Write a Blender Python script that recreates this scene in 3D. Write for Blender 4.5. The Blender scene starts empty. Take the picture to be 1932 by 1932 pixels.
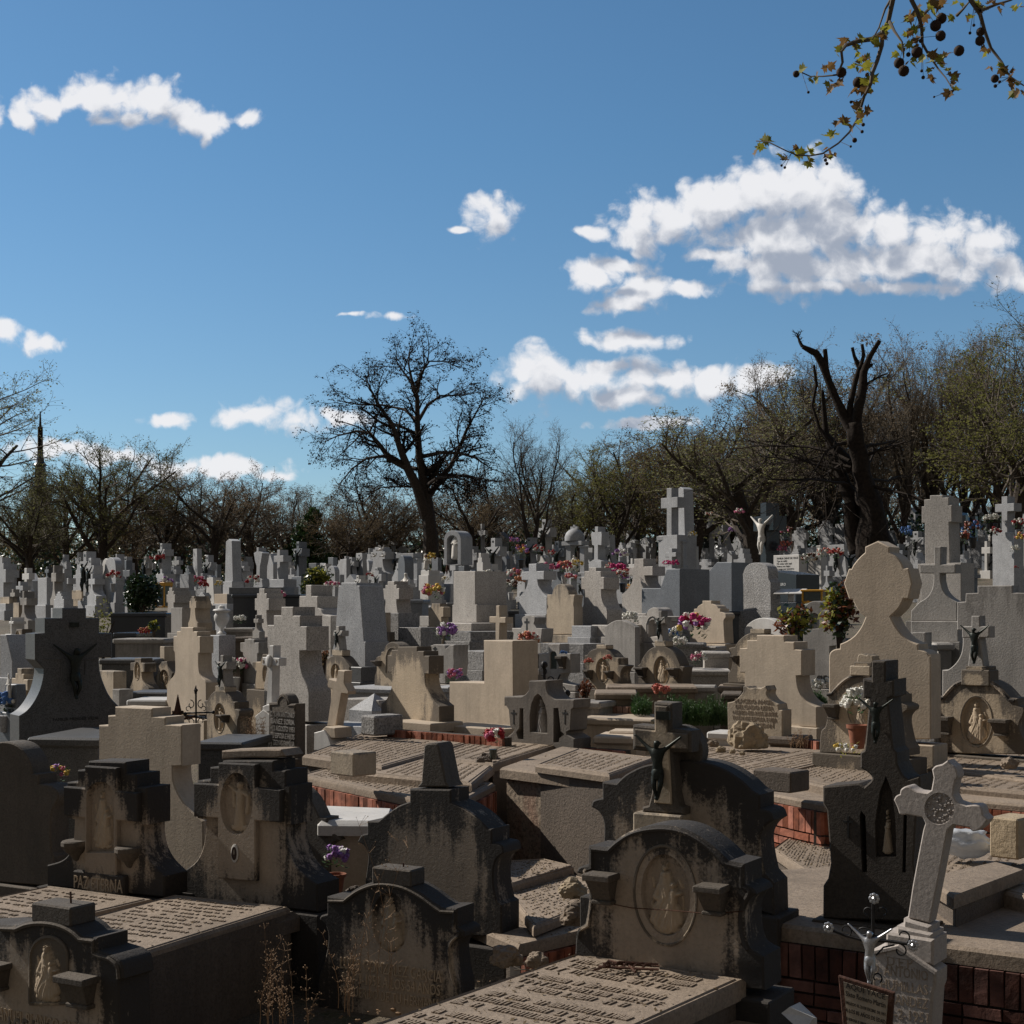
import bpy, bmesh, math, random
from mathutils import Vector, Matrix, noise as mnoise
from mathutils.geometry import tessellate_polygon
R = math.radians
sc = bpy.context.scene
COL = sc.collection
# ---------------------------------------------------------------- camera
F, CU, HV = 2800.0, 966.0, 1150.0          # focal length and horizon, in photo units (photo = 1932 wide)
cam = bpy.data.objects.new('camera', bpy.data.cameras.new('camera'))
COL.objects.link(cam); sc.camera = cam
cam.location = (0, 0, 0); cam.rotation_euler = (R(90), 0, 0)
cam.data.sensor_width = 36.0; cam.data.lens = 36.0*F/1932.0
cam.data.shift_y = (HV-966.0)/1932.0
cam.data.clip_start = 0.1; cam.data.clip_end = 6000
# ---------------------------------------------------------------- light and sky
SUN_AZ, SUN_EL = 119.0, 38.0               # azimuth from "towards the camera", turning left
sx, sy = -math.sin(R(SUN_AZ)), -math.cos(R(SUN_AZ))
sdir = Vector((sx*math.cos(R(SUN_EL)), sy*math.cos(R(SUN_EL)), math.sin(R(SUN_EL))))
sl = bpy.data.lights.new('sun', 'SUN'); sl.energy = 5.0; sl.angle = R(0.5); sl.color = (1.0, 0.925, 0.83)
sun = bpy.data.objects.new('sun', sl); COL.objects.link(sun)
sun.rotation_euler = sdir.to_track_quat('Z', 'Y').to_euler(); sun.location = (-20, 20, 30)
w = bpy.data.worlds.new('World'); sc.world = w; w.use_nodes = True
sc.view_settings.view_transform = 'Standard'; sc.view_settings.look = 'None'
sc.view_settings.exposure = 0.12; sc.view_settings.gamma = 1
def build_world():
    nt = w.node_tree; nt.nodes.clear(); N = nt.nodes.new; L = nt.links.new
    out = N('ShaderNodeOutputWorld'); bg = N('ShaderNodeBackground'); bg.inputs[1].default_value = 0.078
    sky = N('ShaderNodeTexSky'); sky.sky_type = 'NISHITA'; sky.sun_disc = False
    sky.sun_elevation = R(SUN_EL); sky.sun_rotation = math.atan2(sx, sy)
    sky.altitude = 650; sky.air_density = 1.0; sky.dust_density = 0.45; sky.ozone_density = 4.0
    # cloud banks: (direction tangent right, up, half width, half height) of each puff
    px = [(45,228,26,24),(90,198,42,30),(150,186,48,28),(220,186,50,36),(290,190,42,40),(345,216,42,28),(395,236,36,26),(462,222,28,16),(388,258,14,16),(-12,215,18,30),(240,225,40,22),
      (928,410,40,34),(868,434,18,7),
      (1128,446,30,14),(1205,425,50,42),(1265,415,70,44),(1350,385,58,44),(1432,385,62,62),(1528,366,80,50),(1590,425,85,50),(1480,455,125,60),(1690,432,42,40),(1780,440,75,42),(1860,450,50,36),(1740,495,160,44),(1590,505,170,44),(1895,505,50,34),(1690,543,150,20),(1350,486,50,14),(1560,540,130,12),(1440,500,90,25),
      (1112,520,38,30),(1165,500,44,12),(1215,545,70,30),(1290,545,50,18),(1172,577,52,16),
      (1180,640,74,22),(1028,705,62,46),(1095,718,95,36),(1190,748,75,24),(1250,715,75,36),(1345,722,80,34),(1430,712,70,26),(1220,798,80,14),(1130,695,60,22),
      (742,595,28,9),(660,593,22,5),(75,645,46,20),(8,618,26,24),(325,790,44,15),(490,782,68,27),(560,795,60,20),(650,785,50,16),(120,848,88,24),(215,862,80,18),(320,880,90,20),(420,882,90,22),(505,895,36,10)]
    def math_(op, a, b=None, c=None):
        n = N('ShaderNodeMath'); n.operation = op
        for i, x in enumerate((a, b, c)):
            if x is None: continue
            if isinstance(x, (int, float)): n.inputs[i].default_value = x
            else: L(x, n.inputs[i])
        return n.outputs[0]
    tint = N('ShaderNodeMix'); tint.data_type = 'RGBA'; tint.blend_type = 'MULTIPLY'; tint.inputs[0].default_value = 1; L(sky.outputs[0], tint.inputs[6]); tint.inputs[7].default_value = (.80, 1.08, 1.12, 1)
    tc = N('ShaderNodeTexCoord'); sp = N('ShaderNodeSeparateXYZ'); L(tc.outputs['Generated'], sp.inputs[0])
    yy = math_('MAXIMUM', sp.outputs[1], 0.02)
    cx = math_('DIVIDE', sp.outputs[0], yy); cz = math_('DIVIDE', sp.outputs[2], yy)
    cb = N('ShaderNodeCombineXYZ'); L(cx, cb.inputs[0]); L(cz, cb.inputs[1])
    def noise(scale, detail, vec, rough=0.6, off=(0,0,0), dist=0.0):
        mp = N('ShaderNodeVectorMath'); mp.operation = 'ADD'; L(vec, mp.inputs[0]); mp.inputs[1].default_value = off
        n = N('ShaderNodeTexNoise'); n.inputs['Scale'].default_value = scale; n.inputs['Detail'].default_value = detail
        n.inputs['Roughness'].default_value = rough; n.inputs['Distortion'].default_value = dist; L(mp.outputs[0], n.inputs['Vector']); return n
    te = N('ShaderNodeMapRange'); L(sp.outputs[2], te.inputs[0]); te.inputs[1].default_value = .0; te.inputs[2].default_value = .30; te.inputs[3].default_value = .25; L(te.outputs[0], tint.inputs[0])
    # made-up broken cloud bank behind the camera, added unseen as neutral fill light
    bn_ = noise(2.2, 4, tc.outputs['Generated'], .55); bm_ = N('ShaderNodeMapRange'); bm_.interpolation_type = 'SMOOTHSTEP'; L(math_('ADD', math_('MULTIPLY', sp.outputs[1], -1.0), math_('MULTIPLY', math_('SUBTRACT', bn_.outputs[0], .5), 1.2)), bm_.inputs[0]); bm_.inputs[1].default_value = -.12; bm_.inputs[2].default_value = .22
    bk = N('ShaderNodeMix'); bk.data_type = 'RGBA'; L(math_('MULTIPLY', bm_.outputs[0], .95), bk.inputs[0]); L(tint.outputs[2], bk.inputs[6]); bk.inputs[7].default_value = (.15/.078, .14/.078, .13/.078, 1); L(bk.outputs[2], bg.inputs[0])
    wn = noise(22, 3, cb.outputs[0]); wa = N('ShaderNodeVectorMath'); wa.operation = 'MULTIPLY_ADD'
    L(wn.outputs['Color'], wa.inputs[0]); wa.inputs[1].default_value = (0.022, 0.016, 0)
    sub = N('ShaderNodeVectorMath'); sub.operation = 'SUBTRACT'; L(cb.outputs[0], sub.inputs[0]); sub.inputs[1].default_value = (0.011, 0.008, 0)
    L(sub.outputs[0], wa.inputs[2])
    P = wa.outputs[0]
    off = N('ShaderNodeVectorMath'); off.operation = 'ADD'; L(P, off.inputs[0]); off.inputs[1].default_value = (-0.007, 0.018, 0)
    base = []
    for vec, am in ((P, 2.4), (off.outputs[0], 2.0)):
        n = noise(44, 8, vec, 0.62); n2 = noise(9, 2, vec, 0.5, (3, 1, 0))
        vo = N('ShaderNodeTexVoronoi'); vo.feature = 'F1'; vo.inputs['Scale'].default_value = 62; vo.inputs['Detail'].default_value = 1.0; vo.inputs['Roughness'].default_value = .55; L(vec, vo.inputs['Vector'])
        base.append(math_('ADD', math_('MULTIPLY_ADD', math_('SUBTRACT', 0.86, vo.outputs['Distance']), 0.62*am/2.4, math_('MULTIPLY', math_('SUBTRACT', n.outputs[0], 0.5), am*.72)), math_('MULTIPLY', math_('SUBTRACT', n2.outputs[0], 0.5), 0.8)))
    def region(blobs):
        g = bpy.data.node_groups.new('cloud_field', 'ShaderNodeTree')
        g.interface.new_socket('P', in_out='INPUT', socket_type='NodeSocketVector')
        g.interface.new_socket('F', in_out='OUTPUT', socket_type='NodeSocketFloat')
        gi = g.nodes.new('NodeGroupInput'); go = g.nodes.new('NodeGroupOutput'); prev = None
        for (u, v, ru, rv) in blobs:
            m = g.nodes.new('ShaderNodeVectorMath'); m.operation = 'MULTIPLY_ADD'
            sx_, sz_ = F/(ru*1.36), F/(rv*(1.36 if rv > 28 else 1.2))
            g.links.new(gi.outputs[0], m.inputs[0]); m.inputs[1].default_value = (sx_, sz_, 0)
            m.inputs[2].default_value = (-(u-CU)/F*sx_, -(HV-v)/F*sz_, 0)
            d = g.nodes.new('ShaderNodeVectorMath'); d.operation = 'LENGTH'; g.links.new(m.outputs[0], d.inputs[0])
            if prev is None: prev = d.outputs['Value']
            else:
                q = g.nodes.new('ShaderNodeMath'); q.operation = 'SMOOTH_MIN'; q.inputs[2].default_value = 0.25
                g.links.new(prev, q.inputs[0]); g.links.new(d.outputs['Value'], q.inputs[1]); prev = q.outputs[0]
        q = g.nodes.new('ShaderNodeMath'); q.operation = 'SUBTRACT'; q.inputs[0].default_value = 1.0
        g.links.new(prev, q.inputs[1]); g.links.new(q.outputs[0], go.inputs[0]); fields = []
        for vec, bn in zip((P, off.outputs[0]), base):
            gn = N('ShaderNodeGroup'); gn.node_tree = g; L(vec, gn.inputs[0]); fields.append(math_('ADD', bn, gn.outputs[0]))
        dens = N('ShaderNodeMapRange'); dens.interpolation_type = 'SMOOTHSTEP'; L(fields[0], dens.inputs[0])
        dens.inputs[1].default_value = 0.04; dens.inputs[2].default_value = 0.66
        shd = N('ShaderNodeMapRange'); shd.interpolation_type = 'SMOOTHSTEP'; L(math_('MULTIPLY_ADD', fields[0], -.7, math_('MULTIPLY', fields[1], 1.75)), shd.inputs[0])
        shd.inputs[1].default_value = -.3; shd.inputs[2].default_value = 1.3
        cc = N('ShaderNodeMix'); cc.data_type = 'RGBA'; L(shd.outputs[0], cc.inputs[0]); k = 1/0.078
        cc.inputs[6].default_value = (0.80*k, 0.80*k, 0.82*k, 1); cc.inputs[7].default_value = (0.33*k, 0.37*k, 0.45*k, 1)
        mx = N('ShaderNodeMix'); mx.data_type = 'RGBA'; L(math_('MULTIPLY', dens.outputs[0], 0.96), mx.inputs[0]); L(tint.outputs[2], mx.inputs[6]); L(cc.outputs[2], mx.inputs[7])
        b2 = N('ShaderNodeBackground'); b2.inputs[1].default_value = 0.078; L(mx.outputs[2], b2.inputs[0]); return b2
    SPL = (822-CU)/F
    lo = region([b for b in px if b[0] < 822]); hi = region([b for b in px if b[0] >= 822])
    infr = math_('MULTIPLY', math_('GREATER_THAN', sp.outputs[1], 0.4), math_('MULTIPLY', math_('LESS_THAN', cz, .45), math_('GREATER_THAN', cz, 0.04)))
    ml = N('ShaderNodeMixShader'); L(math_('MULTIPLY', infr, math_('MULTIPLY', math_('LESS_THAN', cx, SPL), math_('GREATER_THAN', cx, -.42))), ml.inputs[0]); L(bg.outputs[0], ml.inputs[1]); L(lo.outputs[0], ml.inputs[2])
    mr = N('ShaderNodeMixShader'); L(math_('MULTIPLY', infr, math_('MULTIPLY', math_('GREATER_THAN', cx, SPL), math_('LESS_THAN', cx, .46))), mr.inputs[0]); L(ml.outputs[0], mr.inputs[1]); L(hi.outputs[0], mr.inputs[2])
    L(mr.outputs[0], out.inputs[0])
build_world()
# ---------------------------------------------------------------- terrain height
def lerp_table(t, x):
    if x <= t[0][0]: return t[0][1]
    for (a, b), (c, d) in zip(t, t[1:]):
        if x <= c: return b+(d-b)*(x-a)/(c-a)
    return t[-1][1]
GT = [(5,-2.75),(12,-2.75),(16,-2.4),(20,-2.1),(26,-1.75),(35,-1.2),(42,-.85),(60,.05),(77,.9),(100,1.5),(160,2.5),(400,4)]
def ground(x, y):
    g = lerp_table(GT, y)
    r = min(1, max(0, (y-38)/35))
    return g + 0.04*r*max(0, min(x, 60)+5)
DT = [(1180,42),(1215,35),(1250,30),(1300,25),(1380,19),(1480,15),(1680,11),(1830,7.5),(1950,6.5)]
def DV(v):
    return 42+(1180-v)*0.35 if v < 1180 else lerp_table(DT, v)
def P3(u, v, D): return Vector(((u-CU)/F*D, D, -(v-HV)/F*D))
def PZ(u, v, z):                                   # point of the level z seen in direction u,v
    D = -z*F/(v-HV); return Vector(((u-CU)/F*D, D, z))
# ---------------------------------------------------------------- materials
def new_mat(name):
    m = bpy.data.materials.new(name); m.use_nodes = True; nt = m.node_tree; nt.nodes.clear()
    o = nt.nodes.new('ShaderNodeOutputMaterial'); b = nt.nodes.new('ShaderNodeBsdfPrincipled')
    nt.links.new(b.outputs[0], o.inputs[0]); return m, nt, b
def nd(nt, t, **k):
    n = nt.nodes.new(t)
    for a, v in k.items(): setattr(n, a, v)
    return n
def mixc(nt, fac, a, b, mode='MIX'):
    m = nd(nt, 'ShaderNodeMix', data_type='RGBA', blend_type=mode)
    for i, x in ((0, fac), (6, a), (7, b)):
        if isinstance(x, (int, float)): m.inputs[i].default_value = x
        elif isinstance(x, tuple): m.inputs[i].default_value = (*x, 1)
        else: nt.links.new(x, m.inputs[i])
    return m.outputs[2]
def tnoise(nt, vec, scale, detail=4, rough=.55):
    n = nd(nt, 'ShaderNodeTexNoise'); n.inputs['Scale'].default_value = scale; n.inputs['Detail'].default_value = detail
    n.inputs['Roughness'].default_value = rough; nt.links.new(vec, n.inputs['Vector']); return n.outputs[0]
def rng(nt, x, a, b, c=0., d=1.):
    n = nd(nt, 'ShaderNodeMapRange'); nt.links.new(x, n.inputs[0])
    for i, v in enumerate((a, b, c, d)): n.inputs[i+1].default_value = v
    return n.outputs[0]
def mth(nt, op, a, b=0.0):
    n = nd(nt, 'ShaderNodeMath', operation=op)
    for i, x in enumerate((a, b)):
        if isinstance(x, (int, float)): n.inputs[i].default_value = x
        else: nt.links.new(x, n.inputs[i])
    return n.outputs[0]
def scaled(nt, vec, s):
    n = nd(nt, 'ShaderNodeVectorMath', operation='MULTIPLY'); nt.links.new(vec, n.inputs[0]); n.inputs[1].default_value = s; return n.outputs[0]
def stone(name, base, dark, speck=0.0, speck_scale=90, stain=0.3, stain_col=(.05,.045,.04), rough=.85, bump=.25, bscale=45, edge=0.0, top=0.0, vary=.12, spec=.3, big=2.2):
    m, nt, b = new_mat(name); tc = nd(nt, 'ShaderNodeTexCoord'); ob = tc.outputs['Object']; ge = tc.outputs['Generated']
    oi = nd(nt, 'ShaderNodeObjectInfo')
    shift = nd(nt, 'ShaderNodeVectorMath', operation='ADD'); nt.links.new(ob, shift.inputs[0])
    sc3 = nd(nt, 'ShaderNodeVectorMath', operation='SCALE'); sc3.inputs[0].default_value = (7, 3, 11); nt.links.new(oi.outputs['Random'], sc3.inputs[3]); nt.links.new(sc3.outputs[0], shift.inputs[1])
    V = shift.outputs[0]
    c = mixc(nt, rng(nt, tnoise(nt, V, 3.0, 5), .3, .7), base, tuple(x*.78 for x in base))
    if speck:
        s = tnoise(nt, V, speck_scale, 2, .7); c = mixc(nt, mth(nt, 'MULTIPLY', rng(nt, s, .48, .62), speck), c, dark)
        s2 = tnoise(nt, V, speck_scale*.55, 1, .5); c = mixc(nt, mth(nt, 'MULTIPLY', rng(nt, s2, .6, .75), speck*.6), c, tuple(min(1, x*1.5) for x in base))
    st = tnoise(nt, scaled(nt, V, (1, 1, .3)), big, 8, .68)
    c = mixc(nt, rng(nt, st, .48, .72, 0, stain), c, stain_col)
    if stain: c = mixc(nt, rng(nt, tnoise(nt, scaled(nt, V, (7, 7, .5)), 1.6, 6, .65), .50, .80, 0, min(.6, .25+stain)), c, tuple(x*.45 for x in base))
    fine = tnoise(nt, V, 14, 8, .7)
    c = mixc(nt, rng(nt, fine, .3, .75, 0, .35), c, tuple(x*.6 for x in base))
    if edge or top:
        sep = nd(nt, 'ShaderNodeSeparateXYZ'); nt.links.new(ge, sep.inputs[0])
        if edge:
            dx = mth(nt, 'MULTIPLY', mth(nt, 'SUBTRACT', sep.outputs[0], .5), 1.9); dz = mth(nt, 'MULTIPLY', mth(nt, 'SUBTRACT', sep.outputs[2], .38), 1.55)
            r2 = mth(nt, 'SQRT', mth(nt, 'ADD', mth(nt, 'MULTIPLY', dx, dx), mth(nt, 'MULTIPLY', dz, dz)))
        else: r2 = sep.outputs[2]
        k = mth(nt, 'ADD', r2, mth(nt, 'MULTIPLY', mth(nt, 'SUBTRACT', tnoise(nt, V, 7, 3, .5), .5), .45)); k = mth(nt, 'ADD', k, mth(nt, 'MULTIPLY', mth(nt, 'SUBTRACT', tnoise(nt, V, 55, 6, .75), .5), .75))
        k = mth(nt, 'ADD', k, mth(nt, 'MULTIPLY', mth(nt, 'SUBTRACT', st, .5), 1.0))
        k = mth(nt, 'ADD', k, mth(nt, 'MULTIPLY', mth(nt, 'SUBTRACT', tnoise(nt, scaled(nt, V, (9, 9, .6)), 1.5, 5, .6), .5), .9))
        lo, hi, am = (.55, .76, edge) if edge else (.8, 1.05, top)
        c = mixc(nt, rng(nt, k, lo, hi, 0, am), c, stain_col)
    hs = nd(nt, 'ShaderNodeHueSaturation'); nt.links.new(c, hs.inputs['Color']); nt.links.new(rng(nt, oi.outputs['Random'], 0, 1, 1-vary, 1+vary), hs.inputs['Value'])
    nt.links.new(hs.outputs[0], b.inputs['Base Color']); b.inputs['Roughness'].default_value = rough; b.inputs['Specular IOR Level'].default_value = spec
    if bump:
        bp = nd(nt, 'ShaderNodeBump'); bp.inputs['Strength'].default_value = bump; bp.inputs['Distance'].default_value = .02
        nt.links.new(tnoise(nt, V, bscale, 6, .7), bp.inputs['Height']); nt.links.new(bp.outputs[0], b.inputs['Normal'])
    return m
def plain(name, col, rough=.7, metal=0., var=.25, scale=30, bump=0., trans=0., spec=.4, isl=0.):
    m, nt, b = new_mat(name); tc = nd(nt, 'ShaderNodeTexCoord'); n = tnoise(nt, tc.outputs['Object'], scale, 5, .6)
    cc_ = mixc(nt, rng(nt, n, .3, .7), tuple(x*(1-var) for x in col), tuple(min(1, x*(1+var)) for x in col))
    if isl:
        ge = nd(nt, 'ShaderNodeNewGeometry'); hs = nd(nt, 'ShaderNodeHueSaturation'); nt.links.new(cc_, hs.inputs['Color']); nt.links.new(rng(nt, ge.outputs['Random Per Island'], 0, 1, 1-isl, 1+isl), hs.inputs['Value']); nt.links.new(rng(nt, ge.outputs['Random Per Island'], 1, 0, .85, 1.1), hs.inputs['Saturation']); cc_ = hs.outputs[0]
    nt.links.new(cc_, b.inputs['Base Color'])
    b.inputs['Roughness'].default_value = rough; b.inputs['Metallic'].default_value = metal; b.inputs['Specular IOR Level'].default_value = spec
    if bump:
        bp = nd(nt, 'ShaderNodeBump'); bp.inputs['Strength'].default_value = bump; bp.inputs['Distance'].default_value = .02
        nt.links.new(n, bp.inputs['Height']); nt.links.new(bp.outputs[0], b.inputs['Normal'])
    if trans:
        t = nd(nt, 'ShaderNodeBsdfTranslucent'); t.inputs[0].default_value = (*col, 1); a = nd(nt, 'ShaderNodeMixShader'); a.inputs[0].default_value = trans
        o = [x for x in nt.nodes if x.type == 'OUTPUT_MATERIAL'][0]
        nt.links.new(b.outputs[0], a.inputs[1]); nt.links.new(t.outputs[0], a.inputs[2]); nt.links.new(a.outputs[0], o.inputs[0])
    return m
M = {
 'G': stone('granite_light', (.45,.455,.465), (.10,.105,.11), .75, 75, .15, rough=.7, bump=.1),
 'SG': stone('concrete_dark_grey', (.20,.175,.15), (.09,.08,.07), .4, 60, .4, stain_col=(.05,.045,.04), top=.4, bump=.3),
 'GB': stone('granite_beige', (.47,.435,.395), (.13,.12,.11), .7, 60, .2, rough=.75, bump=.15),
 'GD': stone('granite_grey', (.20,.215,.235), (.05,.055,.06), .7, 75, .1, rough=.5, bump=.06),
 'GF': stone('granite_dark', (.13,.13,.13), (.03,.03,.03), .8, 90, .1, rough=.45, bump=.06),
 'GK': stone('granite_black', (.03,.034,.04), (.015,.016,.018), .5, 90, 0, rough=.25, bump=.0, spec=.5),
 'GR': stone('granite_rough', (.36,.35,.34), (.09,.09,.09), .8, 40, .25, rough=.9, bump=1.0, bscale=28),
 'C': stone('limestone_cream', (.52,.43,.33), (.3,.25,.2), .25, 40, .30, stain_col=(.24,.19,.14), bump=.2, vary=.06, big=1.2),
 'CW': stone('limestone_weathered', (.47,.385,.285), (.2,.17,.13), .3, 50, .45, stain_col=(.09,.08,.07), top=.7, bump=.3),
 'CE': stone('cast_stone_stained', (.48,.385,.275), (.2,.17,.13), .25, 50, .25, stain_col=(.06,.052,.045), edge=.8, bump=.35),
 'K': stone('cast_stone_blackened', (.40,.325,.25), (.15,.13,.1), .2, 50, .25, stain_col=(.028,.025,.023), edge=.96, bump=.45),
 'CR': stone('cast_stone_carving', (.50,.395,.28), (.3,.24,.18), .2, 50, .3, stain_col=(.16,.12,.09), bump=.2),
 'WG': stone('marble_grey_shaded', (.46,.41,.37), (.25,.22,.2), .5, 90, .2, stain_col=(.25,.2,.16), bump=.15, vary=.02),  # speckled beige-grey white marble, shade on its face darkened into the colour
 'KD': stone('cast_stone_dark', (.12,.10,.08), (.04,.036,.03), .4, 60, .6, stain_col=(.035,.032,.03), bump=.5),
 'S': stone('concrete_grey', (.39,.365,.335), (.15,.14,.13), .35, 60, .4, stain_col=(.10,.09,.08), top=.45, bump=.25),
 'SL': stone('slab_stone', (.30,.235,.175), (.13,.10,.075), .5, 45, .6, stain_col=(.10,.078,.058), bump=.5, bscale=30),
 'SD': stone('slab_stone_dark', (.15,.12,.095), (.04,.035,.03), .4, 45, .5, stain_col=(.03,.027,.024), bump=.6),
 'RC': stone('render_rough', (.34,.27,.2), (.06,.05,.04), .7, 30, .5, stain_col=(.25,.085,.05), bump=1.0, bscale=16, big=6),
 'W': stone('marble_white', (.62,.60,.57), (.35,.34,.32), .3, 70, .15, stain_col=(.3,.27,.22), rough=.6, bump=.08, vary=.04),
 'WS': stone('marble_statue', (.72,.68,.62), (.4,.38,.35), .1, 70, .2, stain_col=(.35,.3,.25), rough=.6, bump=.05),
 'RK': stone('rock_tan', (.38,.30,.20), (.18,.14,.09), .4, 20, .3, stain_col=(.15,.11,.08), bump=1.0, bscale=9),
 'BR': plain('brick_red', (.25,.08,.042), .9, 0, .55, 9, .5, isl=.5),
 'BX': plain('brick_shaded', (.085,.032,.022), .95, 0, .5, 9, .5, isl=.5),  # red brick with the wall's shade darkened into its colour
 'BF': plain('brick_faded', (.24,.13,.09), .95, 0, .5, 12, .5, isl=.4),
 'MO': plain('mortar_dark', (.06,.05,.042), .95, 0, .4, 20),
 'BZ': plain('bronze_dark', (.022,.026,.022), .45, .6, .4, 40),
 'IR': plain('iron_black', (.015,.013,.012), .6, .3, .4, 40),
 'RU': plain('iron_rust', (.07,.03,.018), .9, .2, .5, 40, .4),
 'AL': plain('aluminium', (.42,.42,.43), .42, .9, .2, 40),
 'TC': plain('terracotta', (.24,.09,.05), .85, 0, .3, 12, .2),
 'DK': plain('dark_lettering', (.02,.02,.02), .6, 0, .2),
 'LW': plain('pale_lettering', (.6,.6,.58), .6, 0, .1),
 'YL': plain('yellow_paint', (.55,.27,.02), .5, 0, .15),
 'GL': plain('glass_smoky', (.05,.06,.05), .15, 0, .2, spec=.6),
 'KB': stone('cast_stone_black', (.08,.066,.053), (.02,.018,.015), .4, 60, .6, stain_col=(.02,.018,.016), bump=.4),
 'BD': plain('bark_black', (.026,.020,.016), .98, 0, .5, 14, .8, 0, .15),
 'BK': plain('bark_dark', (.045,.034,.026), .95, 0, .5, 14, .8),
 'BT': plain('twig_brown', (.10,.08,.06), .9, 0, .3, 6),
 'BP': plain('twig_pale', (.15,.125,.095), .9, 0, .3, 6),
 'LO': plain('leaf_olive', (.17,.17,.05), .8, 0, .3, 3, 0, .35),
 'LB': plain('leaf_brown', (.16,.115,.06), .8, 0, .4, 3, 0, .3),
 'LG': plain('leaf_green', (.045,.09,.025), .6, 0, .35, 4, 0, .25),
 'LD': plain('leaf_dark', (.022,.045,.014), .35, 0, .4, 6, 0, .15, .6),
 'LY': plain('leaf_yellow', (.26,.25,.035), .6, 0, .35, 6, 0, .45),
 'LR': plain('leaf_red', (.16,.05,.018), .45, 0, .45, 6, 0, .3, .6),
 'LRB': plain('leaf_bronze', (.19,.11,.04), .7, 0, .35, 6, 0, .4),
 'SB': plain('seed_ball', (.035,.02,.014), .9, 0, .4, 200),
 'DR': plain('dry_stem', (.22,.14,.08), .9, 0, .3, 30),
 'PL': plain('plastic_bag', (.62,.64,.66), .25, 0, .1, 12, .3, .3),
 'fr': plain('petal_red', (.3,.012,.016), .7, 0, .3, 60), 'fp': plain('petal_pink', (.5,.13,.22), .7, 0, .3, 60),
 'fm': plain('petal_magenta', (.45,.02,.14), .7, 0, .3, 60), 'fw': plain('petal_white', (.68,.66,.6), .7, 0, .15, 60),
 'fv': plain('petal_violet', (.30,.14,.38), .7, 0, .3, 60), 'fo': plain('petal_orange', (.5,.22,.1), .7, 0, .3, 60),
 'fy': plain('petal_yellow', (.6,.42,.08), .7, 0, .3, 60), 'fb': plain('petal_blue', (.08,.18,.42), .7, 0, .3, 60),
 'fs': plain('petal_salmon', (.5,.15,.11), .7, 0, .25, 60),
}
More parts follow.
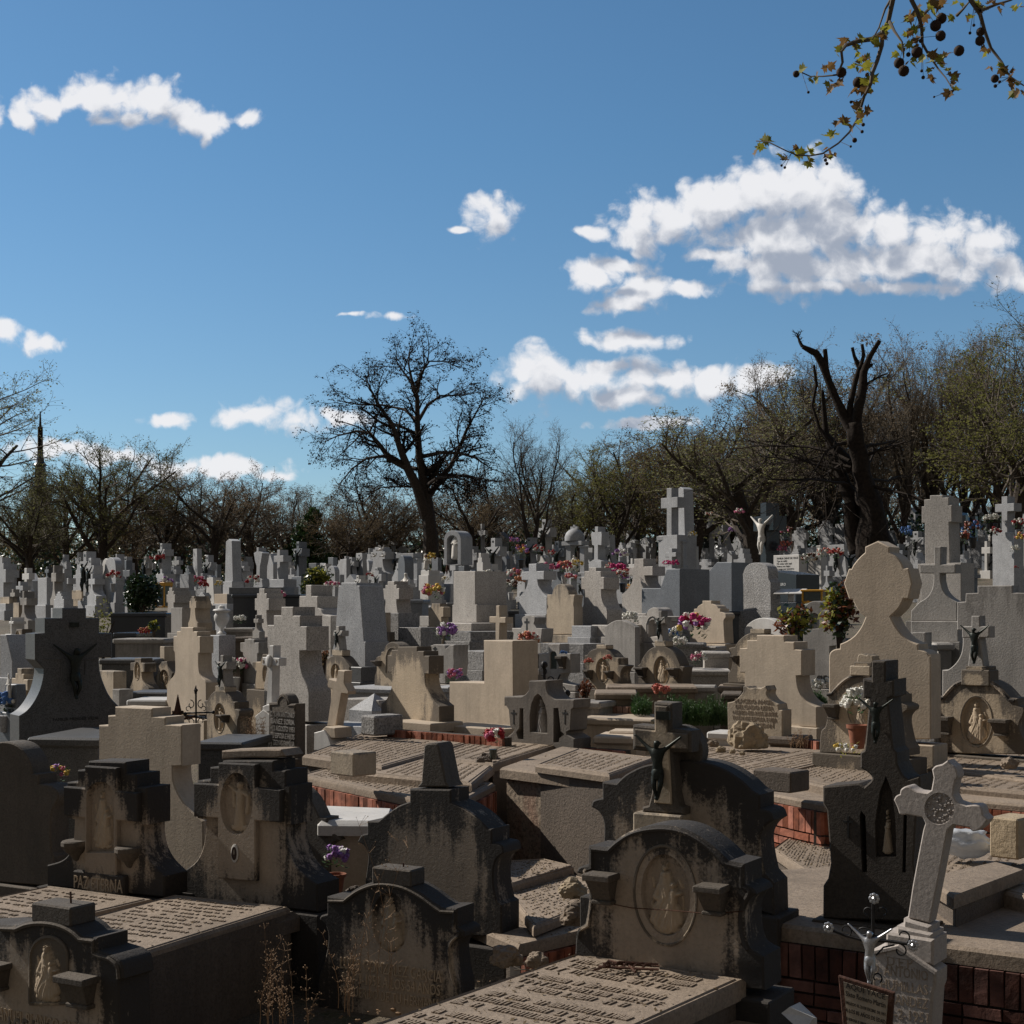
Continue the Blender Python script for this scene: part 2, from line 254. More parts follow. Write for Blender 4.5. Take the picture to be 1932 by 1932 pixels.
# ---------------------------------------------------------------- mesh helpers
class MB:
    def __init__(s): s.v = []; s.f = []
    def add(s, vs, fs):
        o = len(s.v); s.v += [tuple(p) for p in vs]; s.f += [tuple(i+o for i in f) for f in fs]
    def box(s, x0, y0, z0, x1, y1, z1, b=0.0):
        if b and min(x1-x0, y1-y0, z1-z0) > 2.5*b:
            bm = bmesh.new(); bmesh.ops.create_cube(bm, size=1)
            for q in bm.verts: q.co = Vector(((x0+x1)/2+q.co.x*(x1-x0), (y0+y1)/2+q.co.y*(y1-y0), (z0+z1)/2+q.co.z*(z1-z0)))
            bmesh.ops.bevel(bm, geom=bm.edges[:], offset=b, segments=1, affect='EDGES')
            bm.verts.index_update(); s.add([q.co for q in bm.verts], [[q.index for q in f.verts] for f in bm.faces]); bm.free(); return s
        s.add([(x0,y0,z0),(x1,y0,z0),(x1,y1,z0),(x0,y1,z0),(x0,y0,z1),(x1,y0,z1),(x1,y1,z1),(x0,y1,z1)],
              [(0,3,2,1),(4,5,6,7),(0,1,5,4),(1,2,6,5),(2,3,7,6),(3,0,4,7)]); return s
    def obox(s, c, ax, ay, az):                      # box from centre and three half vectors
        c = Vector(c); ax, ay, az = Vector(ax), Vector(ay), Vector(az)
        s.add([c-ax-ay-az, c+ax-ay-az, c+ax+ay-az, c-ax+ay-az, c-ax-ay+az, c+ax-ay+az, c+ax+ay+az, c-ax+ay+az],
              [(0,3,2,1),(4,5,6,7),(0,1,5,4),(1,2,6,5),(2,3,7,6),(3,0,4,7)]); return s
    def tube(s, pts, rads, n=6, cap=True):
        pts = [Vector(p) for p in pts]; o = len(s.v); prev = None
        for i, p in enumerate(pts):
            t = (pts[min(i+1, len(pts)-1)]-pts[max(i-1, 0)])
            if t.length < 1e-9: t = Vector((0,0,1))
            t.normalize()
            a = prev if prev is not None else (Vector((0,0,1)) if abs(t.z) < .9 else Vector((1,0,0)))
            x = (a-t*a.dot(t))
            if x.length < 1e-6: x = t.orthogonal()
            x.normalize(); y = t.cross(x); prev = x
            r = rads[i] if isinstance(rads, (list, tuple)) else rads
            for k in range(n):
                an = 2*math.pi*k/n; s.v.append(tuple(p+x*(r*math.cos(an))+y*(r*math.sin(an))))
        for i in range(len(pts)-1):
            for k in range(n):
                a = o+i*n+k; b = o+i*n+(k+1) % n; s.f.append((a, b, b+n, a+n))
        if cap:
            s.f.append(tuple(o+k for k in range(n))[::-1]); s.f.append(tuple(o+(len(pts)-1)*n+k for k in range(n)))
        return s
    def lathe(s, prof, n=16, c=(0,0,0), sxy=(1,1)):
        o = len(s.v)
        for (r, z) in prof:
            for k in range(n):
                a = 2*math.pi*k/n; s.v.append((c[0]+r*math.cos(a)*sxy[0], c[1]+r*math.sin(a)*sxy[1], c[2]+z))
        for i in range(len(prof)-1):
            for k in range(n):
                a = o+i*n+k; b = o+i*n+(k+1) % n; s.f.append((a, b, b+n, a+n))
        s.f.append(tuple(o+k for k in range(n))[::-1]); s.f.append(tuple(o+(len(prof)-1)*n+k for k in range(n)))
        return s
    def ball(s, c, r, seg=8, rings=5, sq=(1,1,1)):
        prof = [(math.sin(math.pi*i/rings)*r+1e-4, -math.cos(math.pi*i/rings)*r) for i in range(rings+1)]
        o = len(s.v); s.lathe([(p[0], p[1]*sq[2]) for p in prof], seg, c, (sq[0], sq[1])); return s
    def mesh(s, name, m, smooth=True, ang=35):
        me = bpy.data.meshes.new(name); me.from_pydata(s.v, [], s.f); me.update()
        if m is not None: me.materials.append(M[m] if isinstance(m, str) else m)
        if smooth:
            me.polygons.foreach_set('use_smooth', [True]*len(me.polygons)); me.set_sharp_from_angle(angle=R(ang))
        return me
    def build(s, name, m, parent=None, smooth=True, ang=35):
        return link(name, s.mesh(name, m, smooth, ang), parent)
def link(name, me, parent=None):
    o = bpy.data.objects.new(name, me); COL.objects.link(o)
    if parent is not None: o.parent = parent
    return o
LABELS = {}
def tag(o, label, cat, group=None):
    o['label'] = label; o['category'] = cat
    if group: o['group'] = group
    return o
def empty(name, loc, rz=0, label=None, cat=None, group=None):
    o = bpy.data.objects.new(name, None); COL.objects.link(o); o.location = loc; o.rotation_euler = (0, 0, rz)
    o.empty_display_size = .2
    if label: tag(o, label, cat, group)
    return o
def stuff(o, label=None, cat=None):
    o['kind'] = 'stuff'
    if label: tag(o, label, cat)
def struct(o): o['kind'] = 'structure'; return o
def curve_pts(pts, sub=4):
    """points (x, z) are corners, (x, z, 1) are smooth; closed outline"""
    n = len(pts); out = []
    for i in range(n):
        p0, p1, p2, p3 = pts[i-1], pts[i], pts[(i+1) % n], pts[(i+2) % n]
        out.append((p1[0], p1[1]))
        if len(p1) > 2 or len(p2) > 2:
            a = p0 if len(p1) > 2 else p1; d = p3 if len(p2) > 2 else p2
            for k in range(1, sub):
                t = k/sub; q = []
                for j in (0, 1):
                    q.append(.5*((2*p1[j])+(-a[j]+p2[j])*t+(2*a[j]-5*p1[j]+4*p2[j]-d[j])*t*t+(-a[j]+3*p1[j]-3*p2[j]+d[j])*t**3))
                out.append(tuple(q))
    return out
def area(p): return .5*sum(p[i-1][0]*p[i][1]-p[i][0]*p[i-1][1] for i in range(len(p)))
def clean(p, eps=1e-4):
    q = []
    for a in p:
        if not q or (abs(a[0]-q[-1][0])+abs(a[1]-q[-1][1])) > eps: q.append(a)
    if len(q) > 1 and (abs(q[0][0]-q[-1][0])+abs(q[0][1]-q[-1][1])) < eps: q.pop()
    return q if area(q) > 0 else q[::-1]
def inset(p, b):
    n = len(p); out = []
    for i in range(n):
        a, c, d = Vector(p[i-1]), Vector(p[i]), Vector(p[(i+1) % n])
        e1 = (c-a).normalized(); e2 = (d-c).normalized()
        n1 = Vector((-e1.y, e1.x)); n2 = Vector((-e2.y, e2.x)); m = n1+n2
        if m.length < 1e-3: m = n1
        m.normalize(); k = b/max(.35, m.dot(n1)); out.append((c.x+m.x*k, c.y+m.y*k))
    return out
def prism(mb, outline, t, y0=0.0, holes=(), bev=.008, flat=False):
    """outline in local x,z; front at y0, back at y0+t; holes = (loop, depth) recesses in the front"""
    p = clean(outline); front = inset(p, bev) if bev else p; n = len(p); vs = []; fs = []
    vs += [(x, y0, z) for x, z in front]
    if bev: vs += [(x, y0+bev, z) for x, z in p]
    o1 = n if bev else 0
    o2 = len(vs); vs += [(x, y0+t, z) for x, z in p]
    loops = [[Vector((x, z, 0)) for x, z in front]]; idx = list(range(n))
    for lp, dep in holes:
        q = clean(lp)[::-1]; h0 = len(vs); k = len(q)
        vs += [(x, y0, z) for x, z in q]; h1 = len(vs)
        qi = inset(q[::-1], dep*.25)[::-1] if k > 8 else q
        vs += [(x, y0+dep, z) for x, z in qi]
        loops.append([Vector((x, z, 0)) for x, z in q]); idx += list(range(h0, h0+k))
        for i in range(k):
            j = (i+1) % k; fs.append((h0+i, h0+j, h1+j, h1+i))
        fs.append(tuple(h1+i for i in range(k)))
    for tri in tessellate_polygon(loops): fs.append(tuple(idx[i] for i in tri))
    for tri in tessellate_polygon([[Vector((x, z, 0)) for x, z in p]]): fs.append(tuple(o2+i for i in tri))
    for i in range(n):
        j = (i+1) % n
        if bev: fs.append((i, j, o1+j, o1+i))
        fs.append((o1+i, o1+j, o2+j, o2+i))
    bm = bmesh.new(); bv = [bm.verts.new(v) for v in vs]
    for f in fs:
        if len(set(f)) < 3: continue
        try: bm.faces.new([bv[i] for i in f])
        except ValueError: pass
    bmesh.ops.recalc_face_normals(bm, faces=bm.faces[:]); bm.verts.index_update()
    mb.add([v.co for v in bm.verts], [[v.index for v in f.verts] for f in bm.faces]); bm.free(); return mb
def ellipse(cx, cz, rx, rz, n=28): return [(cx+rx*math.cos(2*math.pi*i/n), cz+rz*math.sin(2*math.pi*i/n)) for i in range(n)]
def archloop(x0, x1, z0, z1, n=12):
    r = (x1-x0)/2; cx = (x0+x1)/2; zc = z1-r
    return [(x0, z0), (x1, z0)]+[(cx+r*math.cos(math.pi*i/n), zc+r*math.sin(math.pi*i/n)) for i in range(n+1)]
class Plane:
    """vertical plane of a stone's face: anchored at pixel (u,v) and distance D, turned by a degrees"""
    def __init__(s, u, v, D, a):
        s.A = P3(u, v, D); s.a = R(a); s.T = Vector((math.cos(s.a), -math.sin(s.a), 0)); s.N = Vector((-math.sin(s.a), -math.cos(s.a), 0))
    def __call__(s, u, v):
        r = Vector(((u-CU)/F, 1, -(v-HV)/F)); p = r*(s.A.dot(s.N)/r.dot(s.N)); return ((p-s.A).dot(s.T), p.z-s.A.z)
    def poly(s, fr, pts): return [(*s(*fr(p[0], p[1])), *p[2:]) for p in pts]
def frame(k, ox, oy): return lambda x, y: (ox+k*x, oy+k*y)
A1, A2, A3, A4 = (frame(.294, ox, 1364) for ox in (0, 496, 930, 1364))
B1, B2, B3, B4, B5, B6 = (frame(.1926, ox, 1054) for ox in (0, 310, 620, 930, 1240, 1560))
C2, C3, C4, C5, C6 = frame(.16047,372,899), frame(.16047,651,899), frame(.16047,930,880.5), frame(.16047,1209,880.5), frame(.16047,1622,868)
EE = frame(.3261, 1302, 589); UU = frame(1, 0, 0)
# ---------------------------------------------------------------- lettering
def text_mesh(lines, x0, z0, x1, z1, y=-.004, depth=.004, mat='DK', align='CENTER', gap=1.0, squeeze=True):
    mb = MB(); n = len(lines); row = (z1-z0)/n; dg = None
    for i, t in enumerate(lines):
        if not t.strip(): continue
        cu = bpy.data.curves.new('lettering', 'FONT'); cu.body = t; cu.size = 1; cu.extrude = .5; cu.resolution_u = 2
        o = bpy.data.objects.new('lettering', cu); COL.objects.link(o)
        dg = bpy.context.evaluated_depsgraph_get(); me = bpy.data.meshes.new_from_object(o.evaluated_get(dg))
        xs = [v.co.x for v in me.vertices]
        if xs:
            a, b = min(xs), max(xs); W = b-a; hgt = row*.72; capH = .7
            wn = W*hgt/capH
            k = min(1, (x1-x0)/wn) if squeeze else 1
            if k < .62: hgt *= k/.62; wn *= k/.62; k = .62
            wn *= k; cx = (x0+x1)/2-wn/2 if align == 'CENTER' else x0; zb = z1-(i+1)*row+row*.14
            vs = [(cx+(v.co.x-a)/W*wn, y+depth*.5+v.co.z*depth*-1.0, zb+v.co.y*hgt/capH) for v in me.vertices]
            mb.add(vs, [tuple(p.vertices) for p in me.polygons])
        bpy.data.objects.remove(o); bpy.data.curves.remove(cu); bpy.data.meshes.remove(me)
    return mb
# ---------------------------------------------------------------- relief carvings (height fields)
REL = {                                              # x0,z0,r0, x1,z1,r1, level
 'madonna': [(-.06,.44,.16,-.17,.16,.17,0),(.05,.44,.15,.13,.14,.16,.02),(-.22,.34,.10,-.30,.16,.10,-.05),(.20,.34,.10,.27,.18,.09,-.05),(0,.30,.12,-.02,.10,.13,.10),(-.16,.13,.05,-.12,.06,.06,.28),(.12,.12,.05,.10,.06,.06,.28),
   (-.03,.50,.13,-.04,.66,.11,.12),(-.15,.64,.06,-.25,.48,.065,.22),(-.25,.48,.055,-.08,.42,.05,.35),(.08,.64,.06,.20,.54,.06,.18),(-.04,.70,.085,-.04,.77,.08,.2),(-.14,.66,.05,-.10,.80,.05,.15),(.07,.66,.05,.03,.80,.05,.15),(-.04,.785,.055,-.04,.80,.052,.42),
   (-.04,.87,.05,-.04,.875,.05,.3),(-.08,.90,.018,-.09,.94,.014,.35),(-.04,.90,.018,-.04,.955,.014,.38),(.0,.90,.018,.01,.94,.014,.35),(.14,.42,.07,.15,.56,.065,.42),(.10,.42,.04,.02,.33,.04,.5),(.17,.42,.04,.13,.30,.035,.5),(.15,.655,.048,.15,.66,.048,.5),(.20,.54,.03,.31,.55,.028,.45),
   (-.33,.42,.018,-.35,.24,.022,.1),(.34,.52,.015,.35,.32,.02,.1),(-.28,.05,.06,-.10,.035,.07,.1),(.0,.03,.07,.10,.05,.06,.16),(.18,.04,.06,.30,.06,.05,.08),(-.30,.62,.035,-.34,.72,.03,-.1),(.26,.72,.035,.32,.64,.03,-.1)],
 'standing': [(-.02,.12,.15,-.01,.45,.13,0),(0,.45,.12,0,.70,.12,.1),(-.08,.44,.05,-.12,.14,.07,.18),(.07,.40,.05,.09,.12,.07,.18),(0,.76,.045,0,.78,.045,.2),(0,.84,.058,0,.86,.055,.42),(-.05,.80,.03,-.06,.86,.03,.3),(.05,.80,.03,.06,.86,.03,.3),(-.11,.71,.05,-.30,.80,.04,.2),(.11,.71,.05,.28,.66,.045,.2),(-.28,.80,.03,-.37,.83,.025,.4),(.28,.64,.05,.24,.36,.06,.05),(-.24,.72,.05,-.20,.45,.06,.02),
   (.0,.60,.04,.02,.46,.03,.35),(-.22,.06,.08,-.06,.04,.07,.1),(.05,.05,.08,.22,.07,.07,.12),(-.15,.13,.04,-.10,.16,.035,.2)],
 'robed': [(0,.08,.30,0,.30,.22,0),(0,.3,.22,0,.58,.11,.05),(-.05,.12,.08,-.02,.5,.04,.2),(.07,.12,.08,.03,.5,.04,.2),(0,.62,.10,0,.70,.09,.15),(0,.74,.05,0,.76,.045,.2),(0,.82,.058,0,.835,.055,.4),(0,.9,.045,0,.97,.06,.3),(.1,.60,.05,.11,.70,.045,.4),(.11,.76,.035,.11,.765,.035,.5),(-.10,.62,.05,-.05,.52,.045,.35),(-.3,.05,.035,.3,.05,.035,.2)],
}
def relief(kind, w, h, depth, nx=46, nz=66, seed=1):
    caps = REL[kind]; mb = MB(); H = {}; mn = min(w, h)
    for j in range(nz+1):
        for i in range(nx+1):
            x = -.5+i/nx; z = j/nz; best = 0; X, Z = x*w, z*h
            for (ax, az, ar, bx, bz, br, lv) in caps:
                Ax, Az, Bx, Bz = ax*w, az*h, bx*w, bz*h; dx, dz = Bx-Ax, Bz-Az; L2 = dx*dx+dz*dz+1e-9
                t = max(0, min(1, ((X-Ax)*dx+(Z-Az)*dz)/L2)); ex, ez = X-Ax-t*dx, Z-Az-t*dz; r = (ar+(br-ar)*t)*mn
                if ex*ex+ez*ez < r*r:
                    q = math.sqrt(1-(ex*ex+ez*ez)/(r*r)); sz = min(1, r/(.14*mn)); v = .18+lv+.52*sz*q**.7
                    if r > .085*mn and z < .62: v += .13*abs(math.sin((ex/r*2.6+t*1.4+ax*9)*2.2))*q
                    best = max(best, v)
            H[i, j] = best
    vid = {}
    for j in range(nz+1):
        for i in range(nx+1):
            mb.v.append(((-.5+i/nx)*w, -H[i, j]*depth+.002, j/nz*h)); vid[i, j] = len(mb.v)-1
    for j in range(nz):
        for i in range(nx):
            if max(H[i, j], H[i+1, j], H[i, j+1], H[i+1, j+1]) > 0: mb.f.append((vid[i, j], vid[i+1, j], vid[i+1, j+1], vid[i, j+1]))
    return mb
# ---------------------------------------------------------------- skinned figures
def skin_mesh(name, verts, edges, rad, root=0, sub=2):
    me = bpy.data.meshes.new(name); me.from_pydata(verts, edges, []); o = bpy.data.objects.new(name, me); COL.objects.link(o)
    mo = o.modifiers.new('s', 'SKIN'); sd = o.modifiers.new('d', 'SUBSURF'); sd.levels = sub
    for i, v in enumerate(me.skin_vertices[0].data): v.radius = (rad[i], rad[i]); v.use_root = (i == root)
    dg = bpy.context.evaluated_depsgraph_get(); r = bpy.data.meshes.new_from_object(o.evaluated_get(dg))
    bpy.data.objects.remove(o); bpy.data.meshes.remove(me)
    r.polygons.foreach_set('use_smooth', [True]*len(r.polygons)); r.name = name; return r
_cv = [(0,0,.45),(0,-.01,.58),(0,-.03,.74),(0,-.04,.83),(.015,-.07,.905),(.02,-.08,.96),
       (.10,-.03,.79),(.22,-.01,.88),(.37,0,1.0),(.41,0,1.03), (-.10,-.03,.79),(-.22,-.01,.88),(-.37,0,1.0),(-.41,0,1.03),
       (.055,-.01,.40),(.075,-.07,.24),(.02,-.03,.06),(.015,-.07,.0), (-.055,-.01,.40),(-.035,-.08,.25),(-.01,-.04,.07),(-.005,-.08,.01),
       (.06,-.02,.70),(-.06,-.02,.70)]
_ce = [(0,1),(1,2),(2,3),(3,4),(4,5),(2,6),(6,7),(7,8),(8,9),(2,10),(10,11),(11,12),(12,13),(0,14),(14,15),(15,16),(16,17),(0,18),(18,19),(19,20),(20,21)]
_cr = [.085,.07,.095,.04,.058,.05,.045,.032,.02,.018,.045,.032,.02,.018,.062,.045,.026,.02,.062,.045,.026,.02]
CHRIST = skin_mesh('crucified_figure', _cv[:22], _ce, _cr, 0, 1)
CLOTH = MB().lathe([(.06,.32),(.10,.34),(.105,.40),(.10,.47),(.085,.50)], 10).mesh('loincloth', None)
_sv = [(0,0,.30),(0,0,.05),(0,0,.50),(0,0,.70),(0,-.01,.80),(0,-.03,.88),(0,-.03,.95),(.10,0,.72),(.15,-.03,.58),(.06,-.12,.56),(-.10,0,.72),(-.15,-.03,.58),(-.06,-.12,.58)]
_se = [(0,1),(0,2),(2,3),(3,4),(4,5),(5,6),(3,7),(7,8),(8,9),(3,10),(10,11),(11,12)]
STATUE = skin_mesh('robed_figure', _sv, _se, [.15,.19,.12,.12,.045,.06,.055,.055,.045,.03,.055,.045,.03], 0, 1)
_pv = [(0,0,.25),(0,-.02,.45),(0,-.03,.62),(0,-.05,.72),(0,-.09,.82),(0,-.09,.90),(.14,-.2,.25),(.15,-.25,.03),(-.14,-.2,.25),(-.15,-.25,.03),(.14,-.05,.55),(.2,-.2,.4),(-.14,-.05,.55),(-.22,-.18,.42),(-.38,-.2,.36),(-.05,-.22,.38),(.25,-.24,.3)]
_pe = [(0,1),(1,2),(2,3),(3,4),(4,5),(0,6),(6,7),(0,8),(8,9),(2,10),(10,11),(2,12),(12,13)]
_mat_cache = {}
def with_mat(me, mat):
    k = (me.name, mat)
    if k not in _mat_cache:
        m2 = me.copy(); m2.materials.clear(); m2.materials.append(M[mat]); _mat_cache[k] = m2
    return _mat_cache[k]
def christ(parent, x, z, h, mat='BZ', y=-.01, tilt=0):
    o = link('crucified_figure', with_mat(CHRIST, mat), parent); o.location = (x, y-.03*h, z); o.scale = (h, h, h); o.rotation_euler = (0, tilt, 0)
    c = link('loincloth', with_mat(CLOTH, mat), o); c.rotation_euler = (0, 0, 0)
    return o
# ================================================================ setting
def rnd(seed): return random.Random(seed)
def build_ground():
    mb = MB(); xs = [-400,-200,-120]+[-80+4*i for i in range(41)]+[120,200,400]; ys = [-30,0,3,5,7,9,11,13,15,18,21,24,28,32,36,40,45,50,56,62,70,78,88,100,120,150,200,300,500,1200,4000]
    for y in ys:
        for x in xs: mb.v.append((x*(1 if y < 300 else y/150), y, ground(x, y)+.05*mnoise.noise(Vector((x*.3, y*.3, 0)))*(y < 300)))
    n = len(xs)
    for j in range(len(ys)-1):
        for i in range(n-1): a = j*n+i; mb.f.append((a, a+1, a+1+n, a+n))
    m, nt, b = new_mat('earth'); tc = nd(nt, 'ShaderNodeTexCoord'); o = tc.outputs['Object']
    c = mixc(nt, rng(nt, tnoise(nt, o, .8, 6), .35, .65), (.12,.095,.065), (.07,.055,.038))
    c = mixc(nt, rng(nt, tnoise(nt, o, 3, 8, .7), .52, .66), c, (.05,.06,.022)); c = mixc(nt, rng(nt, tnoise(nt, o, 40, 4), .5, .8), c, (.2,.16,.11))
    nt.links.new(c, b.inputs['Base Color']); b.inputs['Roughness'].default_value = .95
    bp = nd(nt, 'ShaderNodeBump'); bp.inputs['Strength'].default_value = .8; bp.inputs['Distance'].default_value = .05; nt.links.new(tnoise(nt, o, 25, 8, .7), bp.inputs['Height']); nt.links.new(bp.outputs[0], b.inputs['Normal'])
    M['earth'] = m; struct(mb.build('ground', 'earth'))
build_ground()
# ================================================================ headstones
SH = {
 'slab': [(.5,0),(.5,1)], 'latin': [(.15,0),(.15,.58),(.5,.58),(.5,.8),(.15,.8),(.15,1)],
 'thincross': [(.1,0),(.1,.6),(.5,.6),(.5,.76),(.1,.76),(.1,1)],
 'step': [(.5,0),(.5,.12),(.42,.18,1),(.33,.30,1),(.29,.5,1),(.29,.56),(.42,.56),(.42,.80),(.29,.80),(.29,.90),(.16,.90),(.16,1)],
 'bellstep': [(.5,0),(.5,.22),(.38,.29,1),(.30,.40,1),(.25,.56,1),(.25,.64),(.36,.64),(.36,.86),(.25,.86),(.25,.93),(.15,.93),(.15,1)],
 'stepcross': [(.26,0),(.26,.42),(.5,.42),(.5,.72),(.26,.72),(.26,.86),(.14,.86),(.14,1)],
 'flare': [(.5,0),(.5,.2),(.40,.24,1),(.26,.34,1),(.17,.5,1),(.14,.62),(.42,.62),(.42,.82),(.14,.82),(.14,1)],
 'flarewide': [(.5,0),(.5,.34),(.36,.42,1),(.22,.55,1),(.17,.68),(.40,.68),(.40,.85),(.14,.85),(.14,1)],
 'arch': [(.5,0),(.5,.72),(.47,.84,1),(.36,.93,1),(.2,.98,1),(0,1,1)],
 'roundarch': [(.5,0),(.5,.5),(.46,.72,1),(.3,.92,1),(0,1,1)],
 'shoulder': [(.5,0),(.5,.38),(.46,.42),(.46,.47),(.5,.50),(.5,.80),(.31,.80),(.29,.89,1),(.2,.965,1),(0,1,1)],
 'obelisk': [(.5,0),(.36,.95),(0,1)], 'taper': [(.5,0),(.34,1)], 'steppyr': [(.5,0),(.5,.55),(.36,.55),(.36,.72),(.24,.72),(.24,.88),(.13,.88),(.13,1)],
 'gable': [(.5,0),(.5,.72),(0,1)], 'crossblock': [(.5,0),(.5,.45),(.2,.45),(.2,.58),(.38,.58),(.38,.82),(.2,.82),(.2,1)],
 'pedcross': [(.5,0),(.5,.3),(.3,.36),(.22,.42),(.12,.5),(.1,.66),(.34,.66),(.34,.84),(.1,.84),(.1,1)],
 'baroque': [(.46,0),(.46,.13),(.42,.18,1),(.40,.34,1),(.42,.46,1),(.48,.50,1),(.5,.555),(.42,.585),(.42,.72),(.33,.725),(.27,.83,1),(.16,.95,1),(0,1,1)],
}
def full(half): 
    r = list(half); l = [(-p[0], *p[1:]) for p in reversed(half) if p[0] > 1e-6]
    return r+l
FULL = {k: full(v) for k, v in SH.items()}
FULL['slantr'] = [(-.5,0),(.5,0),(.5,.55),(.15,1),(-.5,1)]
FULL['slantl'] = [(-.5,0),(.5,0),(.5,1),(-.05,1),(-.5,.55)]
FULL['curve'] = [(-.5,0),(.62,0),(.55,.12,1),(.3,.3,1),(.12,.6,1),(.08,1),(-.5,.72)]
FULL['flame'] = [(-.45,0),(.45,0),(.45,.3),(.5,.42,1),(.38,.52,1),(.1,.6,1),(-.1,.8,1),(-.2,1),(-.45,.5,1)]
HAND = {'latin': .78, 'thincross': .75, 'step': .76, 'flare': .79, 'flarewide': .83, 'stepcross': .66, 'slab': .8, 'taper': .85, 'bellstep': .84, 'slantr': .85, 'slantl': .7, 'curve': .62, 'pedcross': .8}
NM = {'headstone':'headstone','cross':'stone_cross','monument':'monument','obelisk':'obelisk','statue':'statue','grave':'grave'}
REG = []                                             # everything placed, for relational labels
def stone_at(shape, fr, x0, y0, x1, y1, mat='G', label='', cat='headstone', D=None, a=None, t=None, ch=0, chm='BZ', gb=None, pl=1, lm=None, group=None, holes=None, name=None, auto=False, plm=None, bev=.01, cx=0.0, dep=0):
    if isinstance(shape, list):
        pts = shape; us = [fr(p[0], p[1]) for p in pts]; u0 = min(p[0] for p in us); u1 = max(p[0] for p in us); v1 = max(p[1] for p in us); v0 = min(p[1] for p in us)
    else:
        (u0, v0), (u1, v1) = fr(x0, y0), fr(x1, y1)
    if D is None: D = DV(v1)
    um = (u0+u1)/2; rs = rnd(int(um*7+v1*13))
    if a is None: a = (55 if D > 26 else 50)+rs.uniform(-3, 3) if D > 13 else 30
    if t is None: t = .17+.05*rs.random()+(.04 if D > 25 else 0)
    pn = Plane(um, v1, D, a)
    if isinstance(shape, list): loc = pn.poly(fr, pts)
    else:
        X0, _ = pn(u0, v1); X1, _ = pn(u1, v1); H = pn(um, v0)[1]; c = (X0+X1)/2; W = X1-X0
        loc = [(c+p[0]*W, p[1]*H, *p[2:]) for p in FULL[shape]]
    loc = curve_pts(loc)
    xs = [p[0] for p in loc]; zs = [p[1] for p in loc]
    mb = MB(); hl = [(lp(pn) if callable(lp) else lp, dp) for lp, dp in (holes or [])]
    prism(mb, loc, t, 0, hl, bev)
    gz = ground(pn.A.x, pn.A.y)-pn.A.z
    parts = bool(ch or dep or (pl and gz < -.06)) or holes or lm == 'P'
    nm = name or NM.get(cat, 'headstone')
    if parts:
        root = empty(nm, pn.A, -pn.a); mb.build('stone_face' if nm != 'stone_cross' else 'cross_body', mat, root)
    else:
        root = mb.build(nm, mat); root.location = pn.A; root.rotation_euler = (0, 0, -pn.a)
    root['category'] = cat; root['label'] = label
    if group: root['group'] = group
    if pl and gz < -.06:
        x0_, x1_ = min(xs)-.05, max(xs)+.05
        MB().box(x0_, -.06, gz-.25, x1_, t+.06, min(zs)+.002, .008).build('plinth', plm or mat, root)
    if ch:
        zc = HAND.get(shape if isinstance(shape, str) else '', .8); H = max(zs)-min(zs)
        hh = ch*H; christ(root, (min(xs)+max(xs))/2+cx*(max(xs)-min(xs)), zc*H-hh, hh, chm, -.02)
        if ch > .3 and chm == 'BZ' and D < 90: MB().box(-.05*H*.6+(min(xs)+max(xs))/2, -.012, H*.9, .05*H*.6+(min(xs)+max(xs))/2, 0, H*.945).build('title_plate', 'BZ', root)
    REG.append(dict(o=root, u=um, v=v1, vt=v0, D=D, label=label, auto=auto, pn=pn, xs=(min(xs), max(xs)), zs=(min(zs), max(zs)), t=t, gz=gz, mat=mat, lm=lm if lm != 'P' else None, gb=gb))
    return root, pn, REG[-1]
S_ = stone_at
def X(shape, fr, x0, y0, x1, y1, mat, label, cat='headstone', **k): return S_(shape, fr, x0, y0, x1, y1, mat, label, cat, auto=True, **k)
def T(fr, pts, mat, label, cat='headstone', **k): return S_(pts, fr, 0, 0, 0, 0, mat, label, cat, **k)
def ov(fr, cx, cy, rx, ry, tilt=0): return lambda pn: [pn(*fr(cx+rx*math.cos(t)-tilt*ry*math.sin(t)*0, cy+ry*math.sin(t)+tilt*rx*math.cos(t))) for t in [2*math.pi*i/30 for i in range(30)]]
def local_box(pn, fr, x0, y0, x1, y1):
    a = pn(*fr(x0, y1)); b = pn(*fr(x1, y0)); return a[0], a[1], b[0], b[1]
def carve(root, pn, fr, cx, cy, rx, ry, kind, depth=.05, back=.05, mat='CR'):
    a = pn(*fr(cx-rx, cy)); b = pn(*fr(cx+rx, cy)); c0 = pn(*fr(cx, cy+ry)); c1 = pn(*fr(cx, cy-ry))
    w_ = (b[0]-a[0])*.92; h_ = (c1[1]-c0[1])*.94
    m = relief(kind, w_, h_, depth, seed=cx % 7); o = m.build('relief_figure', mat, root, ang=180)
    o.location = ((a[0]+b[0])/2, back, c0[1]+.02*h_); return o
def rim(root, pn, fr, cx, cy, rx, ry, mat, r=.012, tilt=0):
    pts = [pn(*fr(cx+rx*math.cos(t), cy+ry*math.sin(t)+tilt*rx*math.cos(t))) for t in [2*math.pi*i/36 for i in range(37)]]
    MB().tube([(p[0], 0, p[1]) for p in pts], r, 6, False).build('oval_moulding', mat, root)
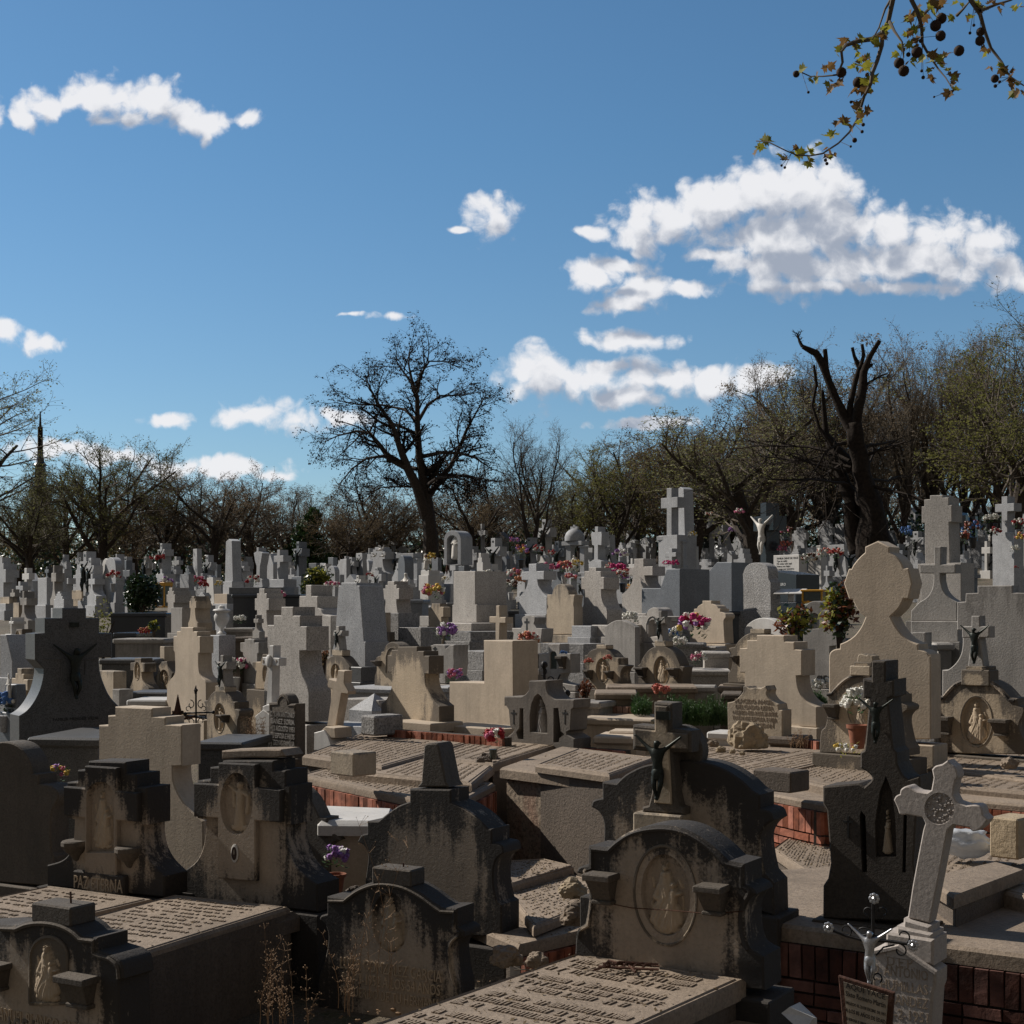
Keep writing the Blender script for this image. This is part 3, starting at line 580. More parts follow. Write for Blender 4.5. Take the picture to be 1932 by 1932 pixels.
def bracket(root, pn, fr, x0, y0, x1, y1, mat, round_=False, out=.13):
    a0, z0, a1, z1 = local_box(pn, fr, x0, y0, x1, y1); w_ = a1-a0; h_ = z1-z0; c = (a0+a1)/2; mb = MB()
    if round_:
        mb.lathe([(.001, 0), (w_*.10, h_*.06), (w_*.2, h_*.3), (w_*.38, h_*.5), (w_*.46, h_*.72), (w_*.5, h_*.78), (w_*.5, h_*.95), (.46*w_, h_)], 12, (c, 0, z0), (1, out/(w_*.5)))
    else:
        mb.box(c-w_*.5, -out, z1-h_*.22, c+w_*.5, .01, z1, .006)
        mb.add([(c-.3*w_, -out*.4, z0+.12*h_), (c+.3*w_, -out*.4, z0+.12*h_), (c+.42*w_, -out*.85, z1-.22*h_), (c-.42*w_, -out*.85, z1-.22*h_), (c-.3*w_, .01, z0+.12*h_), (c+.3*w_, .01, z0+.12*h_), (c+.42*w_, .01, z1-.22*h_), (c-.42*w_, .01, z1-.22*h_)],
               [(0,1,2,3),(0,3,7,4),(1,5,6,2),(0,4,5,1)])
        mb.box(c-w_*.36, -out*.5, z0, c+w_*.36, .01, z0+.13*h_, .005)
    mb.build('flower_bracket', mat, root)
def words(root, pn, fr, x0, y0, x1, y1, lines, mat='DK', depth=.004, y=-.004, align='CENTER', nm='lettering'):
    a0, z0, a1, z1 = local_box(pn, fr, x0, y0, x1, y1)
    text_mesh(lines, a0, z0, a1, z1, y, depth, mat, align).build(nm, mat, root, False)
def cap(root, pn, fr, x0, y0, x1, y1, mat, t, nm='cap_block', y=0.0):
    a0, z0, a1, z1 = local_box(pn, fr, x0, y0, x1, y1); return MB().box(a0, y, z0, a1, y+t, z1, .01).build(nm, mat, root)
def strip(root, pn, fr, pts, mat, nm='edge_moulding', r=.012, y=-.002, closed=False):
    q = curve_pts([(*pn(*fr(p[0], p[1])), *p[2:]) for p in pts]) if closed else None
    if q is None:
        raw = [(*pn(*fr(p[0], p[1])), *p[2:]) for p in pts]; raw2 = curve_pts(raw+[raw[-1][:2]]); q = []
        for a in raw2:
            q.append(a)
            if abs(a[0]-raw[-1][0])+abs(a[1]-raw[-1][1]) < 1e-6: break
    MB().tube([(a[0], y, a[1]) for a in q], r, 5).build(nm, mat, root)

# ---------------------------------------------------------------- foreground row
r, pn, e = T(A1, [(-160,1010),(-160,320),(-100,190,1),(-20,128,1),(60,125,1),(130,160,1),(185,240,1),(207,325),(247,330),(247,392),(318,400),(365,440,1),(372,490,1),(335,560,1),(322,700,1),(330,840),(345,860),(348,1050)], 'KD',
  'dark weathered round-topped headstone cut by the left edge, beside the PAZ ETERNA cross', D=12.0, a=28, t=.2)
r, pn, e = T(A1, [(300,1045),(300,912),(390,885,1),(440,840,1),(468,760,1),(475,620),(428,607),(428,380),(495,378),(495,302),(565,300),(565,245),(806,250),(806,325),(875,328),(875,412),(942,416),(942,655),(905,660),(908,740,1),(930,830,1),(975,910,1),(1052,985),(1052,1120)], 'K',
  'stepped stone cross headstone reading PAZ ETERNA with an arched Virgin carving', D=11.2, a=28, t=.26, lm='PAZ ETERNA cross', holes=[(lambda p: [p(*A1(x, y)) for x, y in archpx(582,372,762,832)], .06)] if False else None)
def raised_cross(pn, fr, pts, t, y, mat, root, hole=None, nm='raised_cross'):
    mb = MB(); prism(mb, curve_pts([(*pn(*fr(p[0], p[1])), *p[2:]) for p in pts]), t, y, [hole] if hole else (), .008); mb.build(nm, mat, root)
def archpx(x0, y0, x1, y1, n=12):
    c = (x0+x1)/2; rr = (x1-x0)/2; return [(x0, y1), (x1, y1)]+[(c+rr*math.cos(math.pi*i/n), y0+rr*1.1-rr*1.1*math.sin(math.pi*i/n)) for i in range(n+1)]
raised_cross(pn, A1, [(572,965),(572,605),(436,588),(436,404),(572,415),(572,272),(775,285),(775,432),(912,446),(912,630),(775,620),(775,985)], .05, -.05, 'K', r, ([pn(*A1(*q)) for q in archpx(584,372,762,828)], .045))
carve(r, pn, A1, 672, 610, 84, 205, 'madonna', .035, -.006, 'CR')
bracket(r, pn, A1, 428, 758, 555, 882, 'KD', True); bracket(r, pn, A1, 768, 798, 900, 925, 'KD', True)
cap(r, pn, A1, 500, 975, 830, 1066, 'K', .056, 'name_panel', -.056); words(r, pn, A1, 512, 972, 822, 1066, ['PAZ ETERNA'], 'CR', .008, -.063)
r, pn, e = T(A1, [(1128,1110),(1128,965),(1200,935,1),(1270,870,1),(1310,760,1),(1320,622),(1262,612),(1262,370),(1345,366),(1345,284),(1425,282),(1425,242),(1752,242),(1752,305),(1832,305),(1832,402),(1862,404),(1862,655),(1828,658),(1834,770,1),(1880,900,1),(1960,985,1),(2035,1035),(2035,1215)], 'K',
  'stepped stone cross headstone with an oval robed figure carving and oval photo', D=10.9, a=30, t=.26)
raised_cross(pn, A1, [(1425,990),(1425,606),(1270,596),(1270,382),(1428,392),(1428,252),(1665,262),(1665,408),(1826,426),(1826,634),(1665,622),(1665,1010)], .05, -.05, 'K', r, ([pn(*A1(1545+104*math.cos(q), 514+200*math.sin(q))) for q in [2*math.pi*i/28 for i in range(28)]], .045))
carve(r, pn, A1, 1548, 514, 100, 185, 'standing', .035, -.006, 'CR')
mm = MB(); p0 = pn(*A1(1538, 830)); mm.lathe([(.04,-.004),(.045,0),(.045,.006),(.036,.01)], 24, (0,0,0), (1,1)); o = mm.build('photo_medallion', 'W', r); o.location = (p0[0], -.052, p0[1]); o.rotation_euler = (R(90), 0, 0); o.scale = (.75, 1.5, 1)
o2 = MB().lathe([(.033,.009),(.033,.0125),(.001,.0125)], 20).build('portrait_photo', 'SB', o)
o3 = MB().lathe([(.011,.0128),(.011,.0136),(.001,.0136)], 12, (0,.006,0)).build('portrait_face', 'CE', o); o3.scale=(1,1.1,1)
T(A1, [(1420,232),(1420,178),(1560,172),(1700,168),(1800,170),(1828,212),(1760,225),(1600,222)], 'SL', 'broken flat stone plate lying on top of the robed-figure cross', 'stone fragment', D=10.95, a=30, t=.22, pl=0, name='stone_fragment')
r, pn, e = T(A1, [(480,1040),(480,1000),(560,900,1),(640,780,1),(690,650),(640,640),(632,640),(632,14),(690,14),(690,-48),(736,-50),(736,-105),(975,-95),(975,-42),(1060,-38),(1060,8),(1165,14),(1165,276),(1105,280),(1112,380,1),(1150,470,1),(1210,550,1),(1300,630),(1310,1060)], 'C',
  'smooth plain cream stepped cross headstone rising behind the PAZ ETERNA cross', D=12.9, a=34, t=.22, lm='plain cream stepped cross')
# rounded black stone behind the robed-figure cross
T(A2, [(60,1240),(60,420),(140,395,1),(220,412,1),(300,485,1),(360,605),(412,608),(412,700),(455,712,1),(488,752),(438,785,1),(420,900,1),(430,1250)], 'KD', 'black rounded headstone with scroll shoulder behind the robed-figure cross', D=12.2, a=30, t=.16)
r, pn, e = T(A1, [(-330,2150),(-330,1650),(-300,1480),(-200,1440),(-200,1300),(-30,1292),(3,1298),(105,1300),(170,1272,1),(260,1262,1),(370,1275,1),(460,1315,1),(520,1370),(622,1378),(622,1462),(720,1492),(775,1540,1),(792,1640),(760,1660),(764,1800,1),(775,2150)], 'K',
  'small stained headstone at the bottom left corner with arched Virgin carving and name MANUEL', D=8.6, a=30, t=.24, lm='MANUEL headstone')
cap(r, pn, A1, 198, 1188, 452, 1275, 'KD', .2); p0 = pn(*A1(372, 1185)); MB().tube([(p0[0], .1, p0[1]-.02), (p0[0]-.005, .1, p0[1]+.075)], .006).build('iron_pin', 'RU', r)
strip(r, pn, A1, [(3,1322),(105,1326),(175,1298,1),(260,1288,1),(360,1300,1),(450,1338,1),(512,1392),(600,1402),(600,1482),(700,1515),(750,1560,1),(762,1640)], 'KD', r=.014)
mbp = MB(); q = [pn(*A1(*z)) for z in archpx(196,1372,435,1800)]; MB().tube([(a, -.002, b) for a, b in q+q[:1]], .012, 5, False).build('niche_moulding', 'CE', r)
prism(mbp, q, .012, -.004, (), 0); mbp.build('niche_panel', 'CE', r); carve(r, pn, A1, 316, 1590, 112, 195, 'madonna', .04, -.004, 'CR')
bracket(r, pn, A1, 445, 1622, 640, 1800, 'KD'); bracket(r, pn, A1, -60, 1540, 80, 1690, 'KD')
words(r, pn, A1, -40, 1830, 700, 1930, ['MANUEL BLANCO CARRETERO'], 'CR', .01, -.008)
words(r, pn, A1, -40, 1950, 700, 2050, ['+ 1951 A LOS 40'], 'CE', .012, -.01)
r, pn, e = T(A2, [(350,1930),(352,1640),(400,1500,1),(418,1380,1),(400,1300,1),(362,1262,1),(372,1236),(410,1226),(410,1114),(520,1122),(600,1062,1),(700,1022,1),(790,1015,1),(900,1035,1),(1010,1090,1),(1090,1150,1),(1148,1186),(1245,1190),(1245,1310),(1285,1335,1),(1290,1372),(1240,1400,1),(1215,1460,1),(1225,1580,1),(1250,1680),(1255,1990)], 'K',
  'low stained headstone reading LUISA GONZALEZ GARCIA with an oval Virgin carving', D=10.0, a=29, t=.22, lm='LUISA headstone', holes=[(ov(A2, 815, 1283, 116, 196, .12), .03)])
carve(r, pn, A2, 815, 1283, 112, 190, 'madonna', .038, .029, 'CR')
cap(r, pn, A2, 698, 948, 950, 1030, 'KD', .18); p0 = pn(*A2(850, 955)); MB().tube([(p0[0], .1, p0[1]-.03), (p0[0], .1, p0[1]+.045)], .006).build('iron_pin', 'RU', r)
strip(r, pn, A2, [(420,1145),(520,1146),(605,1084,1),(700,1046,1),(790,1040,1),(895,1060,1),(1000,1112,1),(1085,1175,1),(1140,1212),(1228,1216)], 'KD', r=.012)
strip(r, pn, A2, [(1228,1216),(1228,1330),(1262,1352,1),(1210,1400,1),(1188,1470,1),(1200,1580,1),(1225,1680)], 'K', r=.012)
words(r, pn, A2, 500, 1480, 1150, 1600, ['LUISA GONZALEZ GARCIA'], 'CR', .01, -.01); words(r, pn, A2, 505, 1600, 1140, 1680, ['+ 17-3-1952 A LOS 54 AÑOS'], 'CR', .01, -.01); words(r, pn, A2, 505, 1690, 1140, 1765, ['RECUERDO DE TU HERMANA'], 'CR', .01, -.01)
r, pn, e = T(A2, [(655,1330),(655,1010),(672,880,1),(665,820,1),(640,782,1),(605,765),(628,722,1),(668,710),(668,630),(740,630),(800,580,1),(870,532,1),(940,506),(940,424),(1205,428),(1205,510),(1290,548,1),(1380,612,1),(1445,680),(1468,680),(1468,770),(1530,785,1),(1545,835),(1500,870,1),(1478,940,1),(1480,1050,1),(1500,1150),(1530,1170),(1530,1375)], 'K',
  'large black-stained headstone with a stone obelisk stump on top, plain pale centre', D=11.1, a=30, t=.26, lm='black headstone with obelisk stump')
mb = MB(); prism(mb, [pn(*A2(*q)) for q in [(972,415),(1000,380),(1018,148),(1040,132),(1098,132),(1112,150),(1160,385),(1180,415)]], .2, .03, (), .012); mb.build('obelisk_stump', 'KD', r)
# centre monument
r, pn, e = T(A3, [(525,1600),(525,1475),(530,1372),(552,1318,1),(590,1290),(606,1190,1),(614,1080,1),(598,1010,1),(572,975,1),(534,962),(552,925,1),(610,912),(610,790),(738,800),(800,742,1),(885,692,1),(990,663,1),(1110,658,1),(1225,680,1),(1330,732,1),(1430,808,1),(1508,885),(1612,905),(1612,1040),(1665,1062,1),(1688,1098),(1640,1140,1),(1612,1220,1),(1618,1350,1),(1650,1450,1),(1735,1500),(1740,1720)], 'K',
  'large stained scroll-shouldered headstone with an oval Virgin carving above the lettered slab', D=7.7, a=31, t=.24, lm='large oval Virgin headstone', holes=[(ov(A3, 1108, 1105, 158, 262, .14), .032)])
carve(r, pn, A3, 1108, 1110, 156, 256, 'madonna', .042, .031, 'CR'); rim(r, pn, A3, 1106, 1107, 200, 318, 'CE', .008, .14)
strip(r, pn, A3, [(632,812),(740,824),(806,766,1),(890,716,1),(990,690,1),(1108,684,1),(1220,706,1),(1320,757,1),(1415,832,1),(1498,908),(1592,926),(1592,1052),(1640,1080,1),(1610,1150,1),(1588,1230,1),(1595,1350,1),(1628,1455)], 'K', r=.011)
strip(r, pn, A3, [(632,812),(632,930),(590,950,1),(622,1010,1),(636,1090,1),(628,1200,1),(610,1300),(560,1330,1),(548,1380)], 'K', r=.011)
bracket(r, pn, A3, 640, 962, 815, 1145, 'KD'); bracket(r, pn, A3, 1345, 1036, 1525, 1215, 'KD')
w3 = [pn(*A3(*q)) for q in [(700,1145),(900,1185),(1130,1198),(1400,1222),(1610,1205)]]; MB().tube([(a, -.012, b) for a, b in w3], .0025, 4).build('rusty_wire', 'RU', r)
# crucifix monument behind
r, pn, e = T(A3, [(705,900),(708,780),(710,650,1),(680,572,1),(628,540),(642,498,1),(700,482),(700,378),(790,388),(850,332,1),(950,280,1),(1050,258,1),(1200,240,1),(1260,242,1),(1390,262,1),(1500,305,1),(1600,372,1),(1660,432),(1712,462),(1712,550),(1775,570,1),(1800,625),(1745,665,1),(1712,740,1),(1722,860,1),(1745,970),(1800,1030),(1805,1240)], 'K',
  'tall black-stained scroll-shouldered headstone carrying a stone cross with bronze crucified figure', D=9.3, a=31, t=.24, lm='bronze crucifix headstone')
mb = MB(); prism(mb, [pn(*A3(*q)) for q in [(1000,560),(1000,528),(1040,518),(1060,440),(1075,180),(940,165),(940,5),(1075,18),(1075,-140),(1190,-132),(1190,30),(1312,44),(1312,182),(1192,180),(1215,440),(1235,525),(1268,535),(1268,580)]], .16, -.10, (), .012); mb.build('cross', 'KD', r)
mb = MB(); prism(mb, [pn(*A3(*q)) for q in [(1085,500),(1088,150),(958,142),(958,30),(1088,42),(1088,-118),(1165,-112),(1165,50),(1296,62),(1296,160),(1178,152),(1195,510)]], .02, -.115, (), .006); mb.build('cross_inlay', 'CE', r)
cap(r, pn, A3, 960, 580, 1270, 745, 'CW', .26, 'pedestal', -.14)
a_ = pn(*A3(1118, 90)); b_ = pn(*A3(1118, 480)); hh = (a_[1]-b_[1])*1.0; christ(r, a_[0], b_[1], hh*1.02, 'BZ', -.125)
mb = MB(); c_ = pn(*A3(1130, 380)); prism(mb, ellipse(pn(*A3(1180,180))[0], pn(*A3(1180,180))[1], .16, .16), .1, .03, (), .01); mb.build('cross_halo', 'KD', r)
cap(r, pn, A3, 1105, -80, 1190, -30, 'BZ', .02, 'title_plate', -.135)
# right dark pillar monument with leaning cross
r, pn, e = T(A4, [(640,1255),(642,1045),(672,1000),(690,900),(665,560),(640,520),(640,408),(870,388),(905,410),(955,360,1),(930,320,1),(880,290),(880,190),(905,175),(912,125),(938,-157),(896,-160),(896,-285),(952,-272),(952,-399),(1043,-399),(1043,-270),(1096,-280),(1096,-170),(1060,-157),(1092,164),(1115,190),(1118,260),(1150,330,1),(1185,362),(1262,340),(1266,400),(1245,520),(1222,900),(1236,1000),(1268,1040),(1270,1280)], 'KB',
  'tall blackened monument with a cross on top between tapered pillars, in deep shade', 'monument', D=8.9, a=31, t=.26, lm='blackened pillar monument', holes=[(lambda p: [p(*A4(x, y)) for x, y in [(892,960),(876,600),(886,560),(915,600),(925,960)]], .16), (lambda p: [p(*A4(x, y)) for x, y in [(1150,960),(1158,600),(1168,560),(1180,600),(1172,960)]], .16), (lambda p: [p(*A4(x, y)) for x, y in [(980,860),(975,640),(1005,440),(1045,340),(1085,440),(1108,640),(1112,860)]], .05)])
carve(r, pn, A4, 1045, 700, 55, 150, 'robed', .05, .049, 'CR')
a_ = pn(*A4(990, -150)); b_ = pn(*A4(1000, 130)); christ(r, a_[0], b_[1], a_[1]-b_[1], 'BZ', -.02)
for q in (800, ): 
    p0 = pn(*A4(805, 640)); MB().box(p0[0]-.006, -.006, p0[1]-.09, p0[0]+.006, 0, p0[1]+.04).box(p0[0]-.03, -.006, p0[1], p0[0]+.03, 0, p0[1]+.012).build('incised_cross', 'DK', r)
# white marble leaning cross
r, pn, e = T(A4, [(1185,1250),(1215,1050),(1252,850),(1283,690),(1296,645),(1276,606),(1180,588),(1135,588,1),(1118,545,1),(1095,495),(1108,470,1),(1134,456),(1142,425,1),(1182,404,1),(1215,424),(1245,440),(1308,448),(1336,430),(1350,352),(1340,300),(1362,276,1),(1400,268),(1440,240),(1462,262),(1492,290,1),(1505,345,1),(1490,370),(1475,462),(1500,508),(1560,530),(1622,526,1),(1655,545,1),(1668,590),(1700,620),(1672,660,1),(1640,690),(1600,695,1),(1580,672),(1478,655),(1440,690),(1420,800),(1382,1000),(1325,1285)], 'WG',
  'leaning white marble cross with trefoil ends and a round medallion, on a gabled tablet', 'cross', D=7.0, a=34, t=.10, pl=0, lm='leaning white marble cross', holes=[(ov(A4, 1388, 550, 96, 103), .012)], bev=.006)
mb = MB(); q = [pn(*A4(1388+90*math.cos(z), 550+97*math.sin(z))) for z in [2*math.pi*i/20 for i in range(20)]]
rs = rnd(4); cxx = sum(a for a, b in q)/20; czz = sum(b for a, b in q)/20
for i in range(90):
    rr = .075*math.sqrt(rs.random()); an = rs.random()*6.28; mb.ball((cxx+rr*math.cos(an)*1.0, .008, czz+rr*math.sin(an)), rs.uniform(.004, .008), 6, 4)
mb.build('medallion_carving', 'WG', r)
for (x0, y0, x1, y1, yy, tt) in [(1158,1250,1340,1340,-.02,.14),(1120,1295,1358,1420,-.035,.17),(1060,1330,1372,1500,-.05,.2)]:
    mb = MB(); prism(mb, [pn(*A4(*z)) for z in [(x0, y1), (x1, y1+45), (x1, y0+48), (x0+8, y0)]], tt, yy, (), .012); mb.build('pedestal_moulding', 'WG', r)
mb = MB(); prism(mb, [pn(*A4(*z)) for z in [(900,2300),(920,1900),(985,1490),(985,1440),(1145,1410),(1180,1450),(1385,1590),(1383,1680),(1368,1720),(1330,2300)]], .17, -.045, (), .012); mb.build('tablet', 'WG', r)
MB().tube([(*[pn(*A4(975,1462))[0], -.05, pn(*A4(975,1462))[1]],), (pn(*A4(1150,1425))[0], -.05, pn(*A4(1150,1425))[1]), (pn(*A4(1390,1590))[0], -.05, pn(*A4(1390,1590))[1])], .014, 6).build('eave_moulding', 'WG', r)
words(r, pn, A4, 1075, 1492, 1250, 1556, ['D.E.P.'], 'SL', .002, -.047, nm='engraved_text')
words(r, pn, A4, 985, 1565, 1335, 1960, ['D. ANTONIO', 'CHUMILLAS', 'FERNANDEZ', '+ 12-2-1951', 'A LOS 53 AÑOS'], 'SL', .002, -.047, nm='engraved_text')
# iron cross with silver figure and rusty plaque
pn = Plane(*A4(960, 1700), 6.3, 32); r = empty('iron_cross', pn.A, -pn.a, 'wrought iron grave cross with glass flowers and a silver crucified figure, lower right', 'grave cross')
Q = lambda x, y, d=0: (pn(*A4(x, y))[0], d, pn(*A4(x, y))[1])
MB().tube([Q(965,1160), Q(962,1350), Q(948,1700)], .008, 6).tube([Q(700,1330), Q(790,1365), Q(900,1395), Q(1060,1400), Q(1200,1420)], .007, 6).build('iron_bars', 'IR', r)
def spiral(c, r0, a0, a1, n=14, grow=.35):
    return [(c[0]+r0*(1-grow*i/n)*math.cos(a0+(a1-a0)*i/n), c[1], c[2]+r0*(1-grow*i/n)*math.sin(a0+(a1-a0)*i/n)) for i in range(n+1)]
sc_ = MB()
for (x, y, rr, a0, a1) in [(930,1215,.022,0,4.4),(1025,1215,.022,3.1,-1.3),(790,1330,.026,-1.2,3.6),(1160,1370,.028,-1.5,3.0),(1140,1460,.026,1.5,-3.4),(990,1635,.022,-1.0,4.0),(905,1290,.06,-2.6,-.9),(1010,1290,.06,-2.2,-.5),(890,1370,.05,.4,1.9)]:
    sc_.tube(spiral(Q(x, y), rr, a0, a1), .0035, 5)
sc_.tube([Q(985,1490), Q(1030,1440), Q(1100,1425)], .004, 5).build('iron_scrolls', 'IR', r)
for (x, y) in [(975,1125),(683,1310),(1225,1425)]:
    fl = MB(); c = Q(x, y, -.01)
    for k in range(8):
        an = k*math.pi/4; fl.ball((c[0]+.016*math.cos(an), c[1], c[2]+.016*math.sin(an)), .009, 6, 4, (1,.5,1))
    fl.ball(c, .010, 8, 5, (1,1.2,1)); fl.build('metal_flower', 'AL', r)
a_ = Q(960, 1310); b_ = Q(940, 1665); christ(r, a_[0]-.005, b_[2], (a_[2]-b_[2])*1.0, 'AL', -.012)
pn2 = Plane(*A4(920, 1900), 6.1, 30); r2 = empty('rusty_plaque', pn2.A, -pn2.a, 'rust-framed enamel plaque reading AQUI YACE hanging below the silver figure', 'plaque')
mb = MB(); prism(mb, [pn2(*A4(*z)) for z in [(738,1622),(1098,1732),(1072,2060),(770,1960)]], .02, 0, (), .004); mb.build('plaque_frame', 'RU', r2)
mb = MB(); prism(mb, [pn2(*A4(*z)) for z in [(775,1660),(1062,1750),(1042,2000),(800,1930)]], .004, -.005, (), 0); mb.build('plaque_plate', 'CW', r2)
tm = text_mesh(['AQUI YACE', 'Sixto Romero Martin', 'FALLECIO EL 22 DE DICBRE. DE 1951', 'A LOS 85 AÑOS DE EDAD', 'SU ESPOSA E HIJOS NO LE OLVIDAN'], *[pn2(*A4(790, 1960))[0], pn2(*A4(790, 1930))[1], pn2(*A4(1045, 1700))[0], pn2(*A4(900, 1690))[1]], -.007, .002)
k = (pn2(*A4(1098,1732))[1]-pn2(*A4(738,1622))[1])/(pn2(*A4(1098,1732))[0]-pn2(*A4(738,1622))[0]); xc = pn2(*A4(918, 1700))[0]
tm.v = [(x, y, z+(x-xc)*k) for x, y, z in tm.v]; tm.build('plaque_text', 'DK', r2, False)
mb = MB(); prism(mb, [pn2(*A4(*z)) for z in [(920,2300),(925,1980),(960,1980),(960,2300)]], .02, .03, (), 0); mb.build('stake', 'RU', r2)
# ---------------------------------------------------------------- middle rows, traced one by one
Hd = dict
r, pn, e = T(B1, [(190,1900),(190,1540),(262,1492,1),(330,1410,1),(392,1290,1),(425,1160,1),(430,1080),(345,990),(343,735),(440,728),(440,583),(612,582),(612,485),(846,485),(846,580),(975,580),(975,728),(1100,728),(1100,968),(968,972),(980,1100,1),(1020,1230,1),(1085,1360,1),(1200,1480),(1260,1540),(1260,1900)], 'GF',
  'big dark granite flared cross reading FAMILIA MENDEZ VIDAL with a dark crucified figure', D=15.2, a=-34, t=.34, lm='FAMILIA MENDEZ VIDAL cross')
a_ = pn(*B1(720, 850)); b_ = pn(*B1(720, 1375)); christ(r, a_[0], b_[1], (a_[1]-b_[1])*1.0, 'BZ', -.04)
cap(r, pn, B1, 682, 625, 770, 672, 'BZ', .02, 'title_plate', -.02)
words(r, pn, B1, 335, 1530, 1150, 1605, ['FAMILIA MENDEZ VIDAL'], 'DK', .01)
strip(r, pn, B1, [(432,985),(600,985),(600,1130,1),(560,1290,1),(470,1400,1),(340,1500,1),(215,1545)], 'GF', 'carved_edge', .008)
strip(r, pn, B1, [(968,985),(836,985),(836,1140)], 'GF', 'carved_edge', .008)
T(B1, [(0,1160),(0,745),(60,745),(120,1000),(120,1160),(60,1165)], 'G', 'pale granite slanted block headstone at the left edge behind the large dark cross', D=25, a=40, t=.4)
T(B2, [(18,1530),(25,1255),(50,1190,1),(85,1150,1),(105,1090,1),(100,920),(88,900),(88,758),(120,756),(120,712),(158,708),(158,672),(282,672),(282,712),(322,714),(322,758),(350,762),(350,925),(335,928),(335,1060,1),(352,1140,1),(395,1190),(408,1215),(412,1530)], 'C',
  'smooth cream curved headstone with stepped top, behind the ornate iron cross', D=20.5, lm='curved cream stepped headstone')
T(B2, [(385,1172),(388,1005),(400,750),(538,750),(535,1172)], 'G', 'pale granite pillar carrying a stone urn', 'pedestal', D=24.5, t=.3, name='granite_pedestal')
pu = P3(*B2(545, 745), 24.5); o = MB().lathe([(.07,0),(.08,.02),(.035,.06),(.03,.10),(.07,.14),(.125,.24),(.13,.31),(.10,.36),(.13,.38),(.15,.40),(.13,.42),(.06,.43),(.05,.47),(.02,.49)], 18).build('stone_urn', 'W'); o.location = pu+Vector((0,.15,0)); tag(o, 'pale stone urn standing on a granite pillar', 'urn')
T(B2, [(735,1215),(738,1110,1),(770,1040,1),(768,920),(742,918),(742,822),(785,820),(785,790),(880,790),(880,822),(925,822),(925,930),(912,932),(908,1080,1),(890,1150),(888,1225)], 'S', 'streaked grey concrete cross-shaped headstone beside the potted lilies', D=24, lm='streaked concrete headstone')
X('pedcross', B2, 862, 552, 932, 785, 'S', 'small weathered concrete cross on a flared foot', 'cross', D=24.5, t=.1)
T(B2, [(1145,472),(1260,472),(1260,558),(1330,558),(1330,662),(1394,664),(1394,902),(1325,904),(1328,1020,1),(1352,1140,1),(1400,1250,1),(1416,1310),(1416,1600),(975,1580),(975,1240),(1000,1100,1),(1015,980,1),(1015,880),(1008,878),(1008,650),(1070,650),(1070,556),(1142,556)], 'GB',
  'large speckled beige granite stepped cross headstone behind the white marble cross', D=19.6, t=.34, lm='speckled granite stepped cross')
T(B2, [(1385,258),(1440,260),(1440,366),(1500,368),(1500,480),(1530,500,1),(1556,548,1),(1632,560),(1630,1090),(1500,1090),(1322,1090),(1322,368),(1385,366)], 'GB', 'tall speckled granite stepped headstone with a flared side, behind the beige one', D=26.5, t=.42, plm='GB')
X('step', B2, 872, 292, 1038, 782, 'GB', 'beige granite stepped cross headstone', D=27.5, t=.34)
T(B2, [(1030,852),(1068,850),(1066,970),(1125,975),(1122,1052),(1060,1050),(1052,1432),(998,1430),(1022,1050),(957,1046),(960,965),(1026,968)], 'W',
  'white marble cross with oval portrait relief on a gabled pedestal beside the lettered tombstone', 'cross', D=18.6, a=42, t=.12, pl=0, lm='white portrait cross', bev=.006)
r, pn, e = REG[-1]['o'], REG[-1]['pn'], 0
r = empty('marble_pedestal', P3(*B2(965, 1810), 18.5), -R(42), 'white gabled marble pedestal under the portrait cross', 'pedestal')
pn = Plane(*B2(965, 1810), 18.5, 42)
mb = MB(); prism(mb, [pn(*B2(*q)) for q in [(893,1815),(893,1580),(886,1545),(966,1478),(1050,1545),(1040,1580),(1040,1815)]], .3); mb.build('tablet', 'W', r)
mb = MB(); prism(mb, [pn(*B2(*q)) for q in [(945,1500),(948,1450),(990,1430),(1058,1430),(1075,1500)]], .26, .02); mb.build('step', 'W', r)
mb = MB(); mb.ball((0,0,0), .075, 12, 8, (.75,.35,1.1)); o = mb.build('portrait_relief', 'W'); po = Plane(*B2(1030,1005), 18.5, 42); o.parent = REG[-1]['o']
pp = REG[-1]['pn'](*B2(1030, 1003)); o.location = (pp[0], -.01, pp[1])
pl_ = REG[-1]['pn']; ro = REG[-1]['o']
for ch_, xx in (('R', 975), ('P', 1100)):
    a_ = pl_(*B2(xx-12, 1030)); b_ = pl_(*B2(xx+12, 985)); text_mesh([ch_], a_[0], a_[1], b_[0], b_[1]).build('engraved_letter', 'SL', ro, False)
r, pn, e = T(B2, [(1020,1930),(1022,1410),(1098,1408),(1105,1370,1),(1132,1332,1),(1162,1322,1),(1195,1340,1),(1220,1385,1),(1225,1422),(1286,1422),(1286,1960)], 'KD',
  'dark upright tombstone with a rounded crest, raised lettering JUAN ANTONIO IBAÑEZ SORIA', D=17.2, a=44, t=.14, lm='IBAÑEZ tombstone')
words(r, pn, B2, 1048, 1500, 1280, 1900, ['D. JUAN ANTONIO', 'IBAÑEZ SORIA', '+13 AGOSTO 1951', 'TU ESPOSA E HIJOS', 'Y DEMAS FAMILIA', 'NO TE OLVIDAN'], 'S', .012, -.012)
strip(r, pn, B2, [(1040,1480),(1040,1430),(1115,1425),(1120,1380,1),(1160,1345,1),(1200,1390,1),(1210,1440),(1275,1440),(1275,1490)], 'SD', r=.007)
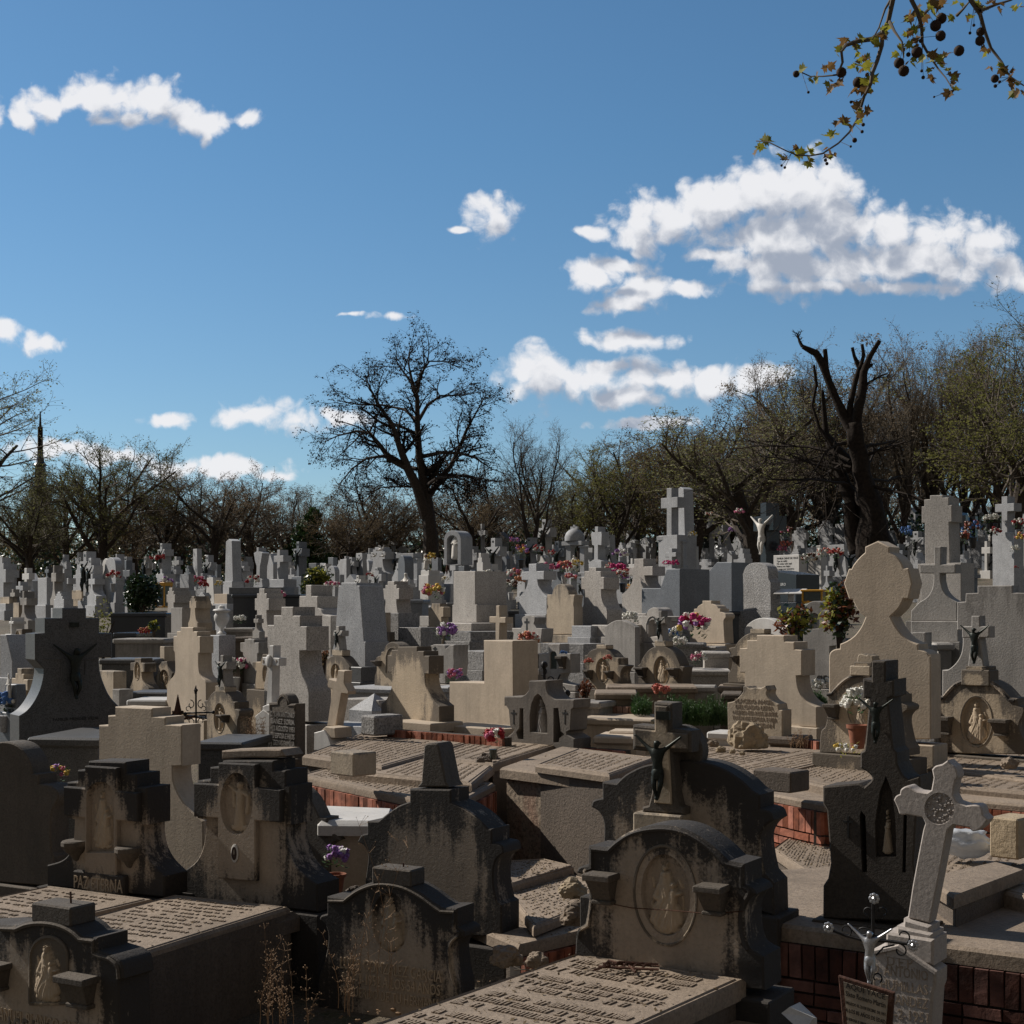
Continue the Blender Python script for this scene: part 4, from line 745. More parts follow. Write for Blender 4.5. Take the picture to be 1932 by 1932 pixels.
def baroque(fr, pts, mat, label, oval=None, kind='madonna', D=None, a=None, cross=None, lm=None, brs=(), t=.2, capb=None, christm='BZ', auto=False):
    r, pn, e = T(fr, pts, mat, label, D=D, a=a, t=t, lm=lm or 'P', holes=[(ov(fr, *oval), .035)] if oval else None); REG[-1]['auto'] = auto
    if oval:
        x, y, rx, ry = oval[:4]; carve(r, pn, fr, x, y, rx*.95, ry*.95, kind, .045, .034, 'CR'); rim(r, pn, fr, x, y, rx*1.06, ry*1.05, 'CE', .006)
    for b in brs: bracket(r, pn, fr, *b, 'KD')
    if capb: cap(r, pn, fr, *capb, 'CW', .16)
    if cross:
        x0, y0, x1, y1, ya, yb = cross; w_ = (x1-x0); c = (x0+x1)/2; q = [(c-.3*w_,y1),(c-.16*w_,yb+.0*(y1-yb)),(x0,yb),(x0,ya),(c-.16*w_,ya),(c-.15*w_,y0),(c+.15*w_,y0),(c+.16*w_,ya),(x1,ya),(x1,yb),(c+.16*w_,yb),(c+.32*w_,y1)]
        mb = MB(); prism(mb, [pn(*fr(*z)) for z in q], .13, .0, (), .01); mb.build('cross', 'S' if mat != 'K' else 'KD', r)
        a_ = pn(*fr(c, ya)); b_ = pn(*fr(c, y1-.12*(y1-y0))); christ(r, a_[0], b_[1], a_[1]-b_[1], christm, -.01)
    return r, pn
BAR = lambda x0, y0, x1, y1: [((x0+x1)/2+p[0]*(x1-x0), y1-p[1]*(y1-y0), *p[2:]) for p in FULL['baroque']]
baroque(B2, [(415,1800),(415,1560),(400,1440,1),(385,1400,1),(420,1385),(445,1340,1),(490,1300,1),(545,1290,1),(600,1305,1),(640,1350,1),(668,1400),(690,1405),(690,1470),(730,1485,1),(735,1530,1),(715,1600,1),(722,1720),(740,1810)], 'CE',
  'stained arched headstone with crucifix on top and oval carving, right of the ornate iron cross', (540,1560,50,140), 'standing', D=18.2, cross=(512,945,612,1300,1010,1085), lm='arched crucifix headstone', brs=[(590,1530,645,1600)], capb=(495,1250,600,1310))
baroque(B2, [(1545,1205),(1548,1060),(1580,1000,1),(1640,955,1),(1690,945,1),(1745,965,1),(1795,1030,1),(1815,1060),(1800,1205)], 'CE', 'small arched headstone topped by a little dark crucifix, behind the tilted marble cross', (1675,1110,40,80), 'robed', D=25, cross=(1650,660,1742,900,705,760), capb=(1640,895,1745,950), lm='small arched crucifix headstone')
T(B2, [(1700,1092),(1768,1098),(1760,1215),(1806,1300),(1798,1330),(1735,1320),(1680,1640),(1590,1640),(1645,1280),(1600,1262),(1592,1232),(1606,1174),(1680,1195)], 'C', 'plain cream marble cross leaning to the right on a small gabled base', 'cross', D=17.8, a=42, t=.12, pl=0, lm='leaning cream cross')
r = REG[-1]['o']; pn = REG[-1]['pn']; 
r = empty('cross_base', P3(*B2(1575,1860), 17.6), -R(42), 'gabled cream stone base holding the leaning plain cross', 'pedestal'); pn = Plane(*B2(1575,1860), 17.6, 42)
mb = MB(); prism(mb, [pn(*B2(*q)) for q in [(1462,1880),(1465,1705),(1560,1680),(1600,1730),(1650,1880)]], .3); mb.build('gabled_tablet', 'W', r)
mb = MB(); prism(mb, [pn(*B2(*q)) for q in [(1520,1760),(1522,1680),(1560,1645),(1650,1660),(1660,1760)]], .26, .03); mb.build('step', 'C', r)
# iron cross with scrolls
pn = Plane(*B2(310, 1700), 17.4, 20); r = empty('ornate_iron_cross', pn.A, -pn.a, 'ornate black wrought iron grave cross with many scrolls, left of the arched crucifix headstone', 'grave cross')
Q = lambda x, y, d=0: (pn(*B2(x, y))[0], d, pn(*B2(x, y))[1])
MB().tube([Q(312,1690), Q(310,1320)], .012, 6).tube([Q(170,1515), Q(480,1505)], .010, 6).tube([Q(310,1325), Q(305,1290), Q(311,1240)], [.016,.02,.003], 6).build('iron_bars', 'IR', r)
sc_ = MB()
for sxn in (-1, 1):
    for szn in (-1, 1):
        cx_, cz_ = 310+sxn*52, 1512+szn*82; sc_.tube(spiral(Q(cx_, cz_), .055, (1.6 if szn < 0 else -1.6), (1.6 if szn < 0 else -1.6)+sxn*szn*-5.5, 18, .7), .006, 5)
        cx_, cz_ = 310+sxn*78, 1512+szn*38; sc_.tube(spiral(Q(cx_, cz_), .04, 0 if sxn < 0 else 3.1, (0 if sxn < 0 else 3.1)+sxn*szn*5, 14, .6), .005, 5)
sc_.build('iron_scrolls', 'IR', r)
for (x, y) in [(312,1290),(480,1505),(205,1520)]: MB().ball(Q(x, y), .022, 8, 5).build('iron_finial', 'IR', r)
MB().tube([Q(132,1560), Q(132,1500), Q(132,1430), Q(133,1330)], [.045,.05,.03,.004], 6).ball(Q(132,1395), .018).tube([Q(80,1500),Q(185,1500)], .014, 6).tube([Q(80,1520),Q(180,1570),Q(300,1545)], .016, 6).build('iron_spire', 'RU', r)
T(B3, [(30,1255),(30,1040),(22,960),(60,790),(95,265),(122,264),(122,235),(275,235),(277,262),(302,266),(346,812),(360,815),(360,1255)], 'G', 'tall tapering blue-grey granite headstone with stepped shoulders', D=25.5, t=.5, lm='tall tapering granite headstone')
X('slab', B3, 215, 1062, 320, 1210, 'GF', 'dark granite block at the foot of the tall tapering stone', 'pedestal', D=24.4, a=46, t=.4, name='granite_block')
X('bellstep', B3, 500, 222, 722, 720, 'GB', 'beige granite stepped cross headstone', D=28.5, t=.3, lm='granite cross behind the rough block')
T(B3, [(542,860),(545,532),(685,532),(685,672),(905,675),(905,880),(700,870)], 'GR', 'rough-hewn pale granite L-shaped block headstone', D=26, t=.45, lm='rough granite block')
T(B3, [(975,785),(990,620),(990,580),(975,575),(975,480),(1005,470),(1010,440),(1090,440),(1095,470),(1125,475),(1125,570),(1105,575),(1108,660),(1125,680),(1120,790)], 'CW', 'narrow pale weathered cross-shaped headstone under the pink flowers', D=28, t=.16, lm='narrow weathered headstone')
r, pn, e = T(B3, [(1210,625),(1210,455),(1222,450),(1222,125),(1435,122),(1435,448),(1450,452),(1450,625)], 'GB', 'big plain beige granite block tomb standing on two steps', 'monument', D=30, t=.75, lm='big plain granite block')
X('slab', B3, 1130, 632, 1400, 712, 'GB', 'long low beige granite step below the big plain block', 'step', D=28.5, t=1.0, name='granite_step'); X('slab', B3, 1128, 714, 1392, 808, 'GR', 'rough granite step below the smooth step', 'step', D=27.5, t=1.3, name='granite_step')
T(B3, [(1638,460),(1672,458),(1676,572),(1734,572),(1734,634),(1676,632),(1672,800),(1632,800),(1632,632),(1572,630),(1572,566),(1636,566)], 'C', 'plain cream stone latin cross above the L-shaped cream block', 'cross', D=23, t=.15, lm='plain cream latin cross', pl=0)
T(B3, [(1180,1660),(1181,1205),(1520,1215),(1516,798),(1804,804),(1808,1330),(1808,1500),(1790,1700)], 'C', 'large plain cream L-shaped block tomb with fine cracks', 'monument', D=19.0, a=52, t=.40, lm='L-shaped cream block')
T(B3, [(675,862),(866,860),(868,905),(932,905),(934,950),(985,952),(985,1130),(942,1130),(948,1230,1),(985,1320,1),(1035,1400,1),(1086,1446),(1086,1645),(512,1600),(512,1420),(560,1380,1),(605,1290,1),(622,1190,1),(618,1118),(575,1112),(575,948),(612,946),(614,895),(675,893)], 'CE',
  'big cream bell-shaped stepped headstone with water streaks', D=18.6, a=52, t=.22, lm='cream bell-shaped headstone')
# ledge and niches
r, pn, e = T(B3, [(445,1250),(450,1150,1),(468,1080,1),(450,1010,1),(470,965,1),(510,950),(512,915),(535,910),(560,850,1),(620,815,1),(690,850,1),(715,900),(715,1260)], 'CE', 'stained arched headstone half hidden behind the cream bell-shaped headstone', D=22.5, a=46, t=.2, lm='half-hidden arched headstone')
strip(r, pn, B3, [(565,1120),(565,960),(590,890,1),(630,870,1),(670,900,1),(690,960)], 'CE', r=.012); bracket(r, pn, B3, 470, 1000, 525, 1050, 'KD')
r, pn, e = T(B3, [(985,1225),(985,860),(1030,840),(1080,840),(1130,850),(1145,880),(1150,880),(1190,845),(1230,845),(1225,960),(1230,1010),(1215,1150),(1145,1150),(1145,1225)], 'S', 'grey double-arched monument with an incised cross, behind the cream L-shaped block', 'monument', D=22.8, a=44, t=.3, lm='P', holes=[(lambda p: [p(*B3(x, y)) for x, y in archpx(1000,960,1090,1180)], .06)])
cap(r, pn, B3, 1036, 862, 1048, 930, 'DK', .01, 'incised_cross', -.004); cap(r, pn, B3, 1022, 876, 1062, 888, 'DK', .01, 'incised_cross', -.004)
X('slab', B3, 1262, 905, 1516, 1090, 'GR', 'dark rough-hewn stone block behind the L-shaped cream block', 'pedestal', D=24.5, t=.6, name='rough_block')
# almudena monument
r, pn, e = T(B4, [(120,1905),(122,1772),(300,1785),(145,1765),(145,1740),(185,1710,1),(205,1680),(165,1650),(150,1480),(125,1440),(108,1440),(108,1350),(280,1350),(320,1325,1),(350,1280,1),(345,1240,1),(352,1196),(525,1194),(520,1230,1),(528,1290,1),(560,1345,1),(600,1376),(795,1380),(792,1462),(775,1475),(760,1680),(720,1710),(790,1760),(795,1905)][0:2]+[(122,1772),(145,1764),(145,1740),(185,1710,1),(205,1680),(165,1650),(150,1480),(125,1440),(108,1440),(108,1350),(280,1350),(320,1325,1),(350,1280,1),(345,1240,1),(352,1196),(525,1194),(520,1230,1),(528,1290,1),(560,1345,1),(600,1376),(795,1380),(792,1462),(768,1480),(758,1680),(722,1700),(722,1720),(795,1765),(795,1905)], 'SG',
  'dark grey monument with robed figure in a pointed niche between two tapered pillars', 'monument', D=17.2, a=42, t=.3, lm='pillared niche monument', holes=[(lambda p: [p(*B4(x, y)) for x, y in [(360,1700),(358,1540),(375,1420),(405,1350),(440,1320),(475,1350),(510,1430),(532,1540),(532,1720)]], .09),
  (lambda p: [p(*B4(x, y)) for x, y in [(245,1765),(225,1700),(255,1660),(262,1465),(298,1465),(300,1775)]], .14), (lambda p: [p(*B4(x, y)) for x, y in [(592,1800),(592,1462),(640,1462),(665,1690),(700,1720),(650,1760),(645,1800)]], .14)])
carve(r, pn, B4, 445, 1540, 80, 175, 'robed', .08, .088, 'S')
for x_ in (203, 705):
    cap(r, pn, B4, x_-4, 1480, x_+4, 1620, 'DK', .01, 'incised_cross', -.004); cap(r, pn, B4, x_-24, 1508, x_+24, 1520, 'DK', .01, 'incised_cross', -.004)
pn = Plane(*B4(600, 1340), 19.5, 30); r = empty('iron_cross', pn.A, -pn.a, 'black iron cross with scrolls tilted on its side behind the pillared niche monument', 'grave cross'); Q = lambda x, y, d=0: (pn(*B4(x, y))[0], d, pn(*B4(x, y))[1])
MB().tube([Q(510,1340), Q(500,1040)], .02, 6).tube([Q(560,1340), Q(660,1135)], .012, 6).tube([Q(560,1340), Q(740,1335)], .013, 6).ball(Q(503,1040), .05).ball(Q(725,1320), .05).build('iron_bars', 'IR', r)
MB().tube(spiral(Q(490,1100), .06, -2, 2.5), .009, 5).tube(spiral(Q(625,1240), .05, 2, -3.4), .008, 5).tube(spiral(Q(680,1290), .05, 2, -3.4), .008, 5).tube(spiral(Q(570,1190), .05, 3, -1.4), .008, 5).build('iron_scrolls', 'IR', r)
X('flarewide', B4, 252, 50, 528, 545, 'G', 'grey granite cross with flared shoulders', D=29, t=.3, lm='flared granite cross'); REG[-1]['pn']
X('slab', B4, 250, 547, 505, 705, 'G', 'grey granite plinth block under the flared cross', 'pedestal', D=29, t=.3, name='granite_plinth')
T(B4, [(522,745),(524,500),(540,470),(530,450),(530,352),(578,352),(590,300,1),(620,262,1),(662,248,1),(705,268,1),(738,320,1),(745,352),(800,355),(788,450),(795,480),(795,740)], 'CW', 'pale round-topped headstone with a sediment line, centre of the middle rows', D=28, t=.2, lm='pale round-topped headstone')
T(B4, [(938,86),(1010,88),(1012,122),(1056,124),(1060,178),(1088,182),(1088,300),(1060,302),(1065,380,1),(1090,460,1),(1118,510,1),(1118,645),(878,645),(862,520,1),(890,440,1),(900,370,1),(896,305),(864,302),(862,180),(892,178),(895,122),(938,122)], 'GB', 'big beige granite stepped headstone with a wide foot, right of the pale round-topped one', D=28.5, t=.38, lm='wide-footed granite headstone')
X('slab', B4, 770, 658, 962, 770, 'G', 'square grey granite block below the wide-footed headstone, left one', 'pedestal', D=27.2, t=.8, name='granite_block'); X('slab', B4, 965, 650, 1128, 765, 'GB', 'square beige granite block below the wide-footed headstone, right one', 'pedestal', D=27, t=.8, name='granite_block')
X('slab', B4, 468, 832, 890, 1020, 'GR', 'wide rough-hewn granite base behind the lantern monument', 'pedestal', D=25.5, t=.6, a=44, name='rough_pedestal')
T(B4, [(1093,1010),(1093,670),(1140,635,1),(1190,610,1),(1215,604,1),(1260,605,1),(1330,630,1),(1395,670),(1396,1115)], 'S', 'plain grey round-topped stone with a pointed crown, in front of the long granite base', D=24.5, t=.10, lm='plain grey rounded stone')
baroque(B4, [(905,1275),(910,1180,1),(925,1120,1),(905,1080,1),(890,1020,1),(895,950),(925,940),(950,905,1),(1010,880,1),(1070,880,1),(1130,900,1),(1170,940,1),(1190,965),(1232,975),(1235,1040),(1290,1050,1),(1265,1085,1),(1250,1150,1),(1285,1290)], 'CE', 'arched stained headstone with an oval carved figure and dried flowers', (1075,1095,62,118), 'standing', D=21.8, lm='arched headstone with dried flowers', brs=[(935,1090,985,1180),(1140,1100,1190,1180)], capb=(1010,845,1110,885))
baroque(B4, [(1420,1250),(1425,1130,1),(1432,1070,1),(1408,1058),(1440,1030),(1470,965,1),(1530,890,1),(1620,855,1),(1700,868,1),(1780,930,1),(1825,1015,1),(1835,1050),(1870,1060),(1862,1105,1),(1850,1180),(1860,1250)], 'CE', 'arched headstone with seated Virgin carving and a dark crucifix above', (1650,1100,72,140), 'madonna', D=22, cross=(1582,510,1690,830,570,640), brs=[(1430,1065,1520,1160),(1745,1070,1830,1160)], lm='Virgin headstone with crucifix', capb=(1580,805,1700,860))
r, pn, e = T(B4, [(1410,820),(1435,700),(1425,610),(1390,600),(1385,560),(1500,560),(1515,510,1),(1570,478,1),(1620,500,1),(1640,560),(1745,570),(1740,610),(1715,620),(1700,720),(1720,820)], 'S', 'grey monument with a small arched niche and tapered side vases', 'monument', D=27, t=.3, lm='P', holes=[(lambda p: [p(*B4(x, y)) for x, y in archpx(1520,595,1615,770)], .12)])
strip(r, pn, B4, [(1505,780),(1505,640),(1530,580,1),(1570,565,1),(1610,585,1),(1628,640),(1628,780)], 'S', r=.014)
r, pn, e = T(B4, [(190,820),(200,730),(185,715),(185,680),(270,680),(290,640),(280,590,1),(310,562,1),(370,558,1),(410,580,1),(400,640),(420,680),(480,685),(478,735),(465,820)], 'S', 'small grey monument with an incised cross and a tiny niche', 'monument', D=26.5, t=.25, lm='P', holes=[(lambda p: [p(*B4(x, y)) for x, y in archpx(305,720,370,810)], .06)])
cap(r, pn, B4, 325, 585, 340, 700, 'DK', .01, 'incised_cross', -.004); cap(r, pn, B4, 308, 612, 357, 632, 'DK', .01, 'incised_cross', -.004); carve(r, pn, B4, 338, 765, 28, 40, 'robed', .05, .055, 'CW')
r, pn, e = T(B4, [(445,1290),(445,930),(540,920),(540,835),(655,835),(655,925),(760,930),(762,1120),(660,1125),(640,1190,1),(690,1220,1),(810,1240),(810,1300)], 'S', 'grey stepped monument with a glazed slot and blue flower, behind the fallen iron cross', 'monument', D=22.5, a=44, t=.22, lm='P', holes=[(lambda p: [p(*B4(x, y)) for x, y in archpx(556,905,624,1085)], .03)])
bracket(r, pn, B4, 660, 955, 725, 1075, 'KD'); p0 = pn(*B4(590, 995)); MB().box(p0[0]-.06, .02, p0[1]-.15, p0[0]+.06, .028, p0[1]+.13).build('glass_pane', 'GL', r)
# slanted grey wedge with magenta vases and cross
T(B4, [(1455,640),(1455,290),(1640,290),(1702,102),(1832,100),(1832,640)], 'GD', 'dark grey granite stepped-slanted block with magenta flowers on top', 'monument', D=30, t=.8, lm='slanted block with magenta flowers')
X('flarewide', B4, 1262, 0, 1600, 530, 'GB', 'large beige granite cross with flared foot', D=31, t=.34, lm='large beige granite cross')
X('slab', B4, 1222, 535, 1500, 640, 'GB', 'low beige granite plinth under the large granite cross', 'pedestal', D=30.3, t=.5, name='granite_plinth')
T(B5, [(385,500),(385,270),(582,36),(730,35),(732,510)], 'GD', 'dark grey granite headstone with a long sloping left shoulder', 'headstone', D=31, t=.5, lm='sloping-shouldered grey headstone')
T(B5, [(842,510),(842,350),(836,150),(862,85,1),(920,46,1),(1000,40,1),(1060,66,1),(1088,112,1),(1090,190),(1112,232),(1114,510)], 'GR', 'rough weathered concrete round-topped headstone with dark streaks', D=29.5, t=.25, lm='rough round-topped headstone')
r, pn, e = T(B5, [(1090,430),(1090,112),(1365,155),(1365,425)], 'GK', 'dark polished granite tomb wall with white letters ending in ERRERO', 'monument', D=33, t=.7, lm='polished wall reading ERRERO')
words(r, pn, B5, 1138, 232, 1268, 272, ['HERRERO'], 'LW', .006)
T(B5, [(318,830),(318,690,1),(328,610,1),(302,575,1),(312,538,1),(355,522),(358,492),(385,490),(400,465,1),(440,440),(440,412),(530,412),(532,440),(575,460,1),(598,490),(616,490),(618,520),(664,540,1),(672,575,1),(652,610,1),(655,700,1),(662,830)], 'C', 'cream headstone with a scrolled silhouette and plain face, above the bright bouquet', D=27.5, t=.22, lm='scrolled cream headstone')
T(B5, [(852,830),(852,690),(890,640,1),(960,595,1),(1040,580,1),(1130,600,1),(1200,650,1),(1222,700),(1222,830)], 'W', 'broad smooth white arched headstone behind the rose bush', D=27, t=.2, lm='broad white arch')
baroque(B5, [(692,1220),(692,1125),(722,1080,1),(735,1000,1),(722,920,1),(700,880,1),(760,865),(800,800,1),(880,740,1),(970,728,1),(1060,745,1),(1120,800),(1150,870),(1150,1220)], 'CE', 'stained arched headstone mostly hidden behind the wavy-veined stepped headstone', None, D=21.5, lm='hidden stained arch', brs=[(765,950,805,1030)], capb=(908,688,1052,735))
T(B5, [(972,748),(1242,752),(1245,812),(1340,816),(1342,888),(1415,895),(1415,1146),(1362,1150),(1372,1240,1),(1405,1330,1),(1470,1405,1),(1560,1452),(1560,1655),(1300,1640),(850,1600),(853,1300),(855,1118),(805,1114),(805,878),(875,875),(878,800),(972,798)], 'C',
  'very large grey-cream stepped headstone with wavy mineral veins', D=18.5, a=47, t=.28, lm='wavy-veined stepped headstone')
r, pn, e = T(B5, [(690,1710),(685,1410),(750,1395,1),(808,1345,1),(840,1300),(840,1252),(870,1250),(900,1272),(968,1262),(1010,1270),(1060,1245),(1080,1285),(1072,1330,1),(1115,1390,1),(1180,1425),(1190,1480),(1225,1485),(1225,1755),(1060,1745)], 'CW',
  'broken-topped tombstone engraved PLACIDO ANGEL DELGADO LERIA behind a large rock', D=17.4, a=42, t=.2, lm='PLACIDO tombstone')
words(r, pn, B5, 735, 1380, 1170, 1640, ['PLACIDO ANGEL', 'DELGADO LERIA', '+ 15 JULIO 1951 A LOS 26 AÑOS', 'TU PADRE ESPOSA E HIJA', 'NO TE OLVIDAN'], 'SL', .004, -.005)
r, pn, e = T(B5, [(1430,1270),(1430,700),(1445,470),(1470,440,1),(1540,415,1),(1600,440,1),(1625,500),(1780,520),(1790,850),(1690,860),(1690,1270)], 'S', 'grey tomb wall with a large incised cross and letters CLEMEN', 'monument', D=24.5, a=42, t=.2, lm='P', holes=[(lambda p: [p(*B5(x, y)) for x, y in archpx(1490,530,1585,690)], .05)])
strip(r, pn, B5, [(1640,1045),(1640,825),(1555,815),(1555,755),(1640,755),(1640,690),(1692,690),(1692,755),(1780,765),(1780,825),(1692,822),(1692,1045),(1640,1045)], 'DK', 'incised_cross', .006); words(r, pn, B5, 1565, 1135, 1760, 1208, ['CLEMEN'], 'DK', .012, -.01)
# tall octagon-disc headstone
T(B6, [(20,1770),(18,1000),(25,930,1),(65,892,1),(125,880),(128,835),(195,805,1),(270,752,1),(335,665,1),(376,572),(325,530,1),(282,470,1),(248,400),(215,396),(165,245),(212,100),(240,98),(262,55,1),(320,-15,1),(372,-62),(372,-116),(497,-174),(609,-116),(609,-66),(680,-20,1),(725,35,1),(751,92),(797,92),(834,242),(797,394),(751,394),(705,485,1),(622,568),(668,660,1),(735,745,1),(800,800,1),(890,836),(892,888),(960,908,1),(1000,950,1),(1016,1010,1),(1018,1770)], 'C',
  'tall smooth cream headstone with a large disc head over an hourglass neck', D=15.2, a=38, t=.26, lm='disc-headed cream headstone', bev=.012)
T(C6, [(875,1018),(955,1018),(950,1228),(1122,1226),(1122,1330),(945,1332),(950,1430,1),(982,1535,1),(1050,1615,1),(1142,1670),(1142,1895),(600,1890),(605,1770),(700,1670),(790,1612,1),(845,1525,1),(865,1430,1),(868,1332),(704,1330),(704,1226),(875,1228)], 'S', 'cracked grey concrete cross with a wide flared foot, right of the disc-headed headstone', D=20.5, t=.2, a=40, lm='cracked concrete cross')
X('slab', B6, 822, 612, 1285, 812, 'S', 'heavy rounded grey concrete base under the cracked cross', 'pedestal', D=20.2, a=40, t=.4, name='stone_pedestal')
X('slab', B6, 830, 722, 962, 850, 'S', 'small grey concrete block standing beside the disc-headed headstone', 'block', D=19, a=40, t=.2, name='concrete_block')
T(C6, [(825,415),(975,410),(978,440),(1045,440),(1045,530),(1082,530),(1082,725),(1048,730),(1058,1100),(1056,1215),(770,1215),(764,1000),(764,740),(728,740),(728,545),(758,545),(758,465),(825,460)], 'GB', 'very tall beige granite headstone with stepped cross top', D=27, t=.4, a=44, lm='tall stepped granite pillar')
X('slab', C6, 716, 1212, 1192, 1680, 'GB', 'rough beige granite base below the tall stepped pillar', 'pedestal', D=26.6, a=44, t=.5, name='granite_pedestal')
T(B6, [(1475,265),(1815,262),(1818,332),(1935,336),(2020,338),(2020,420),(2100,425),(2100,1440),(1130,1400),(1130,1090),(1190,1085,1),(1265,1020,1),(1315,930,1),(1330,830,1),(1328,700),(1276,698),(1276,425),(1356,420),(1360,340),(1475,335)], 'S',
  'massive grey concrete stepped headstone cut by the right edge', D=18, a=38, t=.25, lm='massive concrete stepped headstone')
r, pn = baroque(B6, [(988,1900),(990,1840,1),(1025,1810),(1060,1740,1),(1092,1640,1),(1088,1530,1),(1045,1475),(988,1490),(1010,1452,1),(1058,1430),(1056,1348),(1130,1345),(1180,1280,1),(1260,1210,1),(1370,1175,1),(1470,1170,1),(1580,1185,1),(1680,1240,1),(1760,1320,1),(1795,1362),(1862,1370),(1870,1440),(1932,1470,1),(1920,1540,1),(1880,1640,1),(1930,1800,1),(1960,1920)], 'CE',
  'large arched headstone at the right with a sharply lit oval Virgin carving and crucifix on top', (1465,1597,148,240), 'madonna', D=15.6, a=44, cross=(1322,560,1590,1095,662,775), brs=[(1118,1548,1245,1720),(1630,1575,1810,1730)], lm='right-hand oval Virgin headstone', t=.26)
cap(r, pn, B6, 1328, 1092, 1605, 1240, 'CE', .22, 'pedestal', -.03); cap(r, pn, B6, 1362, 1055, 1590, 1092, 'CE', .18, 'pedestal_step', -.01)
strip(r, pn, B6, [(1075,1370),(1140,1365),(1195,1300,1),(1270,1232,1),(1370,1200,1),(1470,1195,1),(1570,1210,1),(1665,1262,1),(1740,1335,1),(1780,1385),(1840,1392)], 'K', r=.018)
r, pn = baroque(B6, [(-75,1900),(-60,1700,1),(-15,1640,1),(10,1500),(-40,1460,1),(-20,1430),(5,1420),(5,1310),(40,1305),(100,1230,1),(200,1150,1),(330,1122,1),(440,1140,1),(560,1200,1),(640,1280,1),(700,1330),(722,1330),(722,1410),(790,1440,1),(790,1480),(735,1530,1),(722,1620,1),(760,1800),(800,1860),(800,1930)], 'CE',
  'arched headstone with an oval niche behind the flower pot, broken pedestal on top', (330,1480,118,170), 'robed', D=14.8, a=42, brs=[(15,1425,140,1570)], lm='arched headstone behind the flower pot', t=.24)
cap(r, pn, B6, 232, 1052, 432, 1145, 'CW', .2, 'pedestal', -.02); cap(r, pn, B6, 262, 1015, 440, 1055, 'CE', .16, 'pedestal_step')
mb = MB(); prism(mb, [pn(*B6(*q)) for q in [(285,1020),(300,945),(330,930),(380,950),(395,935),(440,955),(450,1020)]], .14, .01); mb.build('broken_stump', 'CW', r)
strip(r, pn, B6, [(5,1335),(50,1328),(115,1252,1),(210,1175,1),(330,1148,1),(435,1166,1),(545,1225,1),(622,1302,1),(690,1355)], 'K', r=.016)
T(B6, [(-330,1720),(-330,1440),(770,1600)][0:1]+[(785,1740),(785,1480),(800,1400,1),(850,1350,1),(950,1600),(1030,1720),(1030,1740)], 'GR', 'rough rubble-faced wedge of stone between the two arched headstones at right', 'stone block', D=16, a=42, t=.2, name='rubble_block') if False else None
X('gable', B6, 770, 1340, 1040, 1740, 'GR', 'rough stucco triangular stone between the two arched headstones at right', 'stone block', D=16.0, a=42, t=.2, name='stucco_block')
# ---------------------------------------------------------------- rows further back
X('flare', C2, 395, 1035, 470, 1310, 'G', 'granite flared cross with dark figure', ch=.5, t=.2); X('flare', C2, 455, 1000, 560, 1308, 'G', 'granite flared cross with dark figure', ch=.5, t=.3)
r, pn, e = X('obelisk', C2, 325, 735, 420, 1235, 'G', 'slender tall granite obelisk', 'obelisk', t=.36, D=56, lm='slender obelisk')
T(C2, [(660,1300),(668,1200),(695,1195),(697,1050),(680,1000),(665,900),(690,885),(698,880),(698,835),(722,835),(722,882),(745,885),(765,900),(750,1000),(738,1050),(735,1195),(760,1210),(770,1300)], 'G', 'granite cross draped with a carved cloth', 'cross', D=54, t=.3, lm='draped cross')
X('latin', C2, 900, 862, 1012, 1208, 'G', 'plain granite latin cross on a block base', 'cross', D=54, t=.34, lm='latin cross on a block'); X('slab', C2, 850, 1210, 1020, 1300, 'G', 'granite base block under the plain latin cross', 'pedestal', D=53, t=.5, name='granite_pedestal')
X('latin', C2, 1133, 768, 1232, 1178, 'GD', 'tall granite cross with a dark figure', 'cross', ch=.62, D=57, t=.34, lm='tall dark-figure cross')
for (s, x0, y0, x1, y1, m, l, kw) in [
  ('slab',1540,952,1600,1148,'GD','narrow dark granite pillar',{}),('slantl',1620,975,1755,1242,'G','pale granite headstone with an offset top',{}),('stepcross',1708,938,1770,1140,'G','small granite stepped cross',{}),('flare',1758,950,1852,1242,'G','granite cross with a dark figure',Hd(ch=.5)),
  ('slab',775,1096,896,1188,'GD','low granite block headstone',{}),('step',1025,1120,1100,1190,'G','tiny granite stepped cross',{}),('step',1105,1176,1215,1385,'G','pale granite cross headstone with faint letters',{}),('slab',1590,1155,1680,1340,'G','granite slab with a dark figure',Hd(ch=.6)),
  ('slab',200,1380,352,1500,'C','beige block with a small square block attached',{}),('slab',184,1496,350,1712,'G','pale granite box tomb',{}),('slab',418,1446,576,1562,'G','blue-grey granite block',{}),('slab',408,1562,572,1722,'G','blue-grey granite block, lower',{}),
  ('slab',572,1545,672,1760,'G','pale narrow granite block',{}),('slab',0,1516,108,1862,'G','pale granite box headstone',{}),('step',8,1366,96,1520,'G','pale granite stepped headstone',{}),('slantr',100,1165,195,1335,'G','pale granite headstone with a sloping side',{}),
  ('flare',10,1140,98,1330,'G','small granite cross beside red flowers',{}),('thincross',800,970,850,1100,'G','small granite cross with figure',Hd(ch=.5)),('slab',1312,1020,1400,1120,'GD','dark granite block with green flowers',{}),('slantr',1400,1018,1500,1120,'G','pale granite headstone with white relief',{}),('slab',205,1035,235,1200,'GD','slim dark granite pillar',{})]:
    X(s, C2, x0, y0, x1, y1, m, l, **kw)
X('slab', C2, 372, 1302, 1022, 1385, 'GD', 'long low dark granite tomb wall below the obelisk', 'grave', D=50, a=8, t=1.2, name='tomb_wall', lm='long dark tomb wall')
